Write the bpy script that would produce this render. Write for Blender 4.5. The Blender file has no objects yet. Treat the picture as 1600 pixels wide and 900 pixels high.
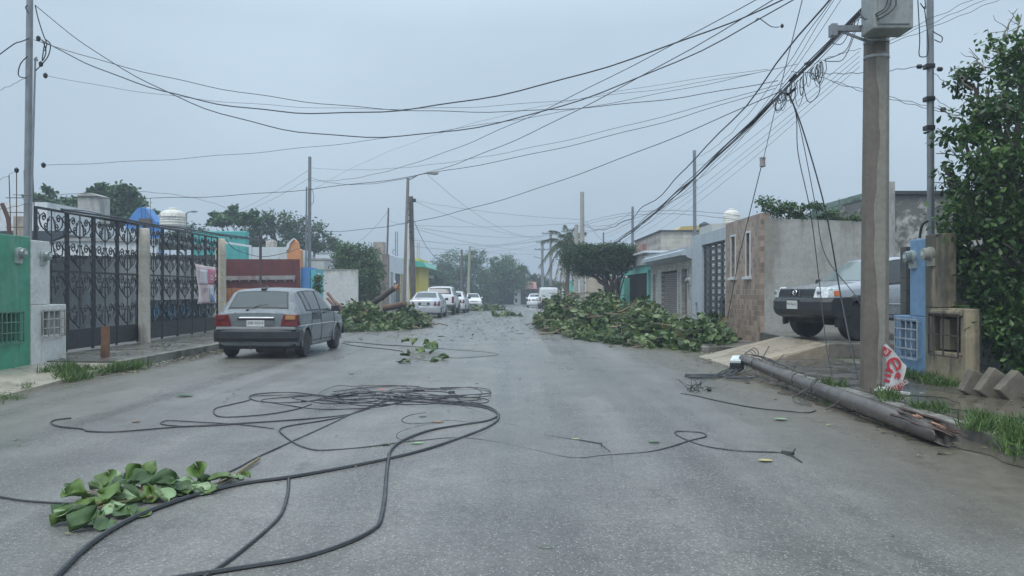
import bpy, bmesh, math, random
import numpy as np
from mathutils import Vector, Matrix
random.seed(7); RNG = np.random.default_rng(7)
R = math.radians
scene = bpy.context.scene
COL = scene.collection
# ---------------------------------------------------------------- camera
F = 1300.0; H = 1.4; CX = 800.0; CY = 454.0
cd = bpy.data.cameras.new('camera'); cam = bpy.data.objects.new('camera', cd); COL.objects.link(cam)
cam.location = (0, 0, H); cam.rotation_euler = (R(90), 0, 0)
cd.sensor_width = 36; cd.lens = 36*F/1600; cd.shift_y = 4/1600
cd.clip_start = .05; cd.clip_end = 3000
scene.camera = cam
# ---------------------------------------------------------------- sky, sun, exposure
world = bpy.data.worlds.new('World'); scene.world = world; world.use_nodes = True
nt = world.node_tree; nt.nodes.clear()
wo = nt.nodes.new('ShaderNodeOutputWorld'); bg = nt.nodes.new('ShaderNodeBackground')
sky = nt.nodes.new('ShaderNodeTexSky'); sky.sky_type = 'NISHITA'; sky.sun_disc = False
sky.sun_elevation = R(58); sky.sun_rotation = R(150); sky.air_density = 1; sky.dust_density = 4
mixw = nt.nodes.new('ShaderNodeMix'); mixw.data_type = 'RGBA'; mixw.inputs[0].default_value = .97
tc = nt.nodes.new('ShaderNodeTexCoord'); nz = nt.nodes.new('ShaderNodeTexNoise'); nz.inputs['Scale'].default_value = 1.9
nz.inputs['Detail'].default_value = 5
mp = nt.nodes.new('ShaderNodeMapping'); mp.inputs['Scale'].default_value = (1, 1, 2.2)
rp = nt.nodes.new('ShaderNodeValToRGB')
SK = 23.5
rp.color_ramp.elements[0].position = .3; rp.color_ramp.elements[0].color = (.39, .495, .595, 1)
rp.color_ramp.elements[1].position = .72; rp.color_ramp.elements[1].color = (.48, .597, .705, 1)
sc = nt.nodes.new('ShaderNodeMix'); sc.data_type = 'RGBA'; sc.blend_type = 'MULTIPLY'; sc.inputs[0].default_value = 1
sc.clamp_result = False
sc.inputs[7].default_value = (SK, SK, SK, 1)
nt.links.new(tc.outputs['Generated'], mp.inputs[0]); nt.links.new(mp.outputs[0], nz.inputs[0]); nt.links.new(nz.outputs[0], rp.inputs[0])
nt.links.new(rp.outputs[0], sc.inputs[6]); nt.links.new(sc.outputs[2], mixw.inputs[7]); nt.links.new(sky.outputs[0], mixw.inputs[6])
sepz = nt.nodes.new('ShaderNodeSeparateXYZ'); nt.links.new(tc.outputs['Generated'], sepz.inputs[0])
zr = nt.nodes.new('ShaderNodeValToRGB'); ze = zr.color_ramp.elements
ze[0].position = .0; ze[0].color = (.36, .36, .36, 1); ze[1].position = 1.0; ze[1].color = (1, .95, .89, 1)
e_ = ze.new(.30); e_.color = (.40, .40, .40, 1); e_ = ze.new(.62); e_.color = (.86, .82, .78, 1)
nt.links.new(sepz.outputs[2], zr.inputs[0])
zs = nt.nodes.new('ShaderNodeMix'); zs.data_type = 'RGBA'; zs.blend_type = 'MULTIPLY'; zs.inputs[0].default_value = 1; zs.clamp_result = False
nt.links.new(mixw.outputs[2], zs.inputs[6]); nt.links.new(zr.outputs[0], zs.inputs[7])
nt.links.new(zs.outputs[2], bg.inputs[0]); bg.inputs[1].default_value = .1
nt.links.new(bg.outputs[0], wo.inputs[0])
sd = bpy.data.lights.new('sun', 'SUN'); sd.energy = 1.2; sd.angle = R(25); sd.color = (1, .97, .93)
sun = bpy.data.objects.new('sun', sd); COL.objects.link(sun); sun.rotation_euler = (R(32), 0, R(-30))
scene.view_settings.view_transform = 'Standard'; scene.view_settings.look = 'None'
scene.view_settings.gamma = 1; scene.view_settings.exposure = 0.42
scene.render.engine = 'CYCLES'
scene.cycles.max_bounces = 6; scene.cycles.volume_bounces = 0; scene.cycles.transparent_max_bounces = 12

# ---------------------------------------------------------------- geometry helpers
def gz(Y):
    if Y < 30: return 0.0
    if Y < 50: return -.0067*(Y-30)**2/40
    if Y < 125: return -.0067*(Y-40)
    return -.5695
def P(px, py, Y): return Vector(((px-CX)*Y/F, Y, H-(py-CY)*Y/F))
def G(px, py, dz=0.0):
    Y = F*H/(py-CY)
    for _ in range(30): Y = F*(H-gz(Y)-dz)/(py-CY)
    return Vector(((px-CX)*Y/F, Y, gz(Y)+dz))
def YX(px, X): return X*F/(px-CX)          # depth at which the plane x=X crosses image column px
def ZY(py, Y): return H-(py-CY)*Y/F        # height of image row py at depth Y
WLOC = {}
def prop(o, label=None, cat=None, group=None, kind=None):
    if label: o['label'] = label
    if cat: o['category'] = cat
    if group: o['group'] = group
    if kind: o['kind'] = kind
    return o
def thing(name, label, cat, loc=(0, 0, 0), rz=0, group=None):
    o = bpy.data.objects.new(name, None); COL.objects.link(o); o.empty_display_size = .2
    o.location = loc; o.rotation_euler = (0, 0, rz); WLOC[o.name] = Vector(loc)
    return prop(o, label, cat, group)
def pieces(name, mat, parent, tubes, n=5, cap=True, **k):
    for pts, r in tubes:
        mb = MB(); mb.tube(pts, r, n, cap); mb.build(name, mat, parent, norm=False, **k)
class MB:
    def __init__(s): s.v = []; s.f = []; s.mi = []; s.m = 0
    def poly(s, pts):
        n = len(s.v); s.v += [tuple(p) for p in pts]; s.f.append(tuple(range(n, n+len(pts)))); s.mi.append(s.m)
    def box(s, x0, x1, y0, y1, z0, z1):
        x0, x1 = min(x0, x1), max(x0, x1); y0, y1 = min(y0, y1), max(y0, y1); z0, z1 = min(z0, z1), max(z0, z1)
        s.hexa([(x0,y0,z0),(x1,y0,z0),(x1,y1,z0),(x0,y1,z0),(x0,y0,z1),(x1,y0,z1),(x1,y1,z1),(x0,y1,z1)]); return s
    def hexa(s, p):
        n = len(s.v); s.v += [tuple(q) for q in p]
        for f in ((0,3,2,1),(4,5,6,7),(0,1,5,4),(1,2,6,5),(2,3,7,6),(3,0,4,7)): s.f.append(tuple(n+i for i in f)); s.mi.append(s.m)
    def bar(s, a, b, w, h, up=(0,0,1)):
        a = Vector(a); b = Vector(b); d = (b-a).normalized(); u = Vector(up)
        if abs(d.dot(u)) > .98: u = Vector((0,1,0))
        sx = d.cross(u).normalized(); uz = sx.cross(d).normalized()
        q = []
        for c in (a, b): q += [c-sx*w/2-uz*h/2, c+sx*w/2-uz*h/2, c+sx*w/2+uz*h/2, c-sx*w/2+uz*h/2]
        n = len(s.v); s.v += [tuple(x) for x in q]
        for f in ((0,3,2,1),(4,5,6,7),(0,1,5,4),(1,2,6,5),(2,3,7,6),(3,0,4,7)): s.f.append(tuple(n+i for i in f)); s.mi.append(s.m)
        return s
    def tube(s, pts, r, n=6, cap=True):
        pts = [Vector(p) for p in pts]; k = len(pts)
        rs = r if isinstance(r, (list, tuple)) else [r]*k
        base = len(s.v); prev = None
        for i, p in enumerate(pts):
            d = (pts[min(i+1, k-1)]-pts[max(i-1, 0)])
            if d.length < 1e-9: d = Vector((0,0,1))
            d.normalize()
            if prev is None:
                u = Vector((0,0,1)) if abs(d.z) < .9 else Vector((1,0,0))
                a = d.cross(u).normalized()
            else:
                a = prev-d*prev.dot(d)
                if a.length < 1e-6: a = d.cross(Vector((0.3,.2,1)))
                a.normalize()
            prev = a; b = d.cross(a)
            for j in range(n):
                t = 2*math.pi*j/n; s.v.append(tuple(p+(a*math.cos(t)+b*math.sin(t))*rs[i]))
        for i in range(k-1):
            for j in range(n):
                j2 = (j+1) % n; q = base+i*n
                s.f.append((q+j, q+j2, q+n+j2, q+n+j)); s.mi.append(s.m)
        if cap:
            s.f.append(tuple(base+j for j in reversed(range(n)))); s.mi.append(s.m)
            s.f.append(tuple(base+(k-1)*n+j for j in range(n))); s.mi.append(s.m)
        return s
    def lathe(s, prof, c, n=16, axis='z', cap=True):
        c = Vector(c); base = len(s.v)
        for (r, h) in prof:
            for j in range(n):
                t = 2*math.pi*j/n; a, b = r*math.cos(t), r*math.sin(t)
                q = {'z': (a, b, h), 'x': (h, a, b), 'y': (b, h, a)}[axis]
                s.v.append(tuple(c+Vector(q)))
        for i in range(len(prof)-1):
            for j in range(n):
                j2 = (j+1) % n; q = base+i*n
                s.f.append((q+j, q+j2, q+n+j2, q+n+j)); s.mi.append(s.m)
        if cap:
            s.f.append(tuple(base+j for j in reversed(range(n)))); s.mi.append(s.m)
            s.f.append(tuple(base+(len(prof)-1)*n+j for j in range(n))); s.mi.append(s.m)
        return s
    def prism(s, poly, a, b, axis='x'):
        # poly in the plane normal to axis: x:(y,z) y:(x,z) z:(x,y)
        def q(p, t): return {'x': (t, p[0], p[1]), 'y': (p[0], t, p[1]), 'z': (p[0], p[1], t)}[axis]
        n = len(s.v); k = len(poly)
        s.v += [q(p, a) for p in poly]+[q(p, b) for p in poly]
        s.f.append(tuple(range(n, n+k))); s.f.append(tuple(range(n+2*k-1, n+k-1, -1)))
        s.mi += [s.m, s.m]
        for i in range(k):
            j = (i+1) % k; s.f.append((n+i, n+k+i, n+k+j, n+j)); s.mi.append(s.m)
        return s
    def build(s, name, mat, parent=None, world=True, bevel=0, smooth=None, norm=True, base=True):
        me = bpy.data.meshes.new(name); v = s.v; off = Vector((0,0,0))
        if world:
            if parent is not None: off = WLOC[parent.name]
            elif base:
                a = np.array(v); off = Vector(((a[:,0].min()+a[:,0].max())/2, (a[:,1].min()+a[:,1].max())/2, a[:,2].min()))
        if off.length > 0: v = [(p[0]-off.x, p[1]-off.y, p[2]-off.z) for p in v]
        me.from_pydata(v, [], s.f)
        mats = mat if isinstance(mat, (list, tuple)) else [mat]
        for m in mats: me.materials.append(m)
        if len(mats) > 1: me.polygons.foreach_set('material_index', s.mi)
        if norm or smooth is not None:
            bm = bmesh.new(); bm.from_mesh(me)
            if norm: bmesh.ops.recalc_face_normals(bm, faces=bm.faces)
            if smooth is not None:
                for f in bm.faces: f.smooth = True
                for e in bm.edges:
                    if len(e.link_faces) == 2 and e.calc_face_angle(0) > R(smooth): e.smooth = False
            bm.to_mesh(me); bm.free()
        o = bpy.data.objects.new(name, me); COL.objects.link(o)
        if parent is not None: o.parent = parent; WLOC[o.name] = WLOC.get(parent.name, Vector((0,0,0)))
        else: o.location = off; WLOC[o.name] = off
        if bevel: 
            b = o.modifiers.new('bevel', 'BEVEL'); b.width = bevel; b.segments = 2; b.limit_method = 'ANGLE'; b.angle_limit = R(50)
        return o
def catmull(pts, n=8):
    pts = [Vector(p) for p in pts]; out = []
    for i in range(len(pts)-1):
        p0 = pts[max(i-1,0)]; p1 = pts[i]; p2 = pts[i+1]; p3 = pts[min(i+2,len(pts)-1)]
        for k in range(n):
            t = k/n; out.append(.5*((2*p1)+(p2-p0)*t+(2*p0-5*p1+4*p2-p3)*t*t+(3*p1-p0-3*p2+p3)*t**3))
    out.append(pts[-1]); return out
def text_mb(txt, size, origin, xdir, ydir, depth=.004, align='CENTER', font_scale=(1,1)):
    cu = bpy.data.curves.new('t', 'FONT'); cu.body = txt; cu.size = size; cu.align_x = align; cu.align_y = 'CENTER'
    cu.resolution_u = 3
    o = bpy.data.objects.new('t', cu); COL.objects.link(o)
    me = bpy.data.meshes.new_from_object(o)
    mb = MB(); xd = Vector(xdir).normalized()*font_scale[0]; yd = Vector(ydir).normalized()*font_scale[1]; zd = Vector(xdir).cross(Vector(ydir)).normalized()
    for v in me.vertices: mb.v.append(tuple(Vector(origin)+xd*v.co.x+yd*v.co.y+zd*depth))
    for p in me.polygons: mb.f.append(tuple(p.vertices)); mb.mi.append(0)
    bpy.data.objects.remove(o); bpy.data.curves.remove(cu); bpy.data.meshes.remove(me)
    return mb

# ---------------------------------------------------------------- materials
MATS = {}
def newmat(name):
    m = bpy.data.materials.new(name); m.use_nodes = True; n = m.node_tree; b = n.nodes['Principled BSDF']
    return m, n, b
def nd(n, typ, **kw):
    o = n.nodes.new(typ)
    for k, v in kw.items():
        if k.startswith('_'): setattr(o, k[1:], v)
        else: o.inputs[k].default_value = v
    return o
def coords(n, scale=(1,1,1), rot=(0,0,0), kind='Object'):
    t = n.nodes.new('ShaderNodeTexCoord'); m = n.nodes.new('ShaderNodeMapping')
    m.inputs['Scale'].default_value = scale; m.inputs['Rotation'].default_value = rot
    n.links.new(t.outputs[kind], m.inputs[0]); return m.outputs[0]
def noise(n, vec, scale, detail=4, rough=.55):
    o = nd(n, 'ShaderNodeTexNoise', Scale=scale, Detail=detail, Roughness=rough); n.links.new(vec, o.inputs['Vector']); return o.outputs[0]
def ramp(n, fac, stops):
    r = n.nodes.new('ShaderNodeValToRGB'); e = r.color_ramp.elements
    while len(e) < len(stops): e.new(.5)
    for i, (p, c) in enumerate(stops): e[i].position = p; e[i].color = tuple(c)+(1,) if len(c) == 3 else c
    n.links.new(fac, r.inputs[0]); return r.outputs[0]
def mix(n, fac, a, b, blend='MIX'):
    m = n.nodes.new('ShaderNodeMix'); m.data_type = 'RGBA'; m.blend_type = blend
    for s, v in ((0, fac), (6, a), (7, b)):
        if isinstance(v, (int, float)): m.inputs[s].default_value = v
        elif isinstance(v, tuple): m.inputs[s].default_value = v+(1,) if len(v) == 3 else v
        else: n.links.new(v, m.inputs[s])
    return m.outputs[2]
def bump(n, b, h, strength=.3, dist=.01):
    u = nd(n, 'ShaderNodeBump', Strength=strength, Distance=dist); n.links.new(h, u.inputs['Height']); n.links.new(u.outputs[0], b.inputs['Normal'])
def g3(v): return (v, v, v)
def M(name, col=None, rough=.6, var=.18, scale=3, bmp=.15, bscale=40, metal=0, stain=None, samt=.5, sscale=1.2, coat=0, streak=True, top=None):
    if name in MATS: return MATS[name]
    m, n, b = newmat(name); c = coords(n)
    f = noise(n, c, scale, 6)
    out = ramp(n, f, [(.3, tuple(x*(1-var) for x in col)), (.7, tuple(min(1, x*(1+var)) for x in col))])
    if stain:
        cs = coords(n, (1, 1, .22 if streak else 1)); s = noise(n, cs, sscale*2.2, 7, .65)
        if top:   # mould and run-off marks gathering towards the wall head
            sp = n.nodes.new('ShaderNodeSeparateXYZ'); n.links.new(c, sp.inputs[0])
            mr = nd(n, 'ShaderNodeMapRange'); mr.inputs[1].default_value = top[0]; mr.inputs[2].default_value = top[1]; mr.inputs[3].default_value = 0; mr.inputs[4].default_value = top[2]
            n.links.new(sp.outputs[2], mr.inputs[0]); ad = nd(n, 'ShaderNodeMath', _operation='ADD'); n.links.new(s, ad.inputs[0]); n.links.new(mr.outputs[0], ad.inputs[1]); s = ad.outputs[0]
        t = .64-.26*samt
        fac = ramp(n, s, [(t, g3(0)), (min(.98, t+.13), g3(.9))])
        out = mix(n, fac, out, stain)
        out = mix(n, 1.0, out, ramp(n, noise(n, c, sscale*9, 5, .7), [(.3, g3(.82)), (.7, g3(1.14))]), 'MULTIPLY')
    n.links.new(out, b.inputs['Base Color'])
    b.inputs['Roughness'].default_value = rough; b.inputs['Metallic'].default_value = metal
    if rough < .95:
        rr = ramp(n, noise(n, c, scale*1.7, 3), [(.3, g3(max(.03, rough-.12))), (.7, g3(min(1, rough+.12)))]); n.links.new(rr, b.inputs['Roughness'])
    if coat: b.inputs['Coat Weight'].default_value = coat; b.inputs['Coat Roughness'].default_value = .08
    if bmp: bump(n, b, noise(n, c, bscale, 5), bmp, .01)
    MATS[name] = m; return m
def glassmat(name, col=(.03,.04,.045), rough=.06, trans=0.0):
    if name in MATS: return MATS[name]
    m, n, b = newmat(name); b.inputs['Base Color'].default_value = col+(1,); 
    b.inputs['IOR'].default_value = 1.5
    c = coords(n); r = ramp(n, noise(n, c, 5, 3), [(.3, g3(rough)), (.75, g3(rough+.12))]); n.links.new(r, b.inputs['Roughness'])
    MATS[name] = m; return m
def leafmat(name, dark, mid, light, rough=.42, trans=.22, extra=None, p=(.45,.8,.955)):
    if name in MATS: return MATS[name]
    m, n, b = newmat(name)
    a = n.nodes.new('ShaderNodeAttribute'); a.attribute_name = 'leaf_tone'
    st = [(0, dark), (p[0], mid), (p[1], light)]
    if extra: st += [(p[2], light), (p[2]+.01, extra)]
    col = ramp(n, a.outputs['Fac'], st)
    n.links.new(col, b.inputs['Base Color']); b.inputs['Roughness'].default_value = rough
    t = nd(n, 'ShaderNodeBsdfTranslucent'); n.links.new(col, t.inputs[0])
    ms = n.nodes.new('ShaderNodeMixShader'); ms.inputs[0].default_value = trans
    n.links.new(b.outputs[0], ms.inputs[1]); n.links.new(t.outputs[0], ms.inputs[2])
    n.links.new(ms.outputs[0], n.nodes['Material Output'].inputs['Surface'])
    MATS[name] = m; return m
def brickmat(name, c1, c2, mortar, bw, bh, axes='yz', msize=.01, off=.5, rough=.6, var=.3, bmp=.4, stain=None, samt=.4):
    if name in MATS: return MATS[name]
    m, n, b = newmat(name)
    t = n.nodes.new('ShaderNodeTexCoord'); sp = n.nodes.new('ShaderNodeSeparateXYZ'); cb = n.nodes.new('ShaderNodeCombineXYZ')
    n.links.new(t.outputs['Object'], sp.inputs[0])
    ix = {'x': 0, 'y': 1, 'z': 2}
    n.links.new(sp.outputs[ix[axes[0]]], cb.inputs[0]); n.links.new(sp.outputs[ix[axes[1]]], cb.inputs[1])
    br = nd(n, 'ShaderNodeTexBrick', Color1=c1+(1,), Color2=c2+(1,), Mortar=mortar+(1,), Scale=1.0)
    br.inputs['Mortar Size'].default_value = msize; br.inputs['Brick Width'].default_value = bw; br.inputs['Row Height'].default_value = bh
    br.inputs['Mortar Smooth'].default_value = .3; br.offset = off
    n.links.new(cb.outputs[0], br.inputs[0])
    # per-brick wander
    c = coords(n); f = ramp(n, noise(n, c, 2.2, 5), [(.3, g3(1-var)), (.7, g3(1+var*.5))])
    out = mix(n, 1.0, br.outputs[0], f, 'MULTIPLY')
    if stain:
        cs = coords(n, (1, 1, .25)); s = noise(n, cs, 2.5, 7, .65); tt = .66-.30*samt
        out = mix(n, ramp(n, s, [(tt, g3(0)), (tt+.16, g3(.8))]), out, stain)
    n.links.new(out, b.inputs['Base Color']); b.inputs['Roughness'].default_value = rough
    inv = nd(n, 'ShaderNodeMath', _operation='SUBTRACT'); inv.inputs[0].default_value = 1; n.links.new(br.outputs['Fac'], inv.inputs[1])
    bump(n, b, inv.outputs[0], bmp, .01)
    MATS[name] = m; return m

# ---------------------------------------------------------------- leaves
T_BIG = (np.array([(0,0,0),(.3,0,-.02),(.65,0,-.01),(1,0,-.07),(.3,.13,.03),(.65,.25,.06),(.9,.17,.0),(.3,-.13,.03),(.65,-.25,.06),(.9,-.17,.0)]),
         [(0,1,4),(1,2,5,4),(2,3,6,5),(0,7,1),(1,7,8,2),(2,8,9,3)])
T_ALM = (np.array([(0,0,0),(.3,0,-.03),(.65,0,-.02),(1,0,-.07),(.25,.2,.05),(.55,.33,.07),(.85,.24,.0),(.25,-.2,.05),(.55,-.33,.07),(.85,-.24,.0)]),
         [(0,1,4),(1,2,5,4),(2,3,6,5),(0,7,1),(1,7,8,2),(2,8,9,3)])
T_SM = (np.array([(0,0,0),(.5,.24,.07),(1,0,-.03),(.5,-.24,.07)]), [(0,2,1),(0,3,2)])
T_GR = (np.array([(0,-.04,0),(0,.04,0),(.55,.03,.06),(.55,-.03,.06),(1,0,-.05)]), [(0,3,2,1),(3,4,2)])
def leaves(name, mat, pos, size, tmpl=T_SM, parent=None, up=1.0, droop=0.0, dirs=None, leaf_tone=None, world=True, nrmbias=None, flat=0):
    N = len(pos); tv, tf = tmpl
    pos = np.asarray(pos, float); size = np.broadcast_to(np.asarray(size, float), (N,))
    if dirs is None:
        a = RNG.uniform(0, 2*np.pi, N); el = RNG.normal(-droop, .5*(1-flat)+.05, N)
        d = np.stack([np.cos(a)*np.cos(el), np.sin(a)*np.cos(el), np.sin(el)], 1)
    else: d = np.asarray(dirs, float); d = d/np.linalg.norm(d, axis=1, keepdims=True)
    nn = RNG.normal(0, 1-flat, (N,3)); nn[:,2] += up
    if nrmbias is not None: nn += nrmbias
    y = np.cross(nn, d); y /= (np.linalg.norm(y, axis=1, keepdims=True)+1e-9); z = np.cross(d, y)
    V = pos[:,None,:]+size[:,None,None]*(tv[None,:,0:1]*d[:,None,:]+tv[None,:,1:2]*y[:,None,:]+tv[None,:,2:3]*z[:,None,:])
    off = Vector((0,0,0))
    if world and parent is not None: off = WLOC[parent.name]
    elif parent is None:
        off = Vector(((V[...,0].min()+V[...,0].max())/2, (V[...,1].min()+V[...,1].max())/2, V[...,2].min()))
    V = V.reshape(-1,3)-np.array(off)
    k = len(tv); me = bpy.data.meshes.new(name)
    lt = [len(f) for f in tf]; fl = np.concatenate([np.array(f) for f in tf])
    loops = (fl[None,:]+(np.arange(N)*k)[:,None]).reshape(-1)
    tot = np.tile(lt, N); start = np.concatenate([[0], np.cumsum(tot)[:-1]])
    me.vertices.add(N*k); me.vertices.foreach_set('co', V.reshape(-1))
    me.loops.add(len(loops)); me.loops.foreach_set('vertex_index', loops.astype(np.int32))
    me.polygons.add(len(tot)); me.polygons.foreach_set('loop_start', start.astype(np.int32)); me.polygons.foreach_set('loop_total', tot.astype(np.int32))
    me.update(calc_edges=True)
    r = RNG.uniform(0, 1, N) if leaf_tone is None else np.clip(leaf_tone, 0, 1)
    at = me.attributes.new('leaf_tone', 'FLOAT', 'POINT'); at.data.foreach_set('value', np.repeat(r, k).astype(np.float32))
    me.polygons.foreach_set('use_smooth', np.ones(len(tot), bool))
    me.materials.append(mat)
    o = bpy.data.objects.new(name, me); COL.objects.link(o)
    if parent is not None: o.parent = parent; WLOC[o.name] = WLOC[parent.name]
    else: o.location = off; WLOC[o.name] = off
    return o
def clump_points(clumps, per_m3=None, n=None, shell=.55):
    # clumps: (centre, rx, ry, rz); points biased to the outside of small sub-clumps
    w = np.array([c[1]*c[2]+c[1]*c[3] for c in clumps]); w = w/w.sum(); out = []; tone = []
    for c, ww in zip(clumps, w):
        m = max(6, int(n*ww)); k = max(3, m//55)
        u = RNG.normal(size=(k,3)); u /= np.linalg.norm(u, axis=1, keepdims=True); rr = RNG.uniform(.25, 1.0, k)**.6
        sub = u*rr[:,None]*np.array([c[1], c[2], c[3]])+np.array(c[0])
        idx = RNG.integers(0, k, m); sr = .30*min(c[1], c[2], max(c[3], .3*c[1]))+.05
        pts = sub[idx]+RNG.normal(0, sr*.75, (m,3))*np.array([1,1,.7])
        tv = RNG.uniform(0, .45, k)[idx]+RNG.uniform(0, .45, m)+.12*np.clip((pts[:,2]-c[0][2])/(c[3]+.01), -1, 1)  # tone random per sub-clump and leaf, lighter towards the clump top
        out.append(pts); tone.append(tv)
    return np.concatenate(out), np.concatenate(tone)
def limb(mb, a, b, r0, r1, wob=.08, n=6, seg=7):
    a = Vector(a); b = Vector(b); L = (b-a).length; pts = []
    for i in range(seg+1):
        t = i/seg; p = a.lerp(b, t); 
        if 0 < i < seg: p += Vector((random.gauss(0,1), random.gauss(0,1), random.gauss(0,.6)))*L*wob*.5
        pts.append(p)
    pts = catmull(pts, 2); k = len(pts)
    mb.tube(pts, [r0+(r1-r0)*i/(k-1) for i in range(k)], n); return pts
def tree(name, label, base, clumps, n, leaf, mat, bark, trunk_r=.18, fork=None, cat='tree', group=None, tmpl=T_SM, droop=.2, sprout=True):
    base = Vector(base); t = thing(name, label, cat, base, 0, group)
    pts, tone = clump_points(clumps, n=n)
    leaves('crown', mat, pts, leaf*RNG.uniform(.7, 1.25, len(pts)), tmpl, t, up=.9, droop=droop, leaf_tone=tone)
    mb = MB(); zc = min(c[0][2]-c[3]*.4 for c in clumps)
    fk = Vector(fork) if fork is not None else Vector((base.x+random.uniform(-.2,.2), base.y, base.z+(zc-base.z)*.65))
    limb(mb, base-Vector((0,0,.15)), fk, trunk_r, trunk_r*.75, .03, 8)
    for c in clumps: 
        m = limb(mb, fk, Vector(c[0]), trunk_r*.55, trunk_r*.12, .08, 5)
        for _ in range(3):
            e = Vector(c[0])+Vector((random.uniform(-1,1)*c[1], random.uniform(-1,1)*c[2], random.uniform(-.2,1)*c[3]))*.85
            limb(mb, m[len(m)*2//3], e, trunk_r*.16, trunk_r*.04, .08, 4, 4)
    mb.build('trunk', bark, t, smooth=60)
    return t
# ================================================================ ground, road, pavements
def ys(a, b, st): 
    n = max(1, int((b-a)/st)); return [a+(b-a)*i/n for i in range(n+1)]
def strip(name, prof, Y, mat, kind='structure', closed=False, xoff=None):
    # prof: list of (x, z above ground); swept along Y following the ground
    mb = MB(); k = len(prof)
    for y in Y:
        for (x, z) in prof: mb.v.append((x+(xoff(y, x) if xoff else 0), y, gz(y)+z))
    for i in range(len(Y)-1):
        for j in range(k-1):
            q = i*k+j; mb.f.append((q, q+1, q+k+1, q+k)); mb.mi.append(0)
    o = mb.build(name, mat, norm=False, base=False); prop(o, kind=kind); return o
def asphalt():
    m, n, b = newmat('wet_asphalt')
    g = n.nodes.new('ShaderNodeNewGeometry'); pos = g.outputs['Position']
    def mp(s, src=pos):
        q = n.nodes.new('ShaderNodeMapping'); q.inputs['Scale'].default_value = s; n.links.new(src, q.inputs[0]); return q.outputs[0]
    big = noise(n, mp((.55, .12, 1)), 1.0, 5, .6)
    patch = noise(n, pos, 1.1, 6, .65)
    vo = nd(n, 'ShaderNodeTexVoronoi', Scale=75.0); n.links.new(pos, vo.inputs['Vector'])
    vo2 = nd(n, 'ShaderNodeTexVoronoi', Scale=38.0); n.links.new(pos, vo2.inputs['Vector'])
    fine = noise(n, pos, 140, 3, .7)
    c = ramp(n, patch, [(.3, (.110,.106,.100)), (.7, (.176,.170,.160))])
    c = mix(n, 1.0, c, ramp(n, big, [(.3, g3(.78)), (.7, g3(1.12))]), 'MULTIPLY')
    c = mix(n, 1.0, c, ramp(n, fine, [(.32, g3(.68)), (.68, g3(1.34))]), 'MULTIPLY')
    c = mix(n, 1.0, c, ramp(n, noise(n, pos, 34, 6, .85), [(.36, g3(.66)), (.64, g3(1.36))]), 'MULTIPLY')
    sheen_trk = noise(n, mp((1.5, .035, 1)), 1.0, 3, .5)
    c = mix(n, 1.0, c, ramp(n, sheen_trk, [(.35, g3(.80)), (.65, g3(1.18))]), 'MULTIPLY')  # lengthwise track streaks; the wet sheen is put into the colour as well
    c = mix(n, ramp(n, noise(n, mp((1,.5,1)), 2.6, 7, .75), [(.55, g3(0)), (.70, g3(.6))]), c, (.055,.055,.05))
    # pale stones in the aggregate
    st = ramp(n, vo.outputs['Color'], [(.70, g3(0)), (.78, g3(.85))])
    near = ramp(n, vo.outputs['Distance'], [(.25, g3(1)), (.45, g3(0))])
    c = mix(n, mix(n, 1.0, st, near, 'MULTIPLY'), c, (.42,.415,.39))
    # mud along both gutters
    sp = n.nodes.new('ShaderNodeSeparateXYZ'); n.links.new(pos, sp.inputs[0])
    wob = nd(n, 'ShaderNodeMath', _operation='MULTIPLY_ADD'); n.links.new(noise(n, mp((1,.45,1)), 1.4, 5), wob.inputs[0]); wob.inputs[1].default_value = 1.5; wob.inputs[2].default_value = -.75
    ad = nd(n, 'ShaderNodeMath', _operation='ADD'); n.links.new(sp.outputs[0], ad.inputs[0]); n.links.new(wob.outputs[0], ad.inputs[1])
    mr = nd(n, 'ShaderNodeMapRange'); mr.inputs[1].default_value = 2.3; mr.inputs[2].default_value = 3.5; n.links.new(ad.outputs[0], mr.inputs[0])
    ml = nd(n, 'ShaderNodeMapRange'); ml.inputs[1].default_value = -4.2; ml.inputs[2].default_value = -6.7; n.links.new(ad.outputs[0], ml.inputs[0])
    mud = ramp(n, noise(n, pos, 5, 6, .7), [(.3, (.085,.075,.058)), (.7, (.165,.145,.112))])
    c = mix(n, mr.outputs[0], c, mud); 
    sc2 = nd(n, 'ShaderNodeMath', _operation='MULTIPLY'); n.links.new(ml.outputs[0], sc2.inputs[0]); sc2.inputs[1].default_value = .75
    c = mix(n, sc2.outputs[0], c, mud)
    n.links.new(c, b.inputs['Base Color'])
    wet = noise(n, mp((.9, .22, 1)), .9, 4, .6)
    r = mix(n, .5, ramp(n, wet, [(.36, g3(.15)), (.60, g3(.44))]), ramp(n, sheen_trk, [(.35, g3(.18)), (.62, g3(.44))]))
    n.links.new(r, b.inputs['Roughness']); b.inputs['IOR'].default_value = 1.42
    hh = mix(n, .5, fine, vo2.outputs['Distance'])
    bump(n, b, hh, .55, .012)
    return m
ASPH = asphalt()
EARTH = M('wet_earth', (.12,.10,.075), .7, .35, 2, .3, 20, stain=(.06,.10,.035), samt=.6, streak=False)
CONC = M('wet_pavement', (.17,.155,.135), .32, .25, 1.3, .12, 60, stain=(.075,.07,.06), samt=.75, sscale=.9, streak=False)
CONCL = M('pale_concrete', (.36,.32,.26), .35, .15, 1.5, .1, 60, stain=(.20,.18,.15), samt=.35, streak=False)
KERB = M('kerb_concrete', (.20,.19,.17), .45, .3, 3, .2, 40, stain=(.06,.06,.05), samt=.6, streak=False)
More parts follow.
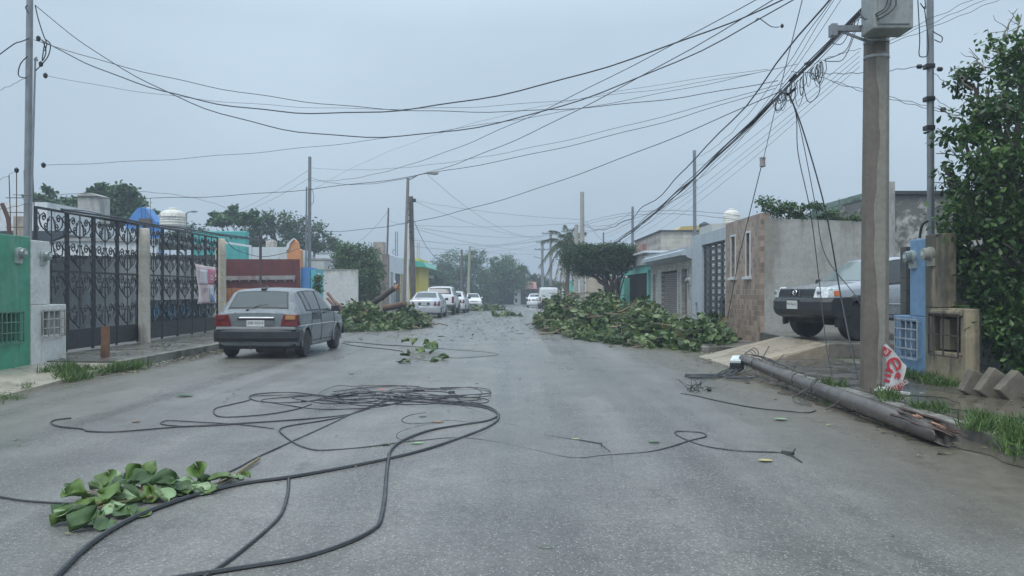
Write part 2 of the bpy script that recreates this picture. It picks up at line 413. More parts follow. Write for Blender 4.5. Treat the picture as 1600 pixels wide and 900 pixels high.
# one ground sheet to the horizon
mb = MB(); XS = [-250,-150,-60,-25,-12,-7.4,4.4,12,25,60,150,250]; YS = [-60,-10,5]+ys(10,60,2.5)+ys(65,125,5)+[140,200,300,400]
for y in YS:
    for x in XS: mb.v.append((x, y, gz(y)-.03))
k = len(XS)
for i in range(len(YS)-1):
    for j in range(k-1): q = i*k+j; mb.f.append((q, q+1, q+k+1, q+k)); mb.mi.append(0)
prop(mb.build('ground', EARTH, norm=False, base=False), kind='structure')
strip('road', [(-7.3,0),(-3,0),(0,.015),(3,0),(4.45,0)], ys(-12,108,1.0), ASPH)
# left pavement, kerb and the apron near the green wall
def pavement(name, x0, x1, ya, yb, z=.14, mat=CONC):
    mb = MB(); Y = ys(ya, yb, 1.4)
    # slabs with a small joint between them
    for i in range(len(Y)-1):
        a, c = Y[i], Y[i+1]-.012; za, zc = gz(a)+z, gz(c)+z+random.uniform(-.004,.004)
        mb.hexa([(x0,a,za-.3),(x1,a,za-.3),(x1,c,zc-.3),(x0,c,zc-.3),(x0,a,za),(x1,a,za),(x1,c,zc),(x0,c,zc)])
    o = mb.build(name, mat, norm=True, base=False); prop(o, kind='structure'); return o
pavement('left_pavement', -9.6, -7.12, 14.9, 95)
pavement('right_pavement', 4.45, 6.0, 4.0, 15.4, .13, M('dark_wet_pavement', (.085,.075,.064), .26, .3, 1.6, .12, 50, stain=(.045,.042,.036), samt=.5, streak=False))
pavement('right_pavement_far', 4.45, 6.0, 18.7, 95, .13)
def kerb(name, x0, x1, ya, yb, z):
    mb = MB(); Y = ys(ya, yb, 1.0)
    for i in range(len(Y)-1):
        a, c = Y[i], Y[i+1]-.008; d = random.uniform(-.012,.012)
        za, zc = gz(a)+z, gz(c)+z
        mb.hexa([(x0+d,a,za-.3),(x1,a,za-.3),(x1,c,zc-.3),(x0+d,c,zc-.3),(x0+d,a,za),(x1,a,za),(x1,c,zc),(x0+d,c,zc)])
    o = mb.build(name, KERB, bevel=.012, base=False); prop(o, kind='structure')
kerb('left_kerb', -7.12, -6.96, 14.9, 95, .145)
kerb('right_kerb', 4.28, 4.45, 5.0, 15.4, .12)
kerb('right_kerb_far', 4.28, 4.45, 18.7, 95, .135)
# concrete apron sloping from the left pavement to the road
mb = MB()
mb.hexa([(-8.6,10.8,-.2),(-6.7,10.8,-.2),(-6.9,14.88,-.2),(-9.6,14.88,-.2),(-8.6,10.8,.07),(-6.7,10.8,.012),(-6.95,14.88,.10),(-9.6,14.88,.14)])
mb.hexa([(-9.6,6,-.2),(-7.3,6,-.2),(-6.75,10.78,-.2),(-9.6,10.78,-.2),(-9.6,6,.06),(-7.3,6,.012),(-6.75,10.78,.010),(-9.6,10.78,.07)])
prop(mb.build('left_apron', CONCL, base=False), kind='structure')
mb = MB(); mb.hexa([(-11,10.8,-.2),(-8.62,10.8,-.2),(-9.62,14.88,-.2),(-11,14.88,-.2),(-11,10.8,.1),(-8.62,10.8,.072),(-9.62,14.88,.14),(-11,14.88,.16)])
prop(mb.build('yard_floor', CONC, base=False), kind='structure')
# beige ramp and the raised driveway of the right house
RAMP = M('ramp_concrete', (.36,.30,.225), .28, .12, 1.2, .06, 50, stain=(.25,.20,.15), samt=.3, streak=False)
mb = MB()
mb.hexa([(4.0,15.15,-.1),(5.95,15.62,-.1),(5.95,18.35,-.1),(3.95,17.6,-.1),(4.02,15.2,.012),(5.95,15.62,.40),(5.95,18.35,.40),(3.95,17.6,.012)])
prop(mb.build('driveway_ramp', RAMP, bevel=.008, base=False), kind='structure')
mb = MB(); mb.box(5.955,14.5,15.62,20.03,-.1,.40)
prop(mb.build('driveway', CONC, bevel=.01, base=False), kind='structure')
mb = MB(); mb.hexa([(4.45,15.42,-.1),(5.95,15.42,-.1),(5.95,15.60,-.1),(4.45,15.3,-.1),(4.45,15.42,.128),(5.95,15.42,.128),(5.95,15.6,.128),(4.45,15.43,.128)])
prop(mb.build('pavement_edge', CONC, base=False), kind='structure')
mb = MB(); mb.box(6.002,14.5,4,15.6,-.1,.125); prop(mb.build('garden_soil', EARTH, base=False), kind='structure')
# muddy water in the right gutter
PUD = M('muddy_water', (.115,.10,.075), .11, .2, 1.5, 0)
def puddle(name, pts, y0, y1, z=.006):
    mb = MB(); N = 70; top = []; bot = []
    for i in range(N+1):
        y = y0+(y1-y0)*i/N; a, c = pts(y)
        top.append((a, y, z+gz(y))); bot.append((c, y, z+gz(y)))
    for i in range(N): mb.poly([top[i], bot[i], bot[i+1], top[i+1]])
    prop(mb.build(name, PUD, norm=False, base=False), kind='structure')
def w1(y): return .12*math.sin(y*2.1)+.09*math.sin(y*5.3+1)+.05*math.sin(y*11)
puddle('puddle', lambda y: (4.27-(.50-w1(y)*.8)*max(0,math.sin((y-5.6)/9.2*math.pi))**.6, 4.275), 5.6, 14.8)
puddle('puddle_left', lambda y: (-6.95, -6.95+.02+max(0,.5*math.sin((y-17)/14*math.pi)*(1+w1(y)*2))), 17, 31)
puddle('pavement_water', lambda y: (4.85+w1(y)*1.3, 4.86+w1(y)*1.3+max(0,1.0*math.sin((y-6.2)/5*math.pi))), 6.2, 11.2, .137)
# cross street at the far end
strip('cross_street', [(-60,.004),(0,.004),(60,.004)], ys(100,112,3), ASPH)

# ================================================================ left side
GREEN = M('green_plaster', (.05,.25,.155), .45, .22, 1.6, .15, 25, stain=(.11,.29,.21), samt=.35, sscale=.8)
WHITEW = M('dirty_white_plaster', (.56,.57,.56), .6, .08, 2, .15, 30, stain=(.33,.33,.31), samt=.22, sscale=1.1, streak=False)
WHITE2 = M('pale_wall', (.62,.65,.68), .65, .06, 1.5, .05, 30, stain=(.42,.44,.45), samt=.3)
GREYW = M('grey_sheet', (.21,.225,.235), .6, .16, 1.2, .1, 30, stain=(.10,.11,.12), samt=.5)
METAL = M('galvanised_metal', (.22,.235,.25), .45, .15, 6, .05, 60, metal=.35)
DMETAL = M('black_iron', (.022,.024,.028), .4, .3, 8, .1, 60, metal=.2)
POSTC = M('post_concrete', (.40,.37,.32), .7, .18, 3, .3, 40, stain=(.22,.19,.16), samt=.5)
METERG = M('meter_grey', (.34,.38,.37), .4, .1, 6, .05, 40)
GLS = glassmat('meter_glass', (.20,.24,.23), .08)
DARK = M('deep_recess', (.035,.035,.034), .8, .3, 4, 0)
GRILLE = M('grille_paint', (.42,.43,.42), .5, .2, 10, .1, 60, stain=(.22,.15,.10), samt=.4)
def meter(wall, x, y, z, s=1, mat=None):
    # x is the wall face, facing +x when s=1, -x when s=-1
    mb = MB(); mb.lathe([(.10,0),(.105,s*.05),(.095,s*.06)], (x,y,z), 20, 'x')
    mb.box(x, x+s*.04, y-.085, y+.085, z-.17, z+.03)
    m = mb.build('electric_meter', mat or METERG, wall, smooth=50)
    g = MB(); g.lathe([(.088,0),(.088,s*.055),(.08,s*.08),(.02,s*.085)], (x+s*.055,y,z), 20, 'x'); g.build('dial_glass', GLS if not mat else mat, m, smooth=40)
    d = MB(); d.box(x+s*.141, x+s*.147, y-.04, y+.04, z-.02, z+.035); d.build('dial_plate', M('dial_plate', (.5,.52,.5), .4, .05), m)
def grille(wall, x, y0, y1, z0, z1, nx, nz, s=1, mat=GRILLE, off=.05):
    mb = MB(); r = .011
    X = x+s*off
    for i in range(nx+1):
        y = y0+(y1-y0)*i/nx; mb.bar((X,y,z0),(X,y,z1),r*1.6,r*1.6)
    for i in range(nz+1):
        z = z0+(z1-z0)*i/nz; mb.bar((X+.003*s,y0,z),(X+.003*s,y1,z),r*1.6,r*1.6)
    for y in (y0,y1):
        for z in (z0+.03,z1-.03): mb.bar((x,y,z),(X,y,z),r*1.4,r*1.4)
    return mb.build('window_grille', mat, wall)
def holed(mb, X0, X1, y0, y1, z0, z1, hy0, hy1, hz0, hz1):
    mb.box(X0,X1,y0,hy0,z0,z1); mb.box(X0,X1,hy1,y1,z0,z1)
    mb.box(X0,X1,hy0,hy1,z0,hz0); mb.box(X0,X1,hy0,hy1,hz1,z1)
# green service wall
t = thing('service_wall', 'green plaster service wall with meter and barred opening, left end of the pavement', 'wall', (-8.45,13.2,0))
mb = MB(); holed(mb, -8.35,-8.65, 12.3,14.42, 0,2.33, 13.35,14.1,.55,1.02)
mb.build('wall', GREEN, t, bevel=.012)
mb = MB(); mb.box(-8.60,-8.64,13.3,14.15,.5,1.05); mb.build('recess_panel', M('recess_green', (.10,.17,.14), .7, .3, 5), t)
meter(t, -8.35, 14.05, 2.03); grille(t, -8.35, 13.3, 14.15, .52, 1.05, 7, 3, mat=M('green_grille', (.10,.19,.15), .5, .2, 10))
# white service wall
t = thing('service_wall', 'white plaster service wall with meter and white barred opening, beside the iron gate', 'wall', (-8.45,15,0))
mb = MB(); mb.box(-8.34,-8.62,14.43,15.02,1.15,2.28); holed(mb, -8.335,-8.6,14.43,15.56,0,1.147,14.75,15.38,.60,1.02)
mb.build('wall', WHITEW, t, bevel=.015)
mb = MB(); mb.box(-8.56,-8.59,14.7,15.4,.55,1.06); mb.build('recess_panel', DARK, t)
mb = MB(); mb.box(-8.42,-8.55,15.05,15.36,.60,1.0); mb.build('meter_box', M('box_grey', (.30,.30,.29), .6), t)
meter(t, -8.34, 14.78, 2.02); grille(t, -8.335, 14.70, 15.42, .57, 1.05, 4, 3)
# iron gates ------------------------------------------------------------------
def spiral(cy, cz, r, turns, a0, sgn, n=12):
    out = []
    for i in range(n+1):
        t = i/n; a = a0+sgn*turns*2*math.pi*t; rr = r*(1-.86*t)
        out.append((cy+rr*math.cos(a), cz+rr*math.sin(a)))
    return out
def gate(label, x, y0, y1, z0, z1, npan, kick=.42):
    t = thing('iron_gate', label, 'gate', (x,(y0+y1)/2,z0))
    fr = MB(); sc = MB()
    for z in (z0+kick, z1, z0+kick+1.2): fr.bar((x,y0,z),(x,y1,z),.035,.045)
    for i in range(npan+1):
        y = y0+(y1-y0)*i/npan; w = .055 if i % 2 == 0 else .028
        fr.bar((x,y,z0),(x,y,z1+.02),.05,w)
        if 0 < i < npan: fr.bar((x,y+.09,z0+kick),(x,y+.09,z1),.025,.025)
    fr.build('gate_frame', DMETAL, t)
    kp = MB(); kp.box(x-.015,x+.015,y0,y1,z0+.04,z0+kick); 
    kp.build('kick_plate', DMETAL, t)
    def cur(p, r=.016): sc.tube([(x+random.uniform(-.004,.004), a, b) for a, b in p], r, 4)
    pw = (y1-y0)/npan
    for i in range(npan):
        a = y0+pw*i; m = a+pw/2; zb = z0+kick
        # central stem
        cur([(m, zb), (m, z1)], .014)
        rows = [(zb+.02, .58), (zb+.62, .62), (zb+1.26, .6), (zb+1.88, z1-zb-1.9)]
        for ri, (q, h) in enumerate(rows):
            if h < .15: continue
            for s in (-1, 1):
                W = pw*.40*s
                # branch leaving the stem, sweeping out and curling back in (lyre)
                sw = [(m, q+.02), (m+W*.35, q+h*.16), (m+W*.85, q+h*.40), (m+W*.95, q+h*.68), (m+W*.62, q+h*.88)]
                p = [(v.y, v.z) for v in catmull([(0,u,w) for u, w in sw], 5)]
                cur(p); rr = min(abs(W)*.30, h*.16)
                cur(spiral(m+W*.62-0, q+h*.88-rr, rr, 1.25, math.pi/2, s))
                cur(spiral(m+W*.42, q+h*.30+rr*.6, rr*.9, 1.2, -math.pi/2 if s>0 else -math.pi/2, s), .014)
                cur([(m+W*.35, q+h*.16), (m+W*.30, q+h*.5), (m+W*.12, q+h*.78)], .013)
                cur(spiral(m+W*.28, q+h*.60, rr*.6, 1.0, 0, -s, 8), .013)
                # outer S against the frame
                sw = [(m+pw*.5*s, q+h*.05), (m+pw*.40*s, q+h*.25), (m+pw*.49*s, q+h*.5), (m+pw*.38*s, q+h*.76), (m+pw*.5*s, q+h*.95)]
                cur([(v.y, v.z) for v in catmull([(0,u,w) for u, w in sw], 3)], .013)
        for s in (-1,1): 
            for dz in (.9, 1.75): sc.lathe([(.0,-.03),(.032,0),(.0,.03)], (x, m+.06*s, zb+dz), 6, 'z')
    sc.build('scrollwork', DMETAL, t, norm=False)
    return t
gate('wide black wrought iron gate with scrolls, nearest the white service wall', -9.02, 15.75, 20.05, .16, 2.98, 4)
gate('black wrought iron gate with scrolls and a banner tied to it', -9.05, 20.5, 25.55, .16, 3.02, 5)
mb = MB(); mb.lathe([(.155,0),(.135,.05),(.13,2.2),(.12,2.86),(.10,2.88)], (-8.86,20.05,.02), 14); prop(mb.build('gate_post', POSTC, smooth=60), 'round weathered concrete post standing between the two iron gates', 'post')
mb = MB(); mb.lathe([(.18,0),(.165,.1),(.16,2.4),(.15,2.93),(.12,2.96)], (-9.05,25.85,.05), 14); prop(mb.build('gate_post', M('post_cream', (.46,.41,.32), .7, .15, 3, .25, 40, stain=(.25,.2,.15), samt=.4), smooth=60), 'cream round concrete post at the far end of the iron gates', 'post')
# painted low panel seen behind the far gate
mb = MB(); mb.box(-9.30,-9.34,20.6,25.5,.55,1.15); tp = mb.build('painted_panel', M('navy_panel', (.03,.05,.07), .6, .3, 3)); prop(tp, 'dark low panel painted with pale blue rounded shapes behind the far iron gate', 'panel')
pb = MB(); 
for i in range(11):
    y = 20.85+i*.44; r = random.uniform(.15,.21)
    pb = MB(); ring = [(-9.292, y+r*math.cos(a)*.9, .86+r*1.15*math.sin(a)) for a in [j*2*math.pi/14 for j in range(14)]]
    pb.poly(ring); pb.build('painted_shape', M('pale_blue_paint', (.17,.45,.62), .5, .25, 8), tp, norm=False)
for i in range(11):
    y = 20.85+i*.44+random.uniform(-.05,.05); r = random.uniform(.06,.10)
    pb = MB(); pb.poly([(-9.286, y+r*math.cos(a), .88+r*1.3*math.sin(a)) for a in [j*2*math.pi/10 for j in range(10)]])
    pb.build('painted_centre', M('dark_blue_paint', (.05,.12,.22), .5, .25, 8), tp, norm=False)
# banner
def cloth(name, fx, nu, nv, mat, parent=None, thick=.004):
    mb = MB()
    for i in range(nu+1):
        for j in range(nv+1): mb.v.append(tuple(fx(i/nu, j/nv)))
    for i in range(nu):
        for j in range(nv): q = i*(nv+1)+j; mb.f.append((q, q+nv+1, q+nv+2, q+1)); mb.mi.append(mb.m)
    o = mb.build(name, mat, parent, smooth=80, norm=False)
    so = o.modifiers.new('thickness', 'SOLIDIFY'); so.thickness = thick; so.offset = -1
    return o
def bann(u, v, off=0):
    y = 23.55+u*(1.55-.10*math.sin(v*3.1))+.10*math.sin(v*math.pi)*(1-u)
    z = 1.02+v*1.13-.05*u*(v)+.05*u*(1-v)*0
    x = -8.955+.035*math.sin(u*9+v*6)*(1-v*.5)+.05*(1-v)*math.sin(u*5+2)+off
    return (x, y, z)
t = thing('banner', 'pinkish white cloth banner hanging on the far iron gate', 'banner', (-8.95,24.3,1.0))
cloth('cloth', bann, 16, 14, M('banner_cloth', (.66,.52,.53), .6, .08, 2, .1, 20, stain=(.70,.60,.55), samt=.5), t)
def sub(fu0, fu1, fv0, fv1, off): return lambda u, v: bann(fu0+(fu1-fu0)*u, fv0+(fv1-fv0)*v, off)
cloth('pink_panel', sub(.66,.985,.52,.93,.012), 6, 6, M('banner_pink', (.55,.20,.27), .6, .1, 3), t)
cloth('white_panel', sub(.12,.62,.50,.88,.012), 8, 6, M('banner_white', (.58,.55,.58), .6, .06, 3), t)
cloth('blue_mark', sub(.70,.93,.12,.46,.014), 4, 6, M('banner_blue', (.42,.50,.58), .6, .35, 9), t)
cloth('blue_mark', sub(.74,.90,.03,.25,.018), 4, 5, M('banner_navy', (.10,.22,.42), .6, .3, 9), t)
for (u, v, s, tx, m) in ((.82,.72,.30,'ta',M('banner_ink_white', (.75,.72,.75), .6)), (.48,.38,.22,'gale',M('banner_ink_dark', (.25,.2,.33), .6))):
    o = bann(u, v, .03); text_mb(tx, s, o, (0,1,0), (0,0,1)).build('lettering', m, t, norm=False)
# rusty stump post
mb = MB(); limb(mb, G(164,570)+Vector((0,0,-.05)), G(163,570)+Vector((0,.05,.72)), .085, .078, .004, 7); prop(mb.build('wooden_stump', M('wet_wood', (.16,.075,.04), .6, .35, 5, .6, 30, stain=(.06,.03,.02), samt=.5), smooth=50), 'short brown wooden post standing at the kerb by the grass clump', 'post')
# wall between the two plots, facing the camera, with a ragged top edge
t = thing('yard_wall', 'grey wall with a ragged dark top edge behind the iron gates', 'wall', (-13,27,0))
mb = MB(); mb.box(-17.5,-9.35,27,27.18,-.1,2.45); mb.build('wall', GREYW, t)
mb = MB()
for i in range(40):
    x = -17.5+i*.2; mb.box(x,x+.19,26.97,27.2,2.44,2.50+random.uniform(0,.07))
mb.build('roof_edge', M('dark_edge', (.05,.055,.06), .8), t)
# floor of the gated yard
mb = MB(); mb.box(-18,-9.62,15.2,27,-.1,.13); prop(mb.build('yard_floor', CONC, base=False), kind='structure')

# nearest house on the left, seen above the service walls
t = thing('house', 'white flat roofed house with a dark sloping awning behind the first iron gate', 'house', (-15,24,0))
mb = MB(); mb.box(-24,-14.6,21.5,21.7,0,3.75); mb.box(-24,-23.8,21.5,30,0,3.5); mb.build('wall', WHITE2, t)
mb = MB(); mb.box(-16.7,-13.4,24,27,3.1,3.95); mb.build('parapet', WHITE2, t)
mb = MB(); mb.prism([(-16.9,3.1),(-12.6,3.1),(-12.9,2.9),(-15.6,2.0),(-16.9,2.0)], 23.7, 23.9, 'y'); mb.build('awning', M('awning_dark', (.05,.065,.08), .5, .2, 3), t)
t = thing('house', 'long low white house front seen through the iron scrolls', 'house', (-13,33,0))
mb = MB(); mb.box(-19,-14.1,33,33.2,0,3.35); mb.box(-19,-18.8,33,40,0,3.3); mb.build('wall', WHITE2, t)
mb = MB(); mb.box(-14.05,-12.35,32.6,36,1.0,2.75); mb.build('carport', M('carport_grey', (.10,.115,.125), .7, .2, 2), t)
mb = MB(); mb.box(-19.1,-14.0,32.9,40,3.35,3.47); mb.build('roof', M('roof_grey', (.3,.31,.31), .7), t)
# rebar sticking up behind the green wall
t = thing('rebar_column', 'rusty rebar cage above a bare concrete stub behind the green wall', 'rebar', (-9.9,17,0))
mb = MB(); b0 = P(35,355,17)
for dx in (-.22,0,.12,.26): 
    mb.tube([b0+Vector((dx-.12,abs(dx),-.9)), b0+Vector((dx-.12,abs(dx)*.5,1.15+random.uniform(-.1,.15)))], .011, 4)
for z in (.0,.3,.6): mb.tube([b0+Vector((-.34,0,z)), b0+Vector((.14,0,z))], .008, 4)
mb.build('rebar', M('rusty_bar', (.10,.07,.055), .8), t)
mb = MB(); c = P(33,350,17.3); mb.box(c.x-.1,c.x+.12,17.2,17.45,0,c.z+.15); mb.build('stub', POSTC, t)
mb = MB(); mb.tube(catmull([P(3,318,14.8),P(9,332,14.8),P(13,345,14.8),P(15,372,14.8)],4), .035, 6); prop(mb.build('bent_pipe', M('rust_pipe', (.11,.06,.05), .7)), 'bent rusty pipe sticking up behind the green wall', 'pipe')

def tinaco(name, label, px, y0, y1, wpx, Y, mat, lid=None, ribs=True):
    z0, z1 = ZY(y1, Y), ZY(y0, Y); r = wpx*Y/F/2; c = P(px, y1, Y)
    t = thing(name, label, 'water tank', c); h = z1-z0
    pr = [(r*.97,0),(r,h*.04)]
    if ribs:
        for i in range(4): a = h*(.12+.13*i); pr += [(r,a),(r*1.03,a+h*.02),(r*1.03,a+h*.05),(r,a+h*.07)]
    pr += [(r,h*.66),(r*.93,h*.76),(r*.62,h*.87),(r*.36,h*.91)]
    mb = MB(); mb.lathe(pr, c, 24); mb.build('tank', mat, t, smooth=50)
    mb = MB(); mb.lathe([(r*.36,h*.90),(r*.38,h*.97),(r*.30,h),(.01,h)], c, 16); mb.build('lid', lid or mat, t, smooth=50)
    return t
WPL = M('white_plastic', (.66,.64,.59), .45, .06, 3, 0, stain=(.5,.47,.4), samt=.3)
tn = tinaco('water_tank', 'white ribbed plastic water tank on a roof beyond the far iron gate', 270, 325, 356, 38, 44, WPL)
text_mb('Rotoplas', .26, P(270,340,44)+Vector((0,-.68,0)), (1,0,0), (0,0,1)).build('lettering', M('tank_ink', (.10,.13,.18), .5), tn, norm=False)
c = P(147,335,38); t = thing('water_tank', 'square grey concrete water tank on the roof behind the first iron gate', 'water tank', c)
mb = MB(); mb.box(c.x-.5,c.x+.5,37.5,38.5,c.z-.4,c.z+.78); mb.build('tank', M('tank_concrete', (.36,.36,.34), .8, .15, 3, .2, stain=(.2,.2,.2), samt=.5), t, bevel=.03)
mb = MB(); mb.prism([(c.x-.52,c.z+.78),(c.x+.52,c.z+.78),(c.x+.1,c.z+.93),(c.x-.2,c.z+.92)], 37.4, 38.6, 'y'); mb.build('lid', M('tank_lid', (.32,.32,.30), .8), t)
mb = MB(); mb.box(-22,-18.4,38.5,41,0,4.35); prop(mb.build('roof_room', WHITE2), 'plain white flat house carrying the square grey tank', 'house')
# blue dome shaped gable with rebar
t = thing('house', 'bright blue arched gable house with bare rebar on top, behind the gate post', 'house', P(220,350,46))
pr = [(198,352),(198,345),(203,340),(208,333),(214,326),(221,323),(228,326),(233,333),(238,340),(243,346),(243,352)]
mb = MB(); mb.prism([(P(a,b,46).x, P(a,b,46).z) for a, b in pr], 46, 47, 'y'); mb.box(P(196,0,46).x,P(245,0,46).x,46.02,47,0,ZY(350,46)); mb.build('wall', M('blue_paint', (.06,.22,.55), .6, .1, 2), t)
mb = MB()
for px, py in ((221,312),(227,309),(235,310)): mb.tube([P(px,345,45.9), P(px,py,45.9)], .016, 4)
mb.box(P(219,0,45.9).x,P(237,0,45.9).x,45.7,45.95,ZY(352,45.9),ZY(342,45.9)); mb.build('rebar', M('rusty_bar', (.1,.07,.055), .8), t)
# teal block
TEAL = M('teal_paint', (.06,.36,.35), .6, .1, 2, .05, stain=(.05,.28,.28), samt=.3)
t = thing('house', 'square teal block house with four small vent holes beside the gates', 'house', P(340,420,47))
a = P(300,361,47); b_ = P(385,361,47); mb = MB(); mb.box(a.x,b_.x,47,47.5,0,a.z); mb.build('wall', TEAL, t, bevel=.05)
for i in range(4): c = P(361+i*8.2,371,47); mb = MB(); mb.lathe([(.07,-.03),(.07,.0)], (c.x,46.985,c.z), 10, 'y'); mb.build('vent_hole', DARK, t)
mb = MB(); mb.bar(P(352,379,40),P(393,385,40),.1,.1); mb.build('gutter_pipe', WHITE2, t)
# white house with the orange stepped gable
t = thing('house', 'white parapet house with an orange stepped gable beyond the red fence', 'house', P(420,420,50))
a = P(384,386,50); b_ = P(452,389,50); mb = MB(); mb.box(a.x,b_.x,50,56,0,a.z); mb.build('wall', WHITE2, t)
pr = [(449,420),(449,389),(453,378),(459,373),(464,378),(466,388),(470,391),(470,420)]
mb = MB(); mb.prism([(P(x,y,49.7).x,P(x,y,49.7).z) for x, y in pr], 49.7, 50.2, 'y'); mb.build('gable', M('orange_paint', (.62,.25,.09), .6, .1, 2), t)
pr = [(446,392),(446,388),(449,380),(455,374),(459,372),(459.5,374),(454,379),(450,390)]
mb = MB(); mb.prism([(P(x,y,49.6).x,P(x,y,49.6).z) for x, y in pr], 49.6, 49.95, 'y'); mb.build('gable_trim', WHITE2, t)
tinaco('water_tank', 'small stained concrete drum tank left of the orange gable', 424, 374, 388, 17, 51, POSTC, ribs=False)
# plain low boxes to the right of it
for (x0,x1,y0,Y,lb) in ((479,507,406,52,'small pale grey box house right of the orange gable'),(500,545,396,60,'small white flat house half hidden by the round dark tree')):
    a = P(x0,y0,Y); b_ = P(x1,y0,Y); t = thing('house', lb, 'house', (a.x,Y,0))
    mb = MB(); mb.box(a.x,b_.x,Y,Y+4,-.3,a.z); mb.build('wall', M('grey_white_wall', (.5,.53,.54), .7, .08, 1.5, .05, stain=(.33,.35,.35), samt=.4), t)
    mb = MB(); mb.box(a.x-.05,b_.x+.05,Y-.05,Y+4.05,a.z,a.z+.1); mb.build('roof', M('roof_grey', (.3,.31,.31), .7), t)
# red sheet fence across the plot
RED = M('red_sheet', (.125,.026,.026), .5, .2, 1.5, .08, 30, stain=(.07,.02,.02), samt=.5)
t = thing('sheet_fence', 'dark red sheet metal fence with a grey rail behind the hatchback', 'fence', (-10.5,35,0))
mb = MB(); mb.box(-12.3,-8.93,35,35.05,.6,2.72)
for i in range(4): x = -11.9+i*.9; mb.box(x-.01,x+.01,34.985,35,.6,2.70)
mb.build('sheet', RED, t)
mb = MB(); mb.bar((-12.3,34.93,1.92),(-9.1,34.93,1.95),.05,.17); 
for i in range(9): mb.box(-12.2+i*.38,-12.17+i*.38,34.88,34.95,1.78,2.02)
mb.build('rail', M('rail_grey', (.30,.29,.29), .5, .2, 5, .1, stain=(.2,.1,.08), samt=.5), t)
mb = MB(); mb.box(-12.3,-9.0,35,35.1,-.1,.6); mb.build('base', M('navy_base', (.04,.06,.09), .6), t)
mb = MB(); mb.box(-11.9,-11.0,34.6,34.65,.3,1.5); 
for i in range(6): mb.box(-11.9+i*.17,-11.83+i*.17,34.55,34.6,.3,1.5)
prop(mb.build('slatted_panel', M('orange_slats', (.36,.15,.07), .6)), 'orange slatted panel leaning low against the red fence', 'panel')
mb = MB(); mb.tube([(P(407,0,33).x,33,0),(P(407,0,33).x,33,ZY(366,33))], .055, 8); prop(mb.build('steel_post', M('rust_post', (.075,.05,.045), .6, .2, 5)), 'thin dark rusty steel post in front of the red fence', 'post')
t = thing('service_wall', 'narrow blue service wall with meter at the end of the red fence', 'wall', (-8.9,36,0))
mb = MB(); mb.box(-8.93,-8.55,35.2,36.4,0,2.38); mb.build('wall', M('blue_wall_paint', (.07,.22,.50), .55, .1, 2, .05), t)
mb = MB(); mb.box(-8.54,-8.30,35.25,36.6,0,2.30); mb.build('teal_wall', M('teal_wall_paint', (.10,.42,.48), .55, .1, 2, .05), t); meter(t, -8.30, 35.4, 2.05)
# white boundary wall facing the camera
t = thing('boundary_wall', 'blank white boundary wall with a mould stained top left of the round dark tree', 'wall', (-9.5,40,0))
a = P(490,420.5,41); b_ = P(559,420.5,41)
mb = MB(); mb.box(a.x-.6,b_.x,41,41.2,-.1,a.z); mb.build('wall', M('white_mould', (.56,.57,.57), .6, .06, 1.5, .05, stain=(.34,.34,.29), samt=.15, sscale=.9, top=(1.6,2.6,.22)), t, bevel=.01)
mb = MB()
for i in range(24): x = a.x+i*.09; mb.box(x,x+.085,40.98,41.0,a.z-.03-random.uniform(0,.18)*max(0,1-i/20),a.z+.002)
mb.build('stain', M('mould', (.28,.28,.24), .8), t)
# dark gate and pillar, tall rough chimney, white shop front, yellow shop
t = thing('railing_gate', 'dark iron railing gate with spikes between white wall and shop', 'gate', (-9,50,0))
mb = MB()
for i in range(26): y = 45+i*.3; mb.bar((-9.2,y,0),(-9.2,y,1.95+.12*(i%2)),.03,.03)
for z in (.3,1.1,1.8): mb.bar((-9.2,45,z),(-9.2,52.8,z),.03,.05)
mb.build('bars', DMETAL, t)
mb = MB(); mb.box(-9.3,-9.26,45,52.8,0,1.6); mb.build('sheet', M('dark_sheet', (.03,.034,.036), .7), t)
a = P(606,430,54); mb = MB(); mb.box(-9.35,-8.75,53,53.5,-.2,ZY(432,53)+.1); mb.box(-9.4,-8.7,52.95,53.55,ZY(432,53)+.1,ZY(432,53)+.2); prop(mb.build('gate_pillar', M('cream_pillar', (.5,.43,.34), .7, .15, 3, .2)), 'cream masonry gate pillar behind the fallen branches', 'pillar')
t = thing('house', 'rough unplastered masonry house with a tall narrow block column', 'house', P(595,440,58))
mb = MB(); a = P(583,378,58); b_ = P(600,378,58); mb.box(a.x,b_.x,58,58.8,0,a.z)
mb.build('block_column', brickmat('rough_block', (.42,.36,.31), (.34,.29,.25), (.28,.26,.24), .4, .2, 'xz', stain=(.2,.17,.14), samt=.5), t)
mb = MB(); a = P(597,397,57); b_ = P(606.5,397,57); mb.box(a.x,b_.x,57,57.6,-.3,a.z); mb.build('wall', M('brown_render', (.20,.17,.15), .8, .2, 2), t)
t = thing('shop', 'white shop building with dark shutter openings behind the leaning poles', 'shop', (-9,62,0))
zt = ZY(398,59.5); mb = MB()
for (y0,y1,za,zb) in ((59.5,61.0,-.3,zt),(61.0,62.4,2.75,zt),(62.4,63.4,-.3,zt),(63.4,68,2.72,zt),(68,69.5,-.3,zt)): mb.box(-8.9,-9.1,y0,y1,za,zb)
mb.box(-14,-8.9,59.3,59.5,-.3,zt); mb.build('wall', M('cool_white_wall', (.60,.65,.70), .6, .05, 1.5, .03, stain=(.45,.48,.5), samt=.25), t)
mb = MB(); mb.box(-9.15,-9.2,61,62.4,-.3,2.75); mb.box(-9.15,-9.2,63.4,68,-.3,2.72); mb.build('shutter', M('shutter_dark', (.05,.06,.07), .6), t)
mb = MB()
for px, py in ((618,362),(621,362)): mb.tube([P(px,400,62), P(px,py,62)], .035, 5)
mb.tube(catmull([P(616,398,62),P(613,394,62),P(615,390,62),P(618,392,62)],3), .03, 5)
prop(mb.build('roof_pipes', METAL), 'pair of thin vertical pipes on the white shop roof', 'pipe')
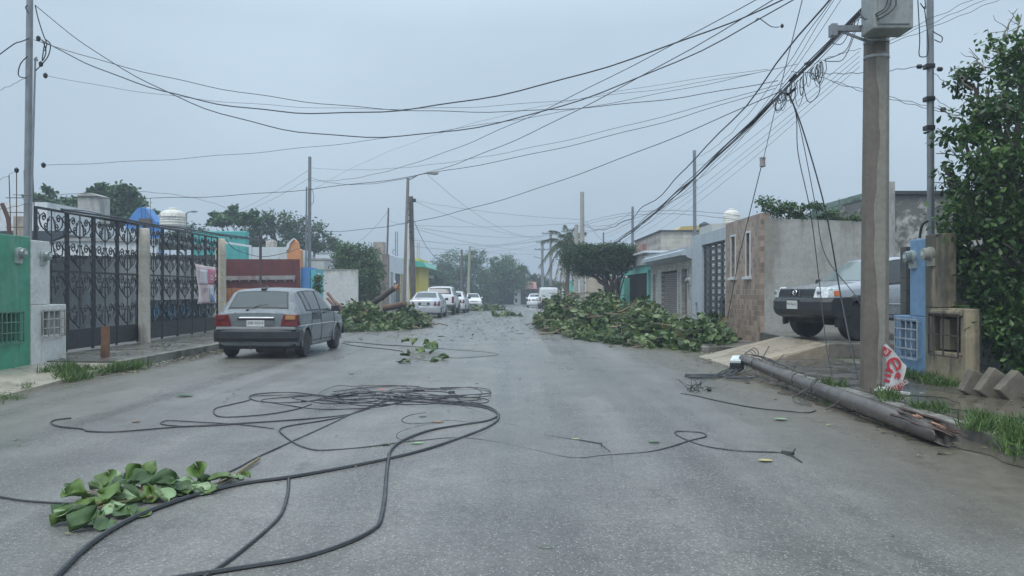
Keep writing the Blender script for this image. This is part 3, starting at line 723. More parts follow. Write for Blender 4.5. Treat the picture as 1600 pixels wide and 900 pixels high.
t = thing('shop', 'yellow shop with a green awning roof beyond the leaning poles', 'shop', (-9,75,0))
YEL = M('yellow_paint', (.62,.50,.05), .6, .08, 2)
mb = MB(); mb.box(-13,P(655,0,72).x,72,80,-.6,ZY(404,72)); mb.build('wall', YEL, t)
GRF = M('green_metal_roof', (.06,.40,.30), .35, .1, 2)
mb = MB(); x0 = P(640,0,71).x; x1 = P(668,0,71).x
mb.hexa([(x0-1,70.6,ZY(414,71)),(x1,70.6,ZY(418,71)),(x1,80,ZY(418,71)),(x0-1,80,ZY(414,71)),(x0-1,70.6,ZY(403,71)),(x1-.35,70.6,ZY(409,71)),(x1-.35,80,ZY(409,71)),(x0-1,80,ZY(403,71))])
mb.build('awning', GRF, t)
mb = MB(); mb.tube([P(652,405,76),P(652,379,76)],.05,5); mb.tube([P(655,405,76),P(655,379,76)],.05,5); prop(mb.build('rebar_column', M('pale_bar', (.4,.35,.3), .7)), 'pair of bare columns rising above the green awning shop', 'rebar')
t = thing('street_sign', 'white street name sign on a thin pole beyond the green awning', 'sign', (P(671,0,80).x,80,gz(80)))
mb = MB(); c = P(671,433,80); mb.tube([(c.x,80,gz(80)),(c.x,80,c.z+.3)], .04, 6); mb.build('pole', METAL, t)
mb = MB(); mb.box(c.x-.42,c.x+.42,79.93,79.96,c.z-.12,c.z+.13); mb.build('sign_plate', M('sign_white', (.55,.58,.6), .5), t)
mb = MB(); mb.box(c.x-.36,c.x+.36,79.915,79.925,c.z-.03,c.z+.03); mb.build('sign_text', M('sign_ink', (.3,.33,.36), .5), t)
# ================================================================ right side
# blue service wall
SKYB = M('sky_blue_paint', (.16,.29,.45), .5, .1, 1.6, .1, 30, stain=(.34,.28,.28), samt=.12, sscale=.9)
t = thing('service_wall', 'light blue service wall with meter and barred recess near the concrete pole', 'wall', (6.1,12.5,0))
mb = MB(); mb.box(6.0,6.3,12.07,12.55,1.02,2.16); holed(mb, 6.0,6.3,12.07,13.08,0,1.018,12.32,12.86,.40,.93)
mb.build('wall', SKYB, t, bevel=.012)
mb = MB(); mb.box(6.26,6.29,12.25,12.95,.35,.98); mb.build('recess_panel', M('blue_recess', (.08,.13,.20), .7), t)
mb = MB(); mb.box(6.08,6.24,12.55,12.84,.42,.90); mb.build('meter_box', M('box_blue', (.16,.24,.34), .6), t)
meter(t, 6.0, 12.42, 1.90, -1); grille(t, 6.0, 12.22, 12.92, .38, .97, 4, 4, -1, mat=M('white_rust_grille', (.36,.40,.44), .5, .2, 10, .1, stain=(.2,.11,.07), samt=.5))
# beige mouldy service wall
BEI = M('mouldy_beige', (.30,.25,.165), .75, .15, 2, .3, 25, stain=(.075,.07,.055), samt=.62, sscale=1.3, top=(.6,2.2,.16))
t = thing('service_wall', 'mould streaked beige service wall with meter and rusty barred niche beside the big tree', 'wall', (6.1,11.5,0))
mb = MB(); mb.box(5.99,6.17,11.54,12.065,1.16,2.20); holed(mb, 5.99,6.18,10.98,12.065,0,1.158,11.12,11.80,.55,1.04)
mb.box(5.95,6.2,11.05,11.86,1.06,1.13)
mb.build('wall', BEI, t, bevel=.015)
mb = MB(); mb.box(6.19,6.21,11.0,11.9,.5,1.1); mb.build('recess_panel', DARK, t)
mb = MB(); mb.box(6.05,6.16,11.5,11.76,.58,1.0); mb.build('meter_box', M('box_olive', (.17,.15,.10), .7), t)
meter(t, 5.99, 11.86, 1.92, -1, M('meter_old', (.30,.31,.27), .5, .15, 8))
grille(t, 5.99, 11.08, 11.86, .5, 1.08, 2, 2, -1, mat=M('rust_grille', (.06,.045,.04), .7, .3, 10))
# dark block wall behind the tree
mb = MB(); mb.box(6.30,14,13.3,13.5,0,2.1); prop(mb.build('block_wall', brickmat('dark_block', (.085,.085,.08), (.065,.065,.062), (.04,.04,.04), .4, .2, 'xz', stain=(.03,.035,.03), samt=.5)), 'dark damp block wall in the shade of the big tree', 'wall')
# tilted concrete border stones
for i, (px, py, s) in enumerate(((1535,618,.30),(1566,622,.34),(1597,626,.32))):
    c = G(px, py, .13); mb = MB(); a = R(28+8*i); rot = Matrix.Rotation(a, 3, 'Y'); 
    q = [Vector((x,y,z)) for z in (-s/2,s/2) for x, y in ((-s*.6,-.07),(s*.6,-.07),(s*.6,.07),(-s*.6,.07))]
    q = [tuple(rot @ v + Vector((c.x,c.y+.1,c.z+.10))) for v in q]; mb.hexa(q)
    o = mb.build('border_stone', M('border_concrete', (.15,.13,.10), .8, .25, 4, .4, 30, stain=(.06,.055,.045), samt=.6, streak=False), bevel=.015)
    prop(o, ['tilted concrete border block nearest the beige service wall', 'middle tilted concrete border block below the big tree', 'rightmost tilted concrete border block at the picture edge'][i], 'border stone', 'tilted border blocks under the tree')
# tiled house with side wall
TILE = brickmat('stone_tile', (.44,.32,.24), (.21,.145,.11), (.33,.28,.24), .15, .13, 'yz', .008, .5, .4, .25, .6)
SIDE = M('grey_render', (.36,.355,.335), .7, .08, 1.2, .08, 20, stain=(.24,.225,.20), samt=.32, sscale=.8, top=(1.2,3.1,.07))
t = thing('house', 'brown tiled house front with two slim windows and a grey rendered side wall', 'house', (7,21,0))
mb = MB(); y0, y1 = 20.06, 23.35
W = [(20.95,21.28),(22.33,22.72)]; z0, z1 = 1.78, 2.86
pts = [y0]+[v for w in W for v in w]+[y1]
for i in range(len(pts)-1):
    if i % 2 == 0: mb.box(6.0,6.22,pts[i],pts[i+1],-.1,3.27)
    else: mb.box(6.0,6.22,pts[i],pts[i+1],-.1,z0); mb.box(6.0,6.22,pts[i],pts[i+1],z1,3.27)
mb.build('tiled_wall', TILE, t)
mb = MB(); mb.hexa([(6.08,20.04,-.1),(9.0,20.04,-.1),(9.0,20.056,-.1),(6.08,20.056,-.1),(6.08,20.04,3.15),(9.0,20.04,3.05),(9.0,20.056,3.05),(6.08,20.056,3.15)]); mb.hexa([(6.222,20.06,-.1),(9.0,20.06,-.1),(9.0,20.26,-.1),(6.222,20.26,-.1),(6.222,20.06,3.13),(9.0,20.06,3.05),(9.0,20.26,3.05),(6.222,20.26,3.13)]); mb.build('side_wall', SIDE, t)
mb = MB(); mb.box(6.05,9.0,23.3,23.34,0,3.2); mb.box(6.25,9,20.3,23.3,2.7,2.85); mb.build('roof', M('roof_grey', (.3,.31,.31), .7), t)
for (a, c) in W:
    w = MB(); w.box(5.975,6.01,a-.05,a,z0-.03,z1+.05); w.box(5.975,6.01,c,c+.05,z0-.03,z1+.05); w.box(5.975,6.01,a,c,z1,z1+.05); wf = w.build('window', M('frame_pale', (.55,.58,.60), .5, .05), t)
    w = MB(); w.box(5.90,6.05,a-.10,c+.10,z0-.10,z0-.03); w.build('sill', M('frame_pale', (.55,.58,.60), .5, .05), wf, bevel=.008)
    w = MB(); w.box(6.12,6.14,a,c,z0,z1); w.build('pane', glassmat('dark_pane', (.03,.035,.04), .08), wf)
    w = MB(); 
    for i in range(1,5): w.bar((6.04,a,z0+(z1-z0)*i/5),(6.04,c,z0+(z1-z0)*i/5),.02,.02)
    w.bar((6.04,(a+c)/2,z0),(6.04,(a+c)/2,z1),.02,.02); w.build('window_bars', DMETAL, wf)
# weathered tall house behind the pickup
t = thing('house', 'tall mould blackened rendered house wall behind the pickup truck', 'house', (11,21,0))
mb = MB(); mb.box(9.15,14.5,20.08,26,-.1,3.72); mb.build('wall', M('black_mould_render', (.40,.40,.38), .75, .1, 1.2, .1, 20, stain=(.10,.10,.095), samt=.35, sscale=1.4, top=(1.6,3.8,.26), streak=False), t)
mb = MB(); mb.box(9.0,9.2,19.98,20.3,-.1,4.02); mb.build('column', M('column_grey', (.35,.35,.33), .7, .1, 3, .1, stain=(.2,.2,.19), samt=.5), t)
mb = MB(); mb.box(9.2,14.5,20.0,26.1,3.72,3.80); mb.build('roof_edge', M('dark_edge', (.05,.055,.06), .8), t)
# small green tiled roof gable behind the grey wall
t = thing('house', 'white gable with a sloping green tiled roof above the grey wall', 'house', (9,24,0))
a = P(1283,338,23.5); b_ = P(1352,302,23.5); mb = MB(); mb.prism([(a.x,0),(b_.x,0),(b_.x,b_.z-.35),(a.x,a.z-.35)], 23.7, 26, 'y'); mb.build('wall', WHITE2, t)
mb = MB(); n = 11
GT = M('green_roof_tile', (.14,.20,.17), .6, .25, 6, .3, 30, stain=(.07,.08,.07), samt=.5)
for i in range(n):
    p = a.lerp(b_, i/n); q = a.lerp(b_, (i+1)/n)
    mb.prism([(p.x,p.z-.30),(q.x+.02,q.z-.30),(q.x+.02,q.z+.0),(p.x,p.z+.05)], 23.2, 26.2, 'y')
mb.build('roof', GT, t)
# grey garage house
PG = M('pale_grey_paint', (.42,.47,.52), .55, .05, 1.5, .05, 30, stain=(.33,.37,.40), samt=.25)
t = thing('garage_house', 'pale grey garage front with a dark lattice gate beside the tiled house', 'house', (7,25.5,0))
mb = MB(); mb.box(6.0,6.25,23.352,23.42,-.1,3.2); mb.box(6.0,6.25,26.35,26.95,-.1,3.2); mb.box(6.0,6.25,27.25,27.75,-.1,3.2)
mb.box(6.0,6.25,26.95,27.25,-.1,.55); mb.box(6.0,6.25,26.95,27.25,1.0,3.2); mb.box(6.0,6.25,23.42,26.35,2.83,3.2)
mb.build('wall', PG, t, bevel=.01)
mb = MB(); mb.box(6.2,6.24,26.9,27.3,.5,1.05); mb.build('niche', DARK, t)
mb = MB(); mb.box(10,10.2,23.4,27.7,0,2.9); mb.box(6.3,10,27.6,27.75,0,3.1); mb.box(6.25,10,23.352,23.5,0,3.1); mb.build('inner_wall', M('bright_inner_wall', (.78,.80,.80), .6, .04), t)
LG = M('gate_charcoal', (.045,.05,.055), .45, .15, 5)
mb = MB(); ya, yb = 23.43, 26.33
for i in range(5): y = ya+(yb-ya)*i/4; mb.box(6.08,6.13,y-.10,y+.10,.12,2.8)
for r in range(13):
    z = .30+r*.20
    for k in range(3): mb.box(6.09,6.12,ya,yb,z+k*.045-.008+.02,z+k*.045+.012+.02)
    mb.box(6.085,6.125,ya,yb,z+.135,z+.205)
mb.box(6.08,6.13,ya,yb,.12,.32); mb.box(6.08,6.13,ya,yb,2.76,2.82)
g = mb.build('lattice_gate', LG, t)
mb = MB(); mb.box(6.085,6.128,23.55,24.4,.35,1.2); mb.build('door_panel', LG, g)
# stone house
STONE = brickmat('ledger_stone', (.46,.43,.38), (.33,.31,.27), (.22,.21,.19), .30, .09, 'yz', .006, .4, .7, .35, .8)
t = thing('garage_house', 'stone clad garage house with a white cornice and slatted shutters', 'house', (7,31,0))
y0, y1 = 27.76, 36.0
ops = [(28.35,29.4,.55,2.15),(30.1,33.4,-.05,2.15),(34.6,35.4,.4,2.1)]
mb = MB(); pts = [y0]+[v for o in ops for v in o[:2]]+[y1]
for i in range(len(pts)-1):
    if i % 2 == 0: mb.box(6.0,6.3,pts[i],pts[i+1],-.2,2.45)
    else: o = ops[i//2]; mb.box(6.0,6.3,o[0],o[1],o[3],2.45); mb.box(6.0,6.3,o[0],o[1],-.2,o[2])
mb.build('stone_wall', STONE, t)
SL = M('slat_grey', (.20,.185,.17), .5, .15, 4)
for k, (a, c, za, zb) in enumerate(ops):
    mb = MB()
    for i in range(int((zb-za)/.085)): z = za+.01+i*.085; mb.hexa([(6.12,a,z),(6.16,a,z+.02),(6.16,c,z+.02),(6.12,c,z),(6.12,a,z+.055),(6.16,a,z+.075),(6.16,c,z+.075),(6.12,c,z+.055)])
    o = mb.build('garage_shutter' if k == 1 else 'louvre_window', SL, t)
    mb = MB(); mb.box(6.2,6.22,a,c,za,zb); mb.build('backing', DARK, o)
    mb = MB(); mb.box(5.97,6.0,a-.08,a,za,zb+.02); mb.box(5.97,6.0,c,c+.08,za,zb+.02); mb.build('frame', PG, o)
mb = MB(); mb.prism([(5.62,2.58),(5.62,2.72),(5.75,2.78),(5.75,2.86),(6.3,2.90),(9,2.9),(9,2.45),(6.0,2.45),(5.85,2.52),(5.8,2.58)], 27.76, 36.05, 'y'); mb.build('cornice', PG, t)
meter(t, 6.0, 28.1, 1.75, -1)
# next garage: teal pillars and black gate
TEAL2 = M('mint_paint', (.12,.42,.36), .6, .1, 2, .05)
t = thing('garage_house', 'mint green pillared carport with a black barred gate past the stone house', 'house', (7,40,0))
mb = MB(); mb.box(5.9,6.3,36.1,36.4,-.2,2.3); mb.box(5.8,6.3,43.6,45.9,-.2,2.05); mb.box(5.7,6.0,42.4,42.8,-.2,2.05); mb.box(6.0,6.4,36.1,45.9,2.2,2.55); mb.build('wall', TEAL2, t)
mb = MB(); mb.box(6.12,6.16,36.4,43.6,0,2.2)
for i in range(48): mb.bar((6.05,36.4+i*.15,0),(6.05,36.4+i*.15,2.2),.03,.03)
mb.build('barred_gate', M('gate_black', (.022,.022,.024), .6), t)
mb = MB(); mb.box(5.9,9,36.2,46,2.55,3.05); mb.build('slab', M('slab_grey', (.42,.42,.40), .7, .12, 2, .1, stain=(.22,.22,.21), samt=.45), t)
mb = MB(); mb.box(5.75,9,36.1,46.1,3.05,3.14); mb.build('slab_edge', WHITE2, t)
mb = MB(); a = P(1000,381,42); b_ = P(1032,381,42); mb.box(a.x,b_.x+.3,42,46,2.9,a.z); prop(mb.build('roof_room', M('worn_red_wall', (.36,.24,.23), .8, .15, 2, .1, stain=(.18,.05,.05), samt=.55)), 'worn reddish parapet room on the mint green carport roof', 'house')
# block house behind with yellow parapet and tanks
t = thing('house', 'raw block upper house with a yellow parapet behind the stone garage', 'house', P(1060,400,38))
a = P(1032.5,362,38); b_ = P(1092,362,38); mb = MB(); mb.box(a.x,b_.x+1.5,38,46,-.3,a.z); mb.build('wall', brickmat('pale_block', (.44,.41,.36), (.37,.34,.30), (.30,.28,.26), .4, .2, 'xz', stain=(.24,.22,.2), samt=.45), t)
mb = MB(); mb.box(a.x-.05,b_.x+1.6,37.9,46.1,a.z,a.z+.07); mb.build('roof_edge', M('dark_edge', (.05,.055,.06), .8), t)
mb = MB(); c0 = P(1048,361,41); c1 = P(1150,347,41); mb.prism([(c0.x,c0.z-.2),(c1.x,c0.z-.2),(c1.x,c1.z),(P(1120,350,41).x,P(1120,350,41).z),(P(1065,354,41).x,P(1065,354,41).z)], 41, 45, 'y'); mb.build('parapet', M('yellow_ochre', (.52,.40,.15), .6, .12, 2, .05, stain=(.4,.33,.2), samt=.3), t)
tinaco('water_tank', 'white plastic water tank on the roof above the lattice gate', 1143, 326, 352, 25, 31, WPL)
tinaco('water_tank', 'small black drum tank beside the yellow parapet', 1101, 347, 359, 17, 39, M('black_plastic', (.035,.05,.05), .5), ribs=False)
mb = MB(); a = P(1128,351,30.6); mb.box(a.x-.4,a.x+1.6,30.5,32.5,2.95,ZY(352,31)+.02); prop(mb.build('tank_base', M('base_grey', (.4,.4,.38), .8, .1, 2)), 'grey masonry base under the white roof tank', 'tank base')
# far houses on the right, behind the palm
t = thing('house', 'small teal and white house front under the palm', 'house', (5.5,66,0))
mb = MB(); mb.box(5.4,9,60,61,-.3,2.4); mb.build('wall', M('beige_wall', (.42,.36,.29), .8, .15, 2), t)
mb = MB(); a = P(888,440,66); mb.box(a.x,a.x+.40,65.8,66,ZY(458,66),ZY(438,66)); mb.box(a.x,a.x+.12,65.8,66,-.3,ZY(458,66)); mb.build('teal_wall', TEAL2, t)
mb = MB(); a = P(865,452,72); mb.box(a.x,a.x+.5,71.8,72.0,-.3,ZY(452,72)); mb.box(a.x+.7,a.x+.85,71.8,72.0,-.3,ZY(448,72)); mb.build('white_pillar', WHITE2, t)
# far end of the street
FY = 113
t = thing('house', 'dark walled house with a pink red tiled roof at the far end', 'house', P(838,470,FY))
mb = MB(); a = P(813,452,FY); b_ = P(838,452,FY); mb.box(a.x,b_.x+3,FY,FY+6,-.8,a.z); mb.build('wall', M('far_dark_wall', (.06,.06,.06), .8, .2, 1), t)
mb = MB(); a = P(818,452,FY-.3); b_ = P(839,443,FY-.3); mb.hexa([(a.x,FY-.4,a.z),(b_.x,FY-.4,a.z),(b_.x,FY+3,a.z+1),(a.x,FY+3,a.z+1),(a.x,FY-.4,a.z+.08),(b_.x,FY-.4,a.z+.08),(b_.x-.3,FY+3,b_.z+.3),(a.x+.1,FY+3,b_.z+.3)]); mb.build('roof', M('pink_tile', (.38,.15,.14), .6, .1, 1), t)
t = thing('gate_pillar', 'white gate pillar with two small dark openings at the far end', 'pillar', P(808,475,FY-1))
a = P(804,452,FY-1); b_ = P(813.5,452,FY-1); mb = MB(); mb.box(a.x,b_.x,FY-1,FY-.5,-.8,a.z); mb.build('pillar', M('far_white', (.66,.67,.68), .6, .05), t)
mb = MB(); c = P(806.5,460,FY-1); mb.box(c.x-.15,c.x+.15,FY-1.03,FY-.99,c.z-.15,c.z+.15); c = P(806.5,469,FY-1); mb.box(c.x-.15,c.x+.15,FY-1.03,FY-.99,c.z-.3,c.z+.2); mb.build('opening', DARK, t)
t = thing('house', 'low grey house with a pale sagging roof at the far end', 'house', P(790,475,FY+2))
mb = MB(); a = P(772,455,FY+2); b_ = P(803,455,FY+2); mb.box(a.x,b_.x,FY+2,FY+6,-.8,a.z); mb.build('wall', M('far_grey_wall', (.12,.12,.115), .8, .25, .6), t)
mb = MB(); mb.prism([(P(782,454,FY+1).x,P(782,454,FY+1).z),(P(803,454,FY+1).x,P(803,454,FY+1).z),(P(802,446,FY+1).x,P(802,446,FY+1).z),(P(790,447,FY+1).x,P(790,447,FY+1).z)], FY+1, FY+4, 'y'); mb.build('roof', M('far_roof', (.34,.30,.28), .8), t)
mb = MB(); a = P(690,458,FY+1); b_ = P(783,458,FY+1); mb.box(a.x,b_.x,FY+1,FY+1.3,-.8,ZY(456,FY+1)); prop(mb.build('boundary_wall', M('far_grey_wall', (.12,.12,.115), .8, .25, .6)), 'long dark boundary wall closing the far end of the street', 'wall')
# ================================================================ poles
POLE = M('pole_concrete', (.14,.12,.098), .65, .18, 2, .35, 30, stain=(.10,.088,.075), samt=.4, sscale=1.6)
PALER = M('pale_render', (.225,.21,.182), .7, .12, 3, .3, stain=(.19,.175,.15), samt=.35, sscale=1.5)
t = thing('utility_pole', 'tall concrete utility pole with a grey service box on the right pavement', 'pole', (4.72,10.8,.1))
bx, by = 4.70, 10.8
mb = MB(); hp = 8.2
def octo(r, z, dx): return [(bx+dx+r*math.cos(R(22.5+45*i)), by+r*math.sin(R(22.5+45*i)), z) for i in range(8)]
rings = [octo(.175-.0045*i*hp/8, .05+hp*i/8, .055*i/8*1.0) for i in range(9)]
for i in range(8):
    for j in range(8):
        k = (j+1) % 8; mb.m = 1 if (rings[0][j][0]+rings[0][k][0])/2 > bx+.09 and rings[0][j][1]+rings[0][k][1] < 2*by+.05 else 0; mb.poly([rings[i][j], rings[i][k], rings[i+1][k], rings[i+1][j]])
    mb.m = 0
mb.poly(rings[0][::-1]); mb.poly(rings[8]); mb.build('pole', [POLE, PALER], t)
mb = MB(); mb.m = 0
def patch_(y0, y1, w): pass
# pale render repair on the face towards the street
pr = []
for i in range(25):
    z = .2+i*.178; pr.append((z, -.03+.035*math.sin(i*.43)+.012*math.sin(i*1.9)+random.uniform(-.006,.006)))
for i in range(24):
    z0, e0 = pr[i]; z1, e1 = pr[i+1]
    def X(z): return bx+.055*(z-.05)/hp
    def rr(z): return (.175-.0045*(z-.05))*math.cos(R(22.5))+.003
    mb.poly([(X(z0)+e0-.02, by-rr(z0), z0),(X(z0)+.066, by-rr(z0), z0),(X(z1)+.066, by-rr(z1), z1),(X(z1)+e1-.02, by-rr(z1), z1)])
mb.build('repair_patch', PALER, t, norm=False)
for z in (4.42,4.62): mb = MB(); mb.lathe([(.158,-.018),(.162,0),(.158,.018)], (bx+.03,by,z), 16); mb.build('strap', M('steel_strap', (.30,.31,.31), .4, .1, 5, 0, metal=.5), t, smooth=40)
mb = MB(); x0 = P(1352,0,10.5).x; x1 = P(1413,0,10.5).x; mb.box(x0,x1,10.25,10.64,ZY(50,10.4),ZY(50,10.4)+.75); bo = mb.build('service_box', M('box_paint', (.25,.27,.265), .5, .08, 2, .05, stain=(.3,.3,.28), samt=.3), t, bevel=.02)
mb = MB(); mb.box(x0+.05,x1-.05,10.235,10.248,ZY(50,10.4)+.05,ZY(50,10.4)+.7); mb.build('door', M('box_paint', (.40,.42,.41)), bo, bevel=.005)
mb = MB(); zc = ZY(50,10.8); mb.bar((bx+.05,10.66,zc),(P(1299,50,10.66).x,10.66,zc),.06,.07); mb.bar((bx-.08,10.66,zc-.19),(P(1313,50,10.66).x,10.66,zc-.03),.025,.03); mb.box(P(1297,0,10.66).x,P(1306,0,10.66).x,10.6,10.72,zc-.10,zc+.05); mb.build('cross_arm', METAL, t)
mb = MB()
for k in (0,2,5):
    q = [P(1343,18+k*5,10.6), P(1352+k*4,30-k*2,10.5), P(1372,20+k*2,10.2), P(1385+k*3,8,10.2), P(1392,-30,10.2)]
    pieces('lead_cable', DMETAL, t, [(catmull(q,4), .008)])
mb = None

def mast(name, label, px, pyt, base, r0, r1, mat=METAL, lean=0, extra=None, cat='pole', n=8, group=None):
    Y = base[1]; top = P(px, pyt, Y); t = thing(name, label, cat, base, 0, group)
    mb = MB(); mb.tube([Vector(base)-Vector((0,0,.2)), Vector(base).lerp(top,.5), top], [r0,(r0+r1)/2,r1], n); mb.build('pole', mat, t, smooth=60)
    return t, top
# tall left service mast
t, LT = mast('service_mast', 'tall grey service mast standing behind the green and white walls', 47, -40, (P(41,372,14.9).x,14.9,0), .075, .055)
mb = MB(); mb.tube([P(48,372,14.8),P(55,92,14.8)], .017, 6); mb.tube([P(53.5,94,14.8),P(57,90,14.8),P(58,95,14.8)], .022, 6); mb.build('conduit', METAL, t)
mb = MB()
for pts in ([(55,8),(60,30),(68,55),(73,68),(70,80)],[(72,62),(79,70),(75,88),(64,102),(54,112)],[(44,20),(40,12),(43,8)],[(43,88),(32,100),(29,118),(42,122)],[(46,60),(33,65),(20,70),(-20,100)],[(66,62),(72,80),(66,95),(70,66)]):
    pieces('cable_loop', DMETAL, t, [(catmull([P(a,b,14.8) for a, b in pts],5), .010)])
for a, b in ((60,60),(71,118),(68,258),(64,100),(26,266)): c = P(a,b,14.8); mb = MB(); mb.lathe([(.01,-.05),(.035,-.03),(.04,.02),(.01,.05)], c, 8); mb.build('insulator', DMETAL, t)
# right service mast
t, RT = mast('service_mast', 'grey steel service mast rising behind the beige wall beside the big tree', 1453, -40, (6.25,12.4,0), .055, .052)
for a, b in ((1452,155),(1452,104),(1452,200)): c = P(a,b,12.4); mb = MB(); mb.box(c.x-.07,c.x+.06,12.33,12.47,c.z-.035,c.z+.035); mb.build('clamp', DMETAL, t, bevel=.01)
mb = MB()
for pts in ([(1434,0),(1437,60),(1436,85),(1442,89),(1449,85),(1450,60),(1444,10)],[(1457,48),(1462,52),(1472,58),(1470,66),(1460,62)],[(1437,372),(1441,352),(1450,345)],[(1438,5),(1446,14),(1444,-10)]):
    pieces('cable_loop', DMETAL, t, [(catmull([P(a,b,12.3) for a, b in pts],5), .008 if pts[0][1]<300 else .02)])
for a, b in ((1436,104),(1468,108),(1473,171)): c = P(a,b,12.3); mb = MB(); mb.lathe([(.01,-.04),(.035,-.02),(.035,.03),(.01,.05)], c, 8, 'x'); mb.build('insulator', DMETAL, t)
# house masts further down
t, M1 = mast('service_mast', 'grey double pipe service mast on the blue wall end left of the dark tree', 484, 245, (-8.75,35.9,0), .085, .07)
mb = MB(); mb.tube([P(478,440,35.7),P(479,292,35.7)], .035, 6); mb.tube(catmull([P(484,290,35.7),P(489,300,35.7),P(490,315,35.7),P(486,320,35.7)],5), .014, 5); mb.build('conduit', METAL, t)
mast('service_mast', 'thin grey service mast before the white shop', 607, 325, (P(602,440,58).x,58,gz(58)), .09, .06, M('mast_brown', (.12,.11,.11), .6))
mast('service_mast', 'grey service mast over the stone house cornice', 1085, 235, (P(1084,388,27.8).x+.05,27.8,0), .065, .055)
mast('service_mast', 'grey service mast above the right end of the flat clipped tree', 988.5, 323, (P(988.5,400,41).x,41,3.2), .075, .06)
mast('service_mast', 'short thin service mast above the middle of the flat clipped tree', 943, 363, (P(943,400,54).x,54,gz(54)), .07, .05)
# poles by the road
LP_ = M('pale_pole', (.36,.35,.32), .7, .12, 2, .15, 30, stain=(.25,.24,.22), samt=.4)
WD = M('dark_wood_pole', (.10,.085,.075), .75, .3, 2, .4, 30)
t, PA = mast('utility_pole', 'tall pale concrete utility pole behind the flat clipped tree', 909.5, 300, (P(910,0,50).x,50,gz(50)+.1), .17, .12, LP_)
mast('utility_pole', 'shorter pale concrete pole left of the tall one by the palm', 900.5, 351, (P(900,0,53).x,53,gz(53)+.1), .16, .12, LP_)
t, PB = mast('utility_pole', 'dark wooden utility pole just right of the street lamp', 642, 307, (P(646,0,54).x,54,gz(54)+.1), .19, .15, WD)
mb = MB(); c = P(647,313,53.8); mb.box(c.x-.1,c.x+.12,53.7,53.9,c.z-.12,c.z+.1)
mb.build('clamp', DMETAL, t)
for k in range(7): c = P(639.5+.4*k,318+9*k,53.7); mb = MB(); mb.box(c.x-.10,c.x+.10,53.65,53.75,c.z-.05,c.z+.05); mb.build('clamp', DMETAL, t)
# street lamp
t = thing('street_lamp', 'street lamp with a long curved arm leaning over the parked cars', 'street lamp', (P(633,0,52).x,52,gz(52)))
mb = MB(); mb.tube([(P(633,0,52).x,52,gz(52)), P(634,400,52), P(637.5,278,52)], [.17,.12,.09], 8); mb.build('pole', M('lamp_wood', (.20,.17,.15), .7, .2, 2, .3), t, smooth=60)
mb = MB(); mb.tube(catmull([P(638,281,52),P(645,278,52),P(655,272.5,52),P(668,270.5,52)],5), .045, 6); mb.build('lamp_arm', METAL, t)
c = P(676,270,52); mb = MB(); mb.lathe([(.02,-.38),(.09,-.30),(.13,-.05),(.15,.15),(.10,.34),(.02,.38)], c, 10, 'x'); mb.build('lamp_head', M('lamp_grey', (.38,.39,.38), .5), t, smooth=60)
mb = MB(); mb.tube([P(636.5,486,51.9),P(637,420,51.9),P(638,350,51.9)], [.09,.07,.05], 6); prop(mb.build('conduit_pipe', M('white_pipe', (.6,.6,.56), .5, .1, 2)), 'white pipe strapped upright in front of the street lamp pole', 'pipe')
mb = MB(); mb.tube([G(616,488),P(617,440,55)], .07, 6); prop(mb.build('sign_post', M('white_pipe', (.6,.6,.56))), 'short white post before the dark shop shutter', 'post')
# far poles
t, PC = mast('utility_pole', 'slim pale pole with a small bracket above the far white car', 734, 385, (P(731,0,90).x,90,gz(90)), .17, .12, M('olive_pole', (.30,.30,.22), .7))
mb = MB(); mb.bar(P(729,394,90),P(740,392,90),.08,.08); mb.bar(P(734,385,90),P(742,388,90),.06,.06); mb.build('cross_arm', METAL, t)
mast('utility_pole', 'dark wooden pole against the far trees', 721.5, 390, (P(721,0,97).x,97,gz(97)), .15, .12, WD)
for (px, pt, Y, arms, lb) in ((860.5,364,104,((365,848,872),(377,853,866)),'tall far utility pole with two cross arms above the van'),(847.5,376,108,((378.5,838,855),(390,836,857)),'lower far utility pole with two cross arms left of the taller one')):
    t, tp = mast('utility_pole', lb, px, pt-1, (P(px,0,Y).x,Y,gz(Y)), .2, .16, M('far_pole', (.22,.21,.2), .7))
    mb = MB()
    for (ay, ax0, ax1) in arms:
        mb.bar(P(ax0,ay,Y-.2),P(ax1,ay,Y-.2),.14,.14)
        for i in range(4): c = P(ax0+(ax1-ax0)*i/3,ay-1.2,Y-.2); mb.lathe([(.06,-.08),(.07,.1)], c, 6)
    mb.build('cross_arm', METAL, t)
mb = MB(); mb.tube([P(834,401,104), P(846,404,108)], .05, 5); prop(mb.build('lamp_arm', METAL), 'thin far street lamp arm left of the cross arm poles', 'street lamp')
mb = MB(); c = P(290.5,400,50); mb.tube([(c.x,50,0),P(291,334,50),P(295,331,50),P(302,330.5,50)], [.06,.05,.04,.04], 6); mb.lathe([(.02,-.25),(.08,0),(.02,.25)], P(303,330.5,50), 8, 'x'); prop(mb.build('street_lamp', METAL), 'small distant street lamp right of the white ribbed tank', 'street lamp')

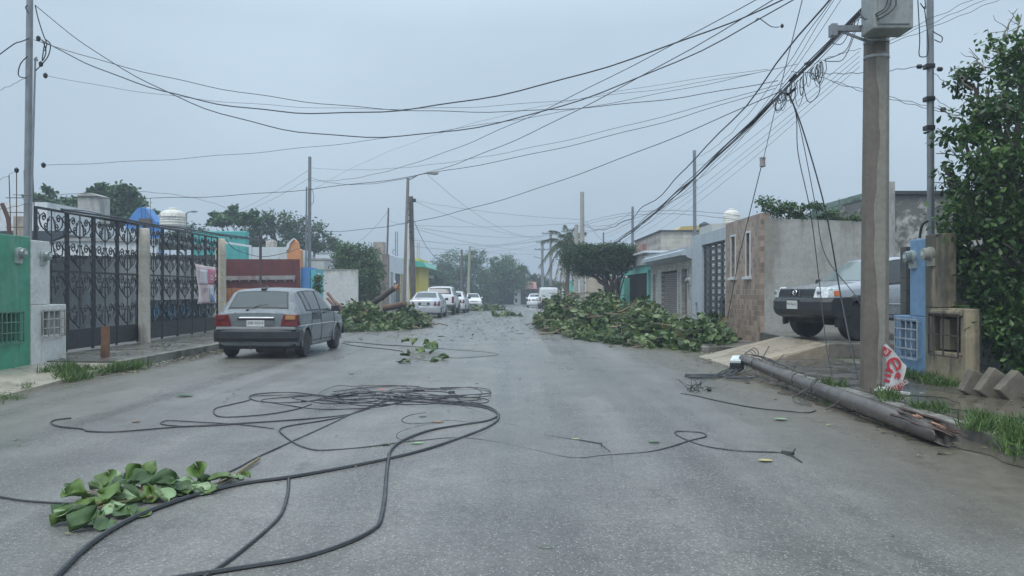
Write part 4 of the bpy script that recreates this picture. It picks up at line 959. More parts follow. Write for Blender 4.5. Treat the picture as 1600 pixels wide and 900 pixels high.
# ================================================================ overhead wires
WIRE = M('wire_black', (.025,.028,.035), .5, .2, 8, 0)
CB = 'cable'; WG = 'wires strung over the street'
def wpts(A, B, mid=None, sag=.3, seg=40, wob=.0):
    A = Vector(A); B = Vector(B); D = B-A
    if mid is not None:
        m = (mid[0]-CX); den = F*D.x-m*D.y
        tt = (m*A.y-F*A.x)/den if abs(den) > 1e-6 else .5
        tt = min(.93, max(.07, tt)); p = A+D*tt; need = ZY(mid[1], p.y); sag = (p.z-need)/(4*tt*(1-tt))
    out = []; ph = random.uniform(0,6)
    for i in range(seg+1):
        q = i/seg; p = A+D*q; p.z -= sag*4*q*(1-q)
        if wob: p += Vector((math.sin(q*37+ph), 0, math.sin(q*53+ph*2)*.8))*wob*min(1, q*12, (1-q)*12)
        out.append(p)
    return out
def wire(label, A, B, mid=None, r=.011, sag=.3, wob=.012, extra=None, name='overhead_wire', r1=None):
    r *= .56; r1 = r1*.62 if r1 else None; p = wpts(A, B, mid, sag, 44, wob); mb = MB()
    k = len(p); mb.tube(p, [r+((r1 or r)-r)*i/(k-1) for i in range(k)], 5)
    o = mb.build(name, WIRE, norm=False); return prop(o, label, CB, WG)
HUB = P(1236,130,13.4)
def hub(dx=0, dy=0): return P(1236+dx,130+dy,13.4)
L = 14.8
wire('thick black wire dipping lowest from the top of the tall left mast', P(55,8,L), P(1300,-36,9.6), (620,213), .014)
wire('black wire from the tall left mast running to the tangle by the right pole', P(53,62,L), hub(-20,-4), (640,172.5), .011)
wire('heavy black wire from the upper left mast rising over the street to the top edge', P(60,60,L), P(1330,-50,9.0), (600,174), .016)
wire('fine wire from the lower left mast clamp just under the heavy wire', P(71,118,L), hub(-6,-26), (640,170), .006)
wire('fine straight wire rising from the left mast middle clamp across the whole street', P(68,258,L), hub(10,-30), (620,214), .007)
wire('wire from the top of the grey double pipe mast curving gently to the tangle', P(486,262,35.7), hub(-12,0), (640,261), .009, r1=.008)
wire('wire from the double pipe mast climbing steeply to the top edge, upper one', P(486,282.5,35.7), P(1270,-50,10), (797,196), .013, r1=.010)
wire('wire from the double pipe mast climbing steeply to the top edge, lower one', P(486,278,35.7), P(1290,-50,10), (800,221), .014, r1=.011)
wire('low wire from the foot of the left mast passing the double pipe mast', P(20,304,L), hub(-25,8), (640,276), .009)
wire('long wire from the rusty steel post rising to the tangle on the right', P(407,353,33), hub(-10,10), (735,326), .014, r1=.012)
wire('left end wire over the green wall', P(-80,330,L), P(45,318,L), None, .008, .05)
wire('slack wire from the left mast over the iron gates toward the red fence', P(50,310,L), P(407,353,33), (230,300), .009)
wire('fine wire leaving the left mast toward the left edge', P(-60,150,L), P(45,118,L), None, .007, .1)
wire('fine wire leaving the left mast near the conduit', P(-60,290,L), P(26,266,L), None, .006, .1)
wire('service wire from the double pipe mast down to the left houses, upper', P(482,266,35.8), P(371,330,49), None, .011, .1)
wire('service wire from the double pipe mast down to the left houses, lower', P(482,279,35.8), P(388,328,49), None, .011, .1)
# bundle from the right pole to the tall pale pole
def bundle(i, dx, dy, r, wob): 
    return wpts(P(1346,16+dy,10.75), P(907+dx,404+dy*.3,52), (1087+dx,274+dy*.6), .3, 60, wob)
t = thing('cable_bundle', 'thick bundle of black cables falling from the concrete pole to the far clipped tree', 'cable', (4.6,10.75,5))
for i, (dx, dy, r) in enumerate(((0,0,.016),(1,3,.010),(-1,-3,.009),(0,6,.008),(2,1,.012),(4,9,.005))):
    mb = MB(); mb.tube(bundle(i,dx,dy,r,.02), r, 6); mb.build('cable', WIRE, t, norm=False)
wire('twisted black cable from the top edge down to the tall pale pole', P(1336,-48,9.3), P(911,350,50), (1092,243), .021, wob=.05, r1=.022)
wire('thin wire beside the twisted cable ending at the stone house mast', P(1325,-40,9.5), P(1086,246,27.7), (1200,140), .009)
wire('thin wire above the bundle, second from the twisted cable', P(1322,-30,9.6), P(1086,258,30), (1215,135), .007)
wire('thin wire above the bundle, third from the twisted cable', P(1330,-25,9.8), P(1060,288,33), (1220,138), .007)
for k, (a, b_, c_) in enumerate(((80,(1080,288),(1200,208)),(88,(1084,300),(1200,212)),(96,(1080,312),(1205,220)),(104,(1078,326),(1205,226)))):
    wire(['topmost','second','third','lowest'][k]+' of the four faint lines below the bundle from the concrete pole', P(1343,a,10.8), P(940,372+k*7,58), b_, .005, wob=.004, r1=.007)
wire('wire from the tangle past the concrete pole to the right mast', hub(0,-18), P(1434,104,12.3), (1340,114), .010)
wire('wire from the tangle past the concrete pole sinking to the big tree', hub(30,-15), P(1500,176,12.8), (1385,150), .008)
wire('second wire sinking from the pole to the big tree', P(1300,128,12.8), P(1510,183,12.8), (1385,153), .008)
for k in range(3):
    wire(['uppermost','middle','lower'][k]+' of three wires leaving the box pole toward the upper right corner', P(1386,60+5*k,10.9), P(1700,-95+k*14,14), None, .007, .05)
for k,(a,b0,b1) in enumerate(((1470,112,1560),(1470,150,1570),(1470,200,1560))):
    wire(['high','middle','low'][k]+' slack wire from the right mast into the big tree', P(1456,b0,12.3), P(b1,b0+40,12.8), None, .007, .12)
wire('fine wire from the concrete pole insulator to the tangle', P(1345,76,10.7), hub(-8,-6), (1290,92), .006)
wire('faint upper wire of the pair entering the tangle from the left', P(484,300,35.7), hub(-36,-22), (1000,137), .006)
# tangle at the joint
t = thing('cable_tangle', 'tangled coils of wire hanging from the bundle left of the concrete pole', 'cable', HUB)
for k in range(22):
    q = random.random()**1.1; px = 1212+(1285-1212)*q; py = 152-(150-92)*q; w = random.uniform(4,11); h = random.uniform(14,44)*(.5+.6*(1-abs(q-.45))); Y = 13.4-2.0*q+random.uniform(-.1,.1)
    a = P(px,py,Y); pts = [a, P(px-w*.5,py+h*.5,Y), P(px+random.uniform(-3,3),py+h,Y+random.uniform(-.05,.05)), P(px+w,py+h*.55,Y), P(px+w*.8,py-4,Y)]
    pieces('coil', WIRE, t, [(catmull(pts,6), random.choice((.004,.005,.007)))], 4)
big = [(1255,106),(1256,135),(1262,158),(1272,156),(1281,140),(1277,112)]
pieces('coil', WIRE, t, [(catmull([P(a,b,12.7) for a,b in big],6), .007)])
for pts in ([(1287,95),(1302,96),(1318,92),(1333,60),(1342,30)],[(1290,93),(1320,80),(1332,55),(1336,30)],[(1297,60),(1303,68),(1318,66),(1335,30)]): pieces('coil', WIRE, t, [(catmull([P(a,b,11.2) for a,b in pts],6), .006)])
for (a, b, c, d) in ((1219,141,1229,147),(1231,148,1243,138),(1258,100,1270,96),(1234,126,1243,117),(1249,115,1258,107)):
    pieces('splice_clamp', DMETAL, t, [([P(a,b,13.2),P(c,d,13.0)], .024)], 6)
# drop wires hanging to the ground
def drop(label, pts, r=.009, name='hanging_wire', **k):
    mb = MB(); mb.tube(catmull([P(*p) for p in pts],7), r, 5); return prop(mb.build(name, WIRE, norm=False), label, CB)
drop('slack hanging wire reaching the pavement, nearest the concrete pole', [(1233,147,13.2),(1255,205,13.2),(1290,330,13.1),(1315,470,13),(1340,592,11.5)], .012)
drop('middle hanging wire falling beside the pickup bonnet', [(1233,147,13.25),(1250,200,13.3),(1274,320,13.3),(1290,400,13.2),(1345,475,12.6),(1372,560,11.0)], .007)
drop('leftmost hanging wire falling in front of the pickup grille', [(1232,148,13.3),(1244,180,13.3),(1247,240,13.3),(1266,330,13.2),(1280,440,13.1),(1291,540,12.6),(1302,598,12.2)], .008)
t = thing('guy_wire', 'slanting guy wire with a grey insulator running down to the tiled house', 'cable', P(1192,252,16))
pieces('wire', WIRE, t, [([P(1256,-10,10.5),P(1224,118,13),P(1209,180,14),P(1193,248,15.5)], .006),([P(1190,258,15.6),P(1156,395,18.5),P(1134,512,22)], .009)])
mb = MB(); mb.lathe([(.02,-.10),(.06,-.08),(.05,0),(.06,.08),(.02,.10)], P(1191.5,253,15.55), 10); mb.build('insulator', M('insulator_grey', (.32,.29,.29), .4), t, smooth=50)
W_ = min(wpts(P(55,8,L), P(1300,-36,9.6), (620,213), seg=400), key=lambda v: abs(CX+F*v.x/v.y-1180))
t = thing('dangling_end', 'short dangling wire end with a round knob below the upper wires', 'cable', P(1215,41,10.5))
mb = MB(); mb.tube(catmull([W_,W_+Vector((.05,0,.045)),P(1205,41.5,10.5),P(1218,42,10.5)],4), .006, 4); mb.build('wire', WIRE, t, norm=False)
mb = MB(); mb.lathe([(.01,-.025),(.024,0),(.01,.025)], P(1222,40.5,10.5), 10); mb.build('knob', DMETAL, t, smooth=60)
# far wires
far = [((646,313,54),(908,343,50),(770,332)),((646,314,54),(850,372,106),(745,352)),((646,352,54),(908,348,50),(760,354.5)),((650,355,54),(855,366,104),(740,368)),
       ((646,357,54),(848,390,108),(760,384)),((646,375,54),(860,371,104),(765,383)),((668,273,52),(850,368,104),(745,335)),((611,345,58),(643,352,54),(625,350)),
       ((646,385,54),(845,397,108),(745,394)),((911,349,50),(1156,337,29),(1040,329)),((911,353,50),(1160,345,29),(1040,334)),((914,352,50),(1090,292,27.8),(1020,330)),
       ((734,393,90),(860,377,104),(790,391)),((734,386,90),(900,356,53),(815,377)),((738,390,90),(1000,345,110),(870,372)),((911,360,50),(988,330,41),(955,352)),((943,366,54),(988,345,41),(965,358)),((607,328,58),(560,378,60),(585,356)),
       ((911,350,50),(860,364,104),(880,362)),((915,345,50),(988,392,60),(940,375))]
for i, (a, b_, m) in enumerate(far):
    lbs = ['fine far wire from the dark wooden pole, uppermost','far wire from the dark wooden pole to the two armed pole','straight far wire level between dark pole and tall pale pole','far wire sagging to the cross arms, third from the top','lowest long far wire from the dark wooden pole','deeply sagging far wire toward the taller two armed pole','slanting wire falling from the street lamp head to the far poles','short wire between thin mast and dark pole','faint low far wire under all others on the left','service wire from the tall pale pole to the white roof tank, upper','service wire from the tall pale pole to the white roof tank, lower','wire from the tall pale pole to the stone house mast','far wire from the slim pale pole bracket to the cross arms','far wire from the slim pale pole to the short pale pole','far wire from the slim pale pole passing behind the palm','short slack wire right of the tall pale pole','short wire between the two masts over the clipped tree','wire slanting left from the thin shop mast','wire between tall pale pole and two armed pole over the palm','wire falling right from the tall pale pole behind the clipped tree']
    wire(lbs[i], P(*a), P(*b_), m, .010+.00009*max(a[2],b_[2]), wob=.01)
drop('guy wire slanting down from the dark wooden pole into the trees', [(647,345,54),(656,366,56),(668,388,60),(683,405,64)], .018)
# cable lying along the top of the iron gates
t = thing('fallen_cable', 'thick fallen cable resting along the top of the iron gates', 'cable', P(160,335,18))
mb = MB(); q = [P(96,327,16),P(140,334,17.3),P(190,341,19),P(228,349,20.6),P(300,359,24),P(345,366,26),P(385,371,29),P(407,376,33)]
mb.tube(catmull(q,6), .022, 6); mb.tube(catmull([v+Vector((.03,0,-.05)) for v in q],6), .015, 5); mb.tube(catmull([v+Vector((.0,0,.05*math.sin(i*2))) for i, v in enumerate(q)],6), .010, 5); mb.build('cable', WIRE, t, norm=False)
mb = MB(); mb.tube(catmull([P(352,373,26.2),P(370,391,29),P(410,401,33),P(450,394,34),P(468,388,35)],6), .013, 5); prop(mb.build('hanging_wire', WIRE, norm=False), 'slack wire drooping across the orange gable', 'cable')
# ================================================================ vehicles
TYRE = M('tyre_rubber', (.018,.018,.019), .55, .3, 8, .2, 40)
RIMM = M('wheel_steel', (.10,.10,.105), .45, .2, 8, 0, metal=.5)
RIMS = M('wheel_alloy', (.45,.46,.47), .35, .1, 8, 0, metal=.6)
CARGL = glassmat('car_glass', (.035,.045,.05), .05)
CARGL2 = glassmat('car_glass_fogged', (.075,.09,.095), .10)
BLKP = M('black_plastic_trim', (.022,.023,.026), .42, .2, 6, .05, 60)
PLATE = M('plate_white', (.55,.57,.56), .4, .05, 5, 0)
INK = M('plate_ink', (.06,.07,.08), .5, .1)
REDL = M('red_lens', (.13,.010,.010), .15, .1, 6, 0); AMB = M('amber_lens', (.38,.20,.07), .15, .1, 6, 0)
CLR = M('clear_lens', (.60,.63,.64), .08, .35, 22, 0, metal=.3)
CHR = M('chrome', (.6,.61,.62), .12, .05, 5, 0, metal=1)
WELL = M('wheel_well', (.01,.01,.011), .9, .1)
def section(s):
    x, zb, zm, zbelt, ztop, w, wb, wt = s
    return [(0,zb),(w*.80,zb),(w*.95,zb+.05),(w,zm-.08),(w*1.0,zm),(wb+(w-wb)*.3,zbelt-.04),(wb,zbelt),(wb+(wt+.03-wb)*.5,(zbelt+ztop)/2),(wt+.03,ztop-.05),(wt-.04,ztop-.008),(wt-.14,ztop+.006),(0,ztop+.02)]
NS = 12
class Body:
    def __init__(s, st): s.st = st; s.sec = [section(q) for q in st]
    def pt(s, u, v, side=1, off=0):
        i = min(int(u), len(s.st)-2); f = u-i; j = min(int(v), NS-2); g = v-j
        def q(i, j): return Vector((s.st[i][0], s.sec[i][j][0], s.sec[i][j][1]))
        p = (q(i,j)*(1-f)+q(i+1,j)*f)*(1-g)+(q(i,j+1)*(1-f)+q(i+1,j+1)*f)*g
        if off:
            du = (q(i+1,j)-q(i,j))*(1-g)+(q(i+1,j+1)-q(i,j+1))*g; dv = (q(i,j+1)-q(i,j))*(1-f)+(q(i+1,j+1)-q(i+1,j))*f
            n = du.cross(dv)
            if n.length > 1e-9: 
                n.normalize()
                c = Vector((p.x, 0, .7))
                if n.dot(p-c) < 0: n = -n
                p = p+n*off
        return Vector((p.x, p.y*side, p.z))
    def mesh(s, name, mat, parent, arches=()):
        mb = MB(); n = len(s.st)
        def ring(i): return [Vector((s.st[i][0], y, z)) for y, z in s.sec[i]]+[Vector((s.st[i][0], -y, z)) for y, z in reversed(s.sec[i][1:-1])]
        k = len(ring(0))
        for i in range(n): mb.v += [tuple(p) for p in ring(i)]
        for i in range(n-1):
            for j in range(k): j2 = (j+1) % k; mb.f.append((i*k+j, i*k+j2, (i+1)*k+j2, (i+1)*k+j)); mb.mi.append(0)
        mb.f.append(tuple(range(k))); mb.f.append(tuple(reversed(range((n-1)*k, n*k)))); mb.mi += [0,0]
        o = mb.build(name, [mat, WELL], None, world=False, smooth=32)
        if arches:
            cut = MB()
            for (x, z, r, y0) in arches:
                for sd in (1,-1): cut.lathe([(r, sd*y0),(r, sd*1.3)], (x,0,z), 28, 'y')
            c = cut.build('cut', [WELL, WELL], None, world=False)
            m = o.modifiers.new('b', 'BOOLEAN'); m.object = c; m.operation = 'DIFFERENCE'; m.solver = 'EXACT'
            bpy.context.view_layer.update(); dg = bpy.context.evaluated_depsgraph_get(); me = bpy.data.meshes.new_from_object(o.evaluated_get(dg))
            old = o.data; o.modifiers.clear(); o.data = me; bpy.data.meshes.remove(old); me.name = name
            bpy.data.objects.remove(c)
            bm = bmesh.new(); bm.from_mesh(me)
            for f in bm.faces: f.smooth = True
            for e in bm.edges: e.smooth = not (len(e.link_faces) == 2 and e.calc_face_angle(0) > R(32))
            bm.to_mesh(me); bm.free()
        o.parent = parent; WLOC[o.name] = Vector((0,0,0)); return o
    def patch(s, name, mat, parent, u0, u1, v0, v1, sides=(1,), off=.004, nu=6, nv=4, inset=None, both=False):
        if not both and len(sides) > 1: return [s.patch(name, mat, parent, u0, u1, v0, v1, (q,), off, nu, nv) for q in sides]
        # quad patch lying on the skin; u0/u1 may be (bottom, top) pairs for slanted edges
        mb = MB()
        def U(u, g): return u if not isinstance(u, tuple) else u[0]+(u[1]-u[0])*g
        if both:
            nv2 = nv
            rows = [(v0+(v1-v0)*j/nv2, 1) for j in range(nv2+1)]+[(v1-(v1-v0)*j/nv2, -1) for j in range(1, nv2+1)]
            for i in range(nu+1):
                for (v, sd) in rows: mb.v.append(tuple(s.pt(U(u0,0)+(U(u1,0)-U(u0,0))*i/nu, v, sd, off)))
            k = len(rows)
            for i in range(nu):
                for j in range(k-1): q = i*k+j; mb.f.append((q, q+1, q+k+1, q+k)); mb.mi.append(0)
        else:
            for sd in sides:
                b = len(mb.v)
                for i in range(nu+1):
                    for j in range(nv+1):
                        g = j/nv; mb.v.append(tuple(s.pt(U(u0,g)+(U(u1,g)-U(u0,g))*i/nu, v0+(v1-v0)*g, sd, off)))
                for i in range(nu):
                    for j in range(nv): q = b+i*(nv+1)+j; mb.f.append((q, q+1, q+nv+2, q+nv+1)); mb.mi.append(0)
        o = mb.build(name, mat, parent, world=False, norm=False, smooth=60); return o
def uof(st, x):
    for i in range(len(st)-1):
        if st[i][0] <= x <= st[i+1][0]: return i+(x-st[i][0])/(st[i+1][0]-st[i][0])
    return 0
def wheel(parent, x, y, r, w, rim, spokes=0, z=None):
    sd = 1 if y > 0 else -1; z = r if z is None else z; c = (x, y, z)
    mb = MB(); mb.lathe([(r*.60,-w/2),(r*.92,-w/2),(r,-w/2+.03),(r,-w/4),(r*.985,0),(r,w/4),(r,w/2-.03),(r*.92,w/2),(r*.60,w/2)], c, 28, 'y')
    wh = mb.build('wheel', TYRE, parent, world=False, smooth=40)
    mb = MB(); e = sd*(w/2+.002)
    mb.lathe([(r*.62,e-sd*.10),(r*.62,e),(r*.57,e-sd*.012),(r*.50,e-sd*.045),(r*.30,e-sd*.05),(r*.20,e-sd*.02),(.01,e-sd*.015)], c, 24, 'y', cap=False)
    mb.build('rim', rim, wh, world=False, smooth=40)
    mb = MB()
    for i in range(spokes or 8):
        a = 2*math.pi*i/(spokes or 8); rr = r*.42; mb.lathe([(r*.055,e-sd*.05),(r*.05,e-sd*.028)], (x+rr*math.cos(a),y,z+rr*math.sin(a)), 8, 'y')
    mb.build('rim_hole', WELL, wh, world=False)
    return wh
def plate(parent, txt, x, y, z, facing, w=.34, h=.15, sz=.085):
    # facing -1 = rear (towards -x), +1 = front
    mb = MB(); mb.box(x, x+.012*facing, y-w/2, y+w/2, z-h/2, z+h/2); p = mb.build('licence_plate', PLATE, parent, world=False, bevel=.003)
    if txt:
        tm = text_mb(txt, sz, (x+.013*facing, y, z+.008), (0,-1,0) if facing < 0 else (0,1,0), (0,0,1)); tm.build('plate_text', INK, p, world=False, norm=False)
    return p
def mirror(parent, x, y, z, mat=BLKP):
    for sd in (1,-1):
        mb = MB(); mb.hexa([(x-.05,sd*y,z-.06),(x+.06,sd*y,z-.05),(x+.05,sd*(y+.19),z-.06),(x-.03,sd*(y+.19),z-.07),(x-.05,sd*y,z+.07),(x+.05,sd*y,z+.06),(x+.03,sd*(y+.18),z+.07),(x-.03,sd*(y+.18),z+.08)])
        mb.build('wing_mirror', mat, parent, world=False, bevel=.015)
def seam(parent, B, pts, side, w=.006, name='door_seam', mat=WELL, off=.003):
    mb = MB(); q = [B.pt(u, v, side, off) for u, v in pts]
    mb.tube(q, w, 4); mb.build(name, mat, parent, world=False, norm=False)

# --- near hatchback -----------------------------------------------------------
PAINT = M('dull_silver_paint', (.175,.195,.21), .33, .12, 1.6, 0, stain=(.28,.30,.31), samt=.10, sscale=1.2, metal=.25, coat=.3, streak=False)
PAINTS = M('grime_silver', (.14,.15,.155), .4, .15, 1.8, 0, stain=(.20,.21,.21), samt=.3, metal=.2, streak=False)
S = [(-1.965,.40,.60,.84,.90,.76,.75,.67),(-1.93,.27,.58,.88,.935,.815,.79,.70),(-1.86,.22,.58,.90,.965,.83,.80,.70),(-1.60,.20,.58,.905,1.27,.833,.80,.615),(-1.50,.20,.58,.905,1.355,.833,.80,.595),(-1.32,.19,.58,.905,1.385,.833,.80,.59),(-.6,.18,.58,.90,1.41,.833,.80,.585),
     (.10,.18,.58,.895,1.405,.833,.80,.585),(.32,.18,.58,.892,1.385,.833,.80,.585),(.42,.18,.58,.89,1.35,.833,.80,.59),(1.02,.18,.57,.875,.935,.83,.795,.70),(1.12,.19,.57,.86,.895,.83,.795,.71),(1.70,.22,.56,.775,.80,.82,.785,.71),(1.88,.27,.53,.73,.75,.80,.77,.70),(1.95,.36,.50,.68,.70,.77,.75,.68)]
B = Body(S); c = G(402,557); 
hx = -5.13
t = thing('hatchback', 'worn silver grey hatchback seen from behind, parked at the left kerb', 'car', (hx,18.95,0), R(87.6)); t.scale = (1.02,1.02,1.03)
B.mesh('body', PAINT, t, ((1.16,.28,.345,.50),(-1.30,.28,.345,.50)))
u = lambda x: uof(S, x)
# rear glass, windscreen
rg = B.patch('rear_window', M('rubber_seal', (.015,.015,.016), .5), t, u(-1.84), u(-1.53), 9.35, 11, off=.004, both=True)
B.patch('glass', CARGL2, rg, u(-1.82), u(-1.555), 9.6, 11, off=.008, both=True)
B.patch('windscreen', CARGL, t, u(.45), u(.99), 9.1, 11, off=.005, both=True)
def swin(name, x0b, x0t, x1b, x1t, v0=6.22, v1=7.92, mat=CARGL2):
    f = B.patch(name, M('rubber_seal', (.015,.015,.016), .5), t, (u(x0b-.03),u(x0t-.03)), (u(x1b+.03),u(x1t+.03)), v0-.1, v1+.08, (1,-1), .004)
    for q, sd in zip(f, (1,-1)): B.patch('glass', mat, q, (u(x0b),u(x0t)), (u(x1b),u(x1t)), v0, v1, (sd,), .009)
swin('quarter_window', -1.16, -1.26, -.86, -1.02); swin('rear_door_window', -.80, -.96, -.20, -.20); swin('front_door_window', -.10, -.10, .93, .44)
for sd in (1,-1):
    for x0 in (-.15,.98): seam(t, B, [(u(x0),v) for v in (2.2,3,4,5,6.1)], sd)
    seam(t, B, [(u(-.80),6.1),(u(-.82),5),(u(-.95),4),(u(-1.0),3.3)], sd)
    seam(t, B, [(u(-.15),2.3),(u(.75),2.3)], sd); seam(t, B, [(u(-.85),2.3),(u(-.15),2.3)], sd)
    mb = MB(); 
    p0 = B.pt(u(-1.9),3.95,sd,.012); mb.tube([B.pt(u(x),4.25,sd,.007) for x in (-1.9,-1.2,-.5,.2,.9,1.6,1.85)], .012, 5); mb.build('side_trim', CHR if False else M('trim_pale', (.40,.42,.44), .3), t, world=False)
    for x in (-.62,.10): p = B.pt(u(x),5.35,sd,.015); mb = MB(); mb.bar(p-Vector((.07,0,0)),p+Vector((.07,0,0)),.03,.03); mb.build('door_handle', BLKP, t, world=False, bevel=.005)
    # dark primer on the rear door top corner
    if sd == -1: B.patch('primer_patch', M('dark_primer', (.055,.06,.065), .5, .2, 4, 0, stain=(.16,.17,.18), samt=.4), t, (u(-.86),u(-.78)), u(-.18), 4.6, 6.05, (-1,), .003)
    # arch lips
    for x in (1.16,-1.30):
        mb = MB(); mb.tube([(x+.35*math.cos(a), sd*(.838), .28+.35*math.sin(a)) for a in [R(-8+196*i/14) for i in range(15)]], .020, 5); mb.build('arch_lip', PAINT, t, world=False)
# tail lights
for sd in (1,-1):
    mb = MB(); mb.hexa([(-1.998,sd*.50,.655),(-1.985,sd*.84,.655),(-1.80,sd*.845,.655),(-1.86,sd*.5,.655),(-1.99,sd*.56,.885),(-1.965,sd*.825,.885),(-1.80,sd*.828,.885),(-1.84,sd*.53,.885)])
    l = mb.build('tail_light', REDL, t, world=False, bevel=.01)
    mb = MB(); mb.box(-2.003,-1.93,sd*.60,sd*.80,.785,.865); mb.build('amber_lens', AMB if sd < 0 else REDL, l, world=False, bevel=.005)
# hatch details
mb = MB(); mb.box(-1.985,-1.94,-.37,.37,.655,.80); rec = mb.build('plate_panel', PAINTS, t, world=False, bevel=.006)
mb = MB(); mb.box(-1.992,-1.98,-.37,.37,.775,.815); mb.build('recess', M('plum_dark', (.035,.02,.025), .6), rec, world=False)
mb = MB(); mb.hexa([(-2.02,-.37,.815),(-1.94,-.37,.815),(-1.94,.33,.815),(-2.02,.33,.815),(-2.0,-.37,.838),(-1.94,-.37,.838),(-1.94,.33,.838),(-2.0,.33,.838)]); mb.build('handle_bar', M('bright_edge', (.6,.62,.63), .3), rec, world=False, bevel=.006)
plate(t, 'ZBF-553-E', -1.99, 0, .71, -1, .36, .125, .075)
mb = MB(); mb.hexa([(-2.02,-.80,.585),(-1.93,-.835,.585),(-1.93,.835,.585),(-2.02,.80,.585),(-2.0,-.79,.645),(-1.92,-.83,.645),(-1.92,.83,.645),(-2.0,.79,.645)]); mb.build('bumper_top', PAINTS, t, world=False, bevel=.01)
mb = MB()
pr = [(-1.86,.33),(-2.0,.35),(-2.055,.42),(-2.055,.55),(-2.02,.585),(-1.86,.585)]
def sweepbar(mb, prof, ys_, bow): 
    k = len(prof); b0 = len(mb.v)
    for y in ys_: 
        for (x, z) in prof: mb.v.append((x+bow(y), y, z))
    for i in range(len(ys_)-1):
        for j in range(k): j2 = (j+1)%k; mb.f.append((b0+i*k+j,b0+i*k+j2,b0+(i+1)*k+j2,b0+(i+1)*k+j)); mb.mi.append(0)
    mb.f.append(tuple(b0+j for j in range(k))); mb.f.append(tuple(b0+(len(ys_)-1)*k+j for j in reversed(range(k)))); mb.mi += [0,0]
sweepbar(mb, pr, [-.86,-.82,-.72,-.4,0,.4,.72,.82,.86], lambda y: .10*max(0,(abs(y)-.55)/.31)**2)
for sd in (1,-1): mb.hexa([(-1.95,sd*.80,.34),(-1.62,sd*.84,.38),(-1.62,sd*.862,.38),(-1.95,sd*.868,.34),(-1.95,sd*.80,.58),(-1.62,sd*.84,.56),(-1.62,sd*.862,.56),(-1.95,sd*.868,.58)])
mb.build('rear_bumper', BLKP, t, world=False, bevel=.008)
mb = MB(); mb.box(-1.9,-1.6,-.78,.78,.20,.35); mb.box(-1.45,-1.35,-.75,.75,.22,.30); mb.build('rear_valance', WELL, t, world=False)
mb = MB(); mb.lathe([(.10,-.45),(.11,-.43),(.11,.1),(.10,.12)], (-1.7,-.05,.22), 12, 'y'); mb.tube([(-1.95,.12,.22),(-1.3,.12,.22)], .03, 8); mb.build('exhaust', M('exhaust_rust', (.06,.045,.04), .8), t, world=False)
mb = MB(); mb.box(1.88,1.965,-.62,.62,.55,.68); mb.build('grille', BLKP, t, world=False)
for sd in (1,-1): mb = MB(); mb.lathe([(.085,0),(.085,.03),(.02,.05)], (1.93,sd*.52,.61), 16, 'x'); mb.build('headlight', CLR, t, world=False, smooth=50)
mb = MB(); sweepbar(mb, [(1.86,.33),(2.0,.35),(2.04,.42),(2.03,.50),(1.86,.52)], [-.84,-.7,0,.7,.84], lambda y: -.08*max(0,(abs(y)-.5)/.34)**2); mb.build('front_bumper', BLKP, t, world=False)
mirror(t, .80, .80, .95)
mb = MB(); mb.tube([(-1.35,0,1.40),(-1.31,0,1.43),(-1.27,0,1.44)], .018, 6); mb.box(-1.53,-1.44,-.05,.05,1.375,1.405); mb.build('roof_spoiler_stub', BLKP, t, world=False)
mb = MB(); mb.tube([(-1.90,.2,.985),(-1.80,-.02,1.07),(-1.79,-.18,1.08)], .008, 5); mb.lathe([(.03,-.03),(.03,.01)], (-1.90,.2,.975), 8); mb.build('rear_wiper', BLKP, t, world=False)
for x, rm in ((1.16, RIMS), (-1.30, RIMM)):
    for y in (.745,-.745): wheel(t, x, y, .288, .18, rm)

# --- pickup on the driveway -----------------------------------------------------
PPAINT = M('pale_blue_silver_paint', (.30,.33,.365), .25, .06, 1.5, 0, metal=.3, coat=.4)
S = [(-.62,.42,.72,1.08,1.60,.86,.83,.60),(-.56,.40,.72,1.08,1.645,.865,.83,.60),(-.2,.40,.72,1.08,1.67,.865,.83,.595),(.45,.40,.72,1.07,1.66,.865,.83,.59),(.66,.40,.72,1.06,1.62,.865,.83,.59),(.74,.40,.72,1.055,1.585,.865,.83,.595),(1.32,.40,.72,1.05,1.15,.865,.82,.70),(1.40,.42,.72,1.045,1.13,.865,.815,.70),(1.9,.46,.72,1.01,1.075,.86,.80,.68),(2.12,.55,.70,.96,1.03,.84,.79,.66),(2.26,.62,.72,.90,.96,.74,.73,.64),(2.30,.66,.74,.82,.86,.66,.65,.60)]
B = Body(S); u = lambda x: uof(S, x)
t = thing('pickup_truck', 'pale silver pickup truck with black bumper standing on the raised driveway', 'pickup truck', (8.14,17.78,.40), R(180+16.5))
t.scale = (1.03,1.03,1.02)
B.mesh('body', PPAINT, t, ((1.52,.36,.44,.55),))
B.patch('windscreen', glassmat('windscreen_wet', (.15,.19,.19), .07), t, u(.77), u(1.29), 9.0, 11, off=.005, both=True)
f = B.patch('door_window', M('rubber_seal', (.015,.015,.016), .5), t, (u(-.50),u(-.48)), (u(1.12),u(.70)), 6.15, 8.0, (1,-1), .004)
[B.patch('glass', CARGL, q, (u(-.46),u(-.44)), (u(1.07),u(.67)), 6.25, 7.92, (sd,), .009) for q, sd in zip(f, (1,-1))]
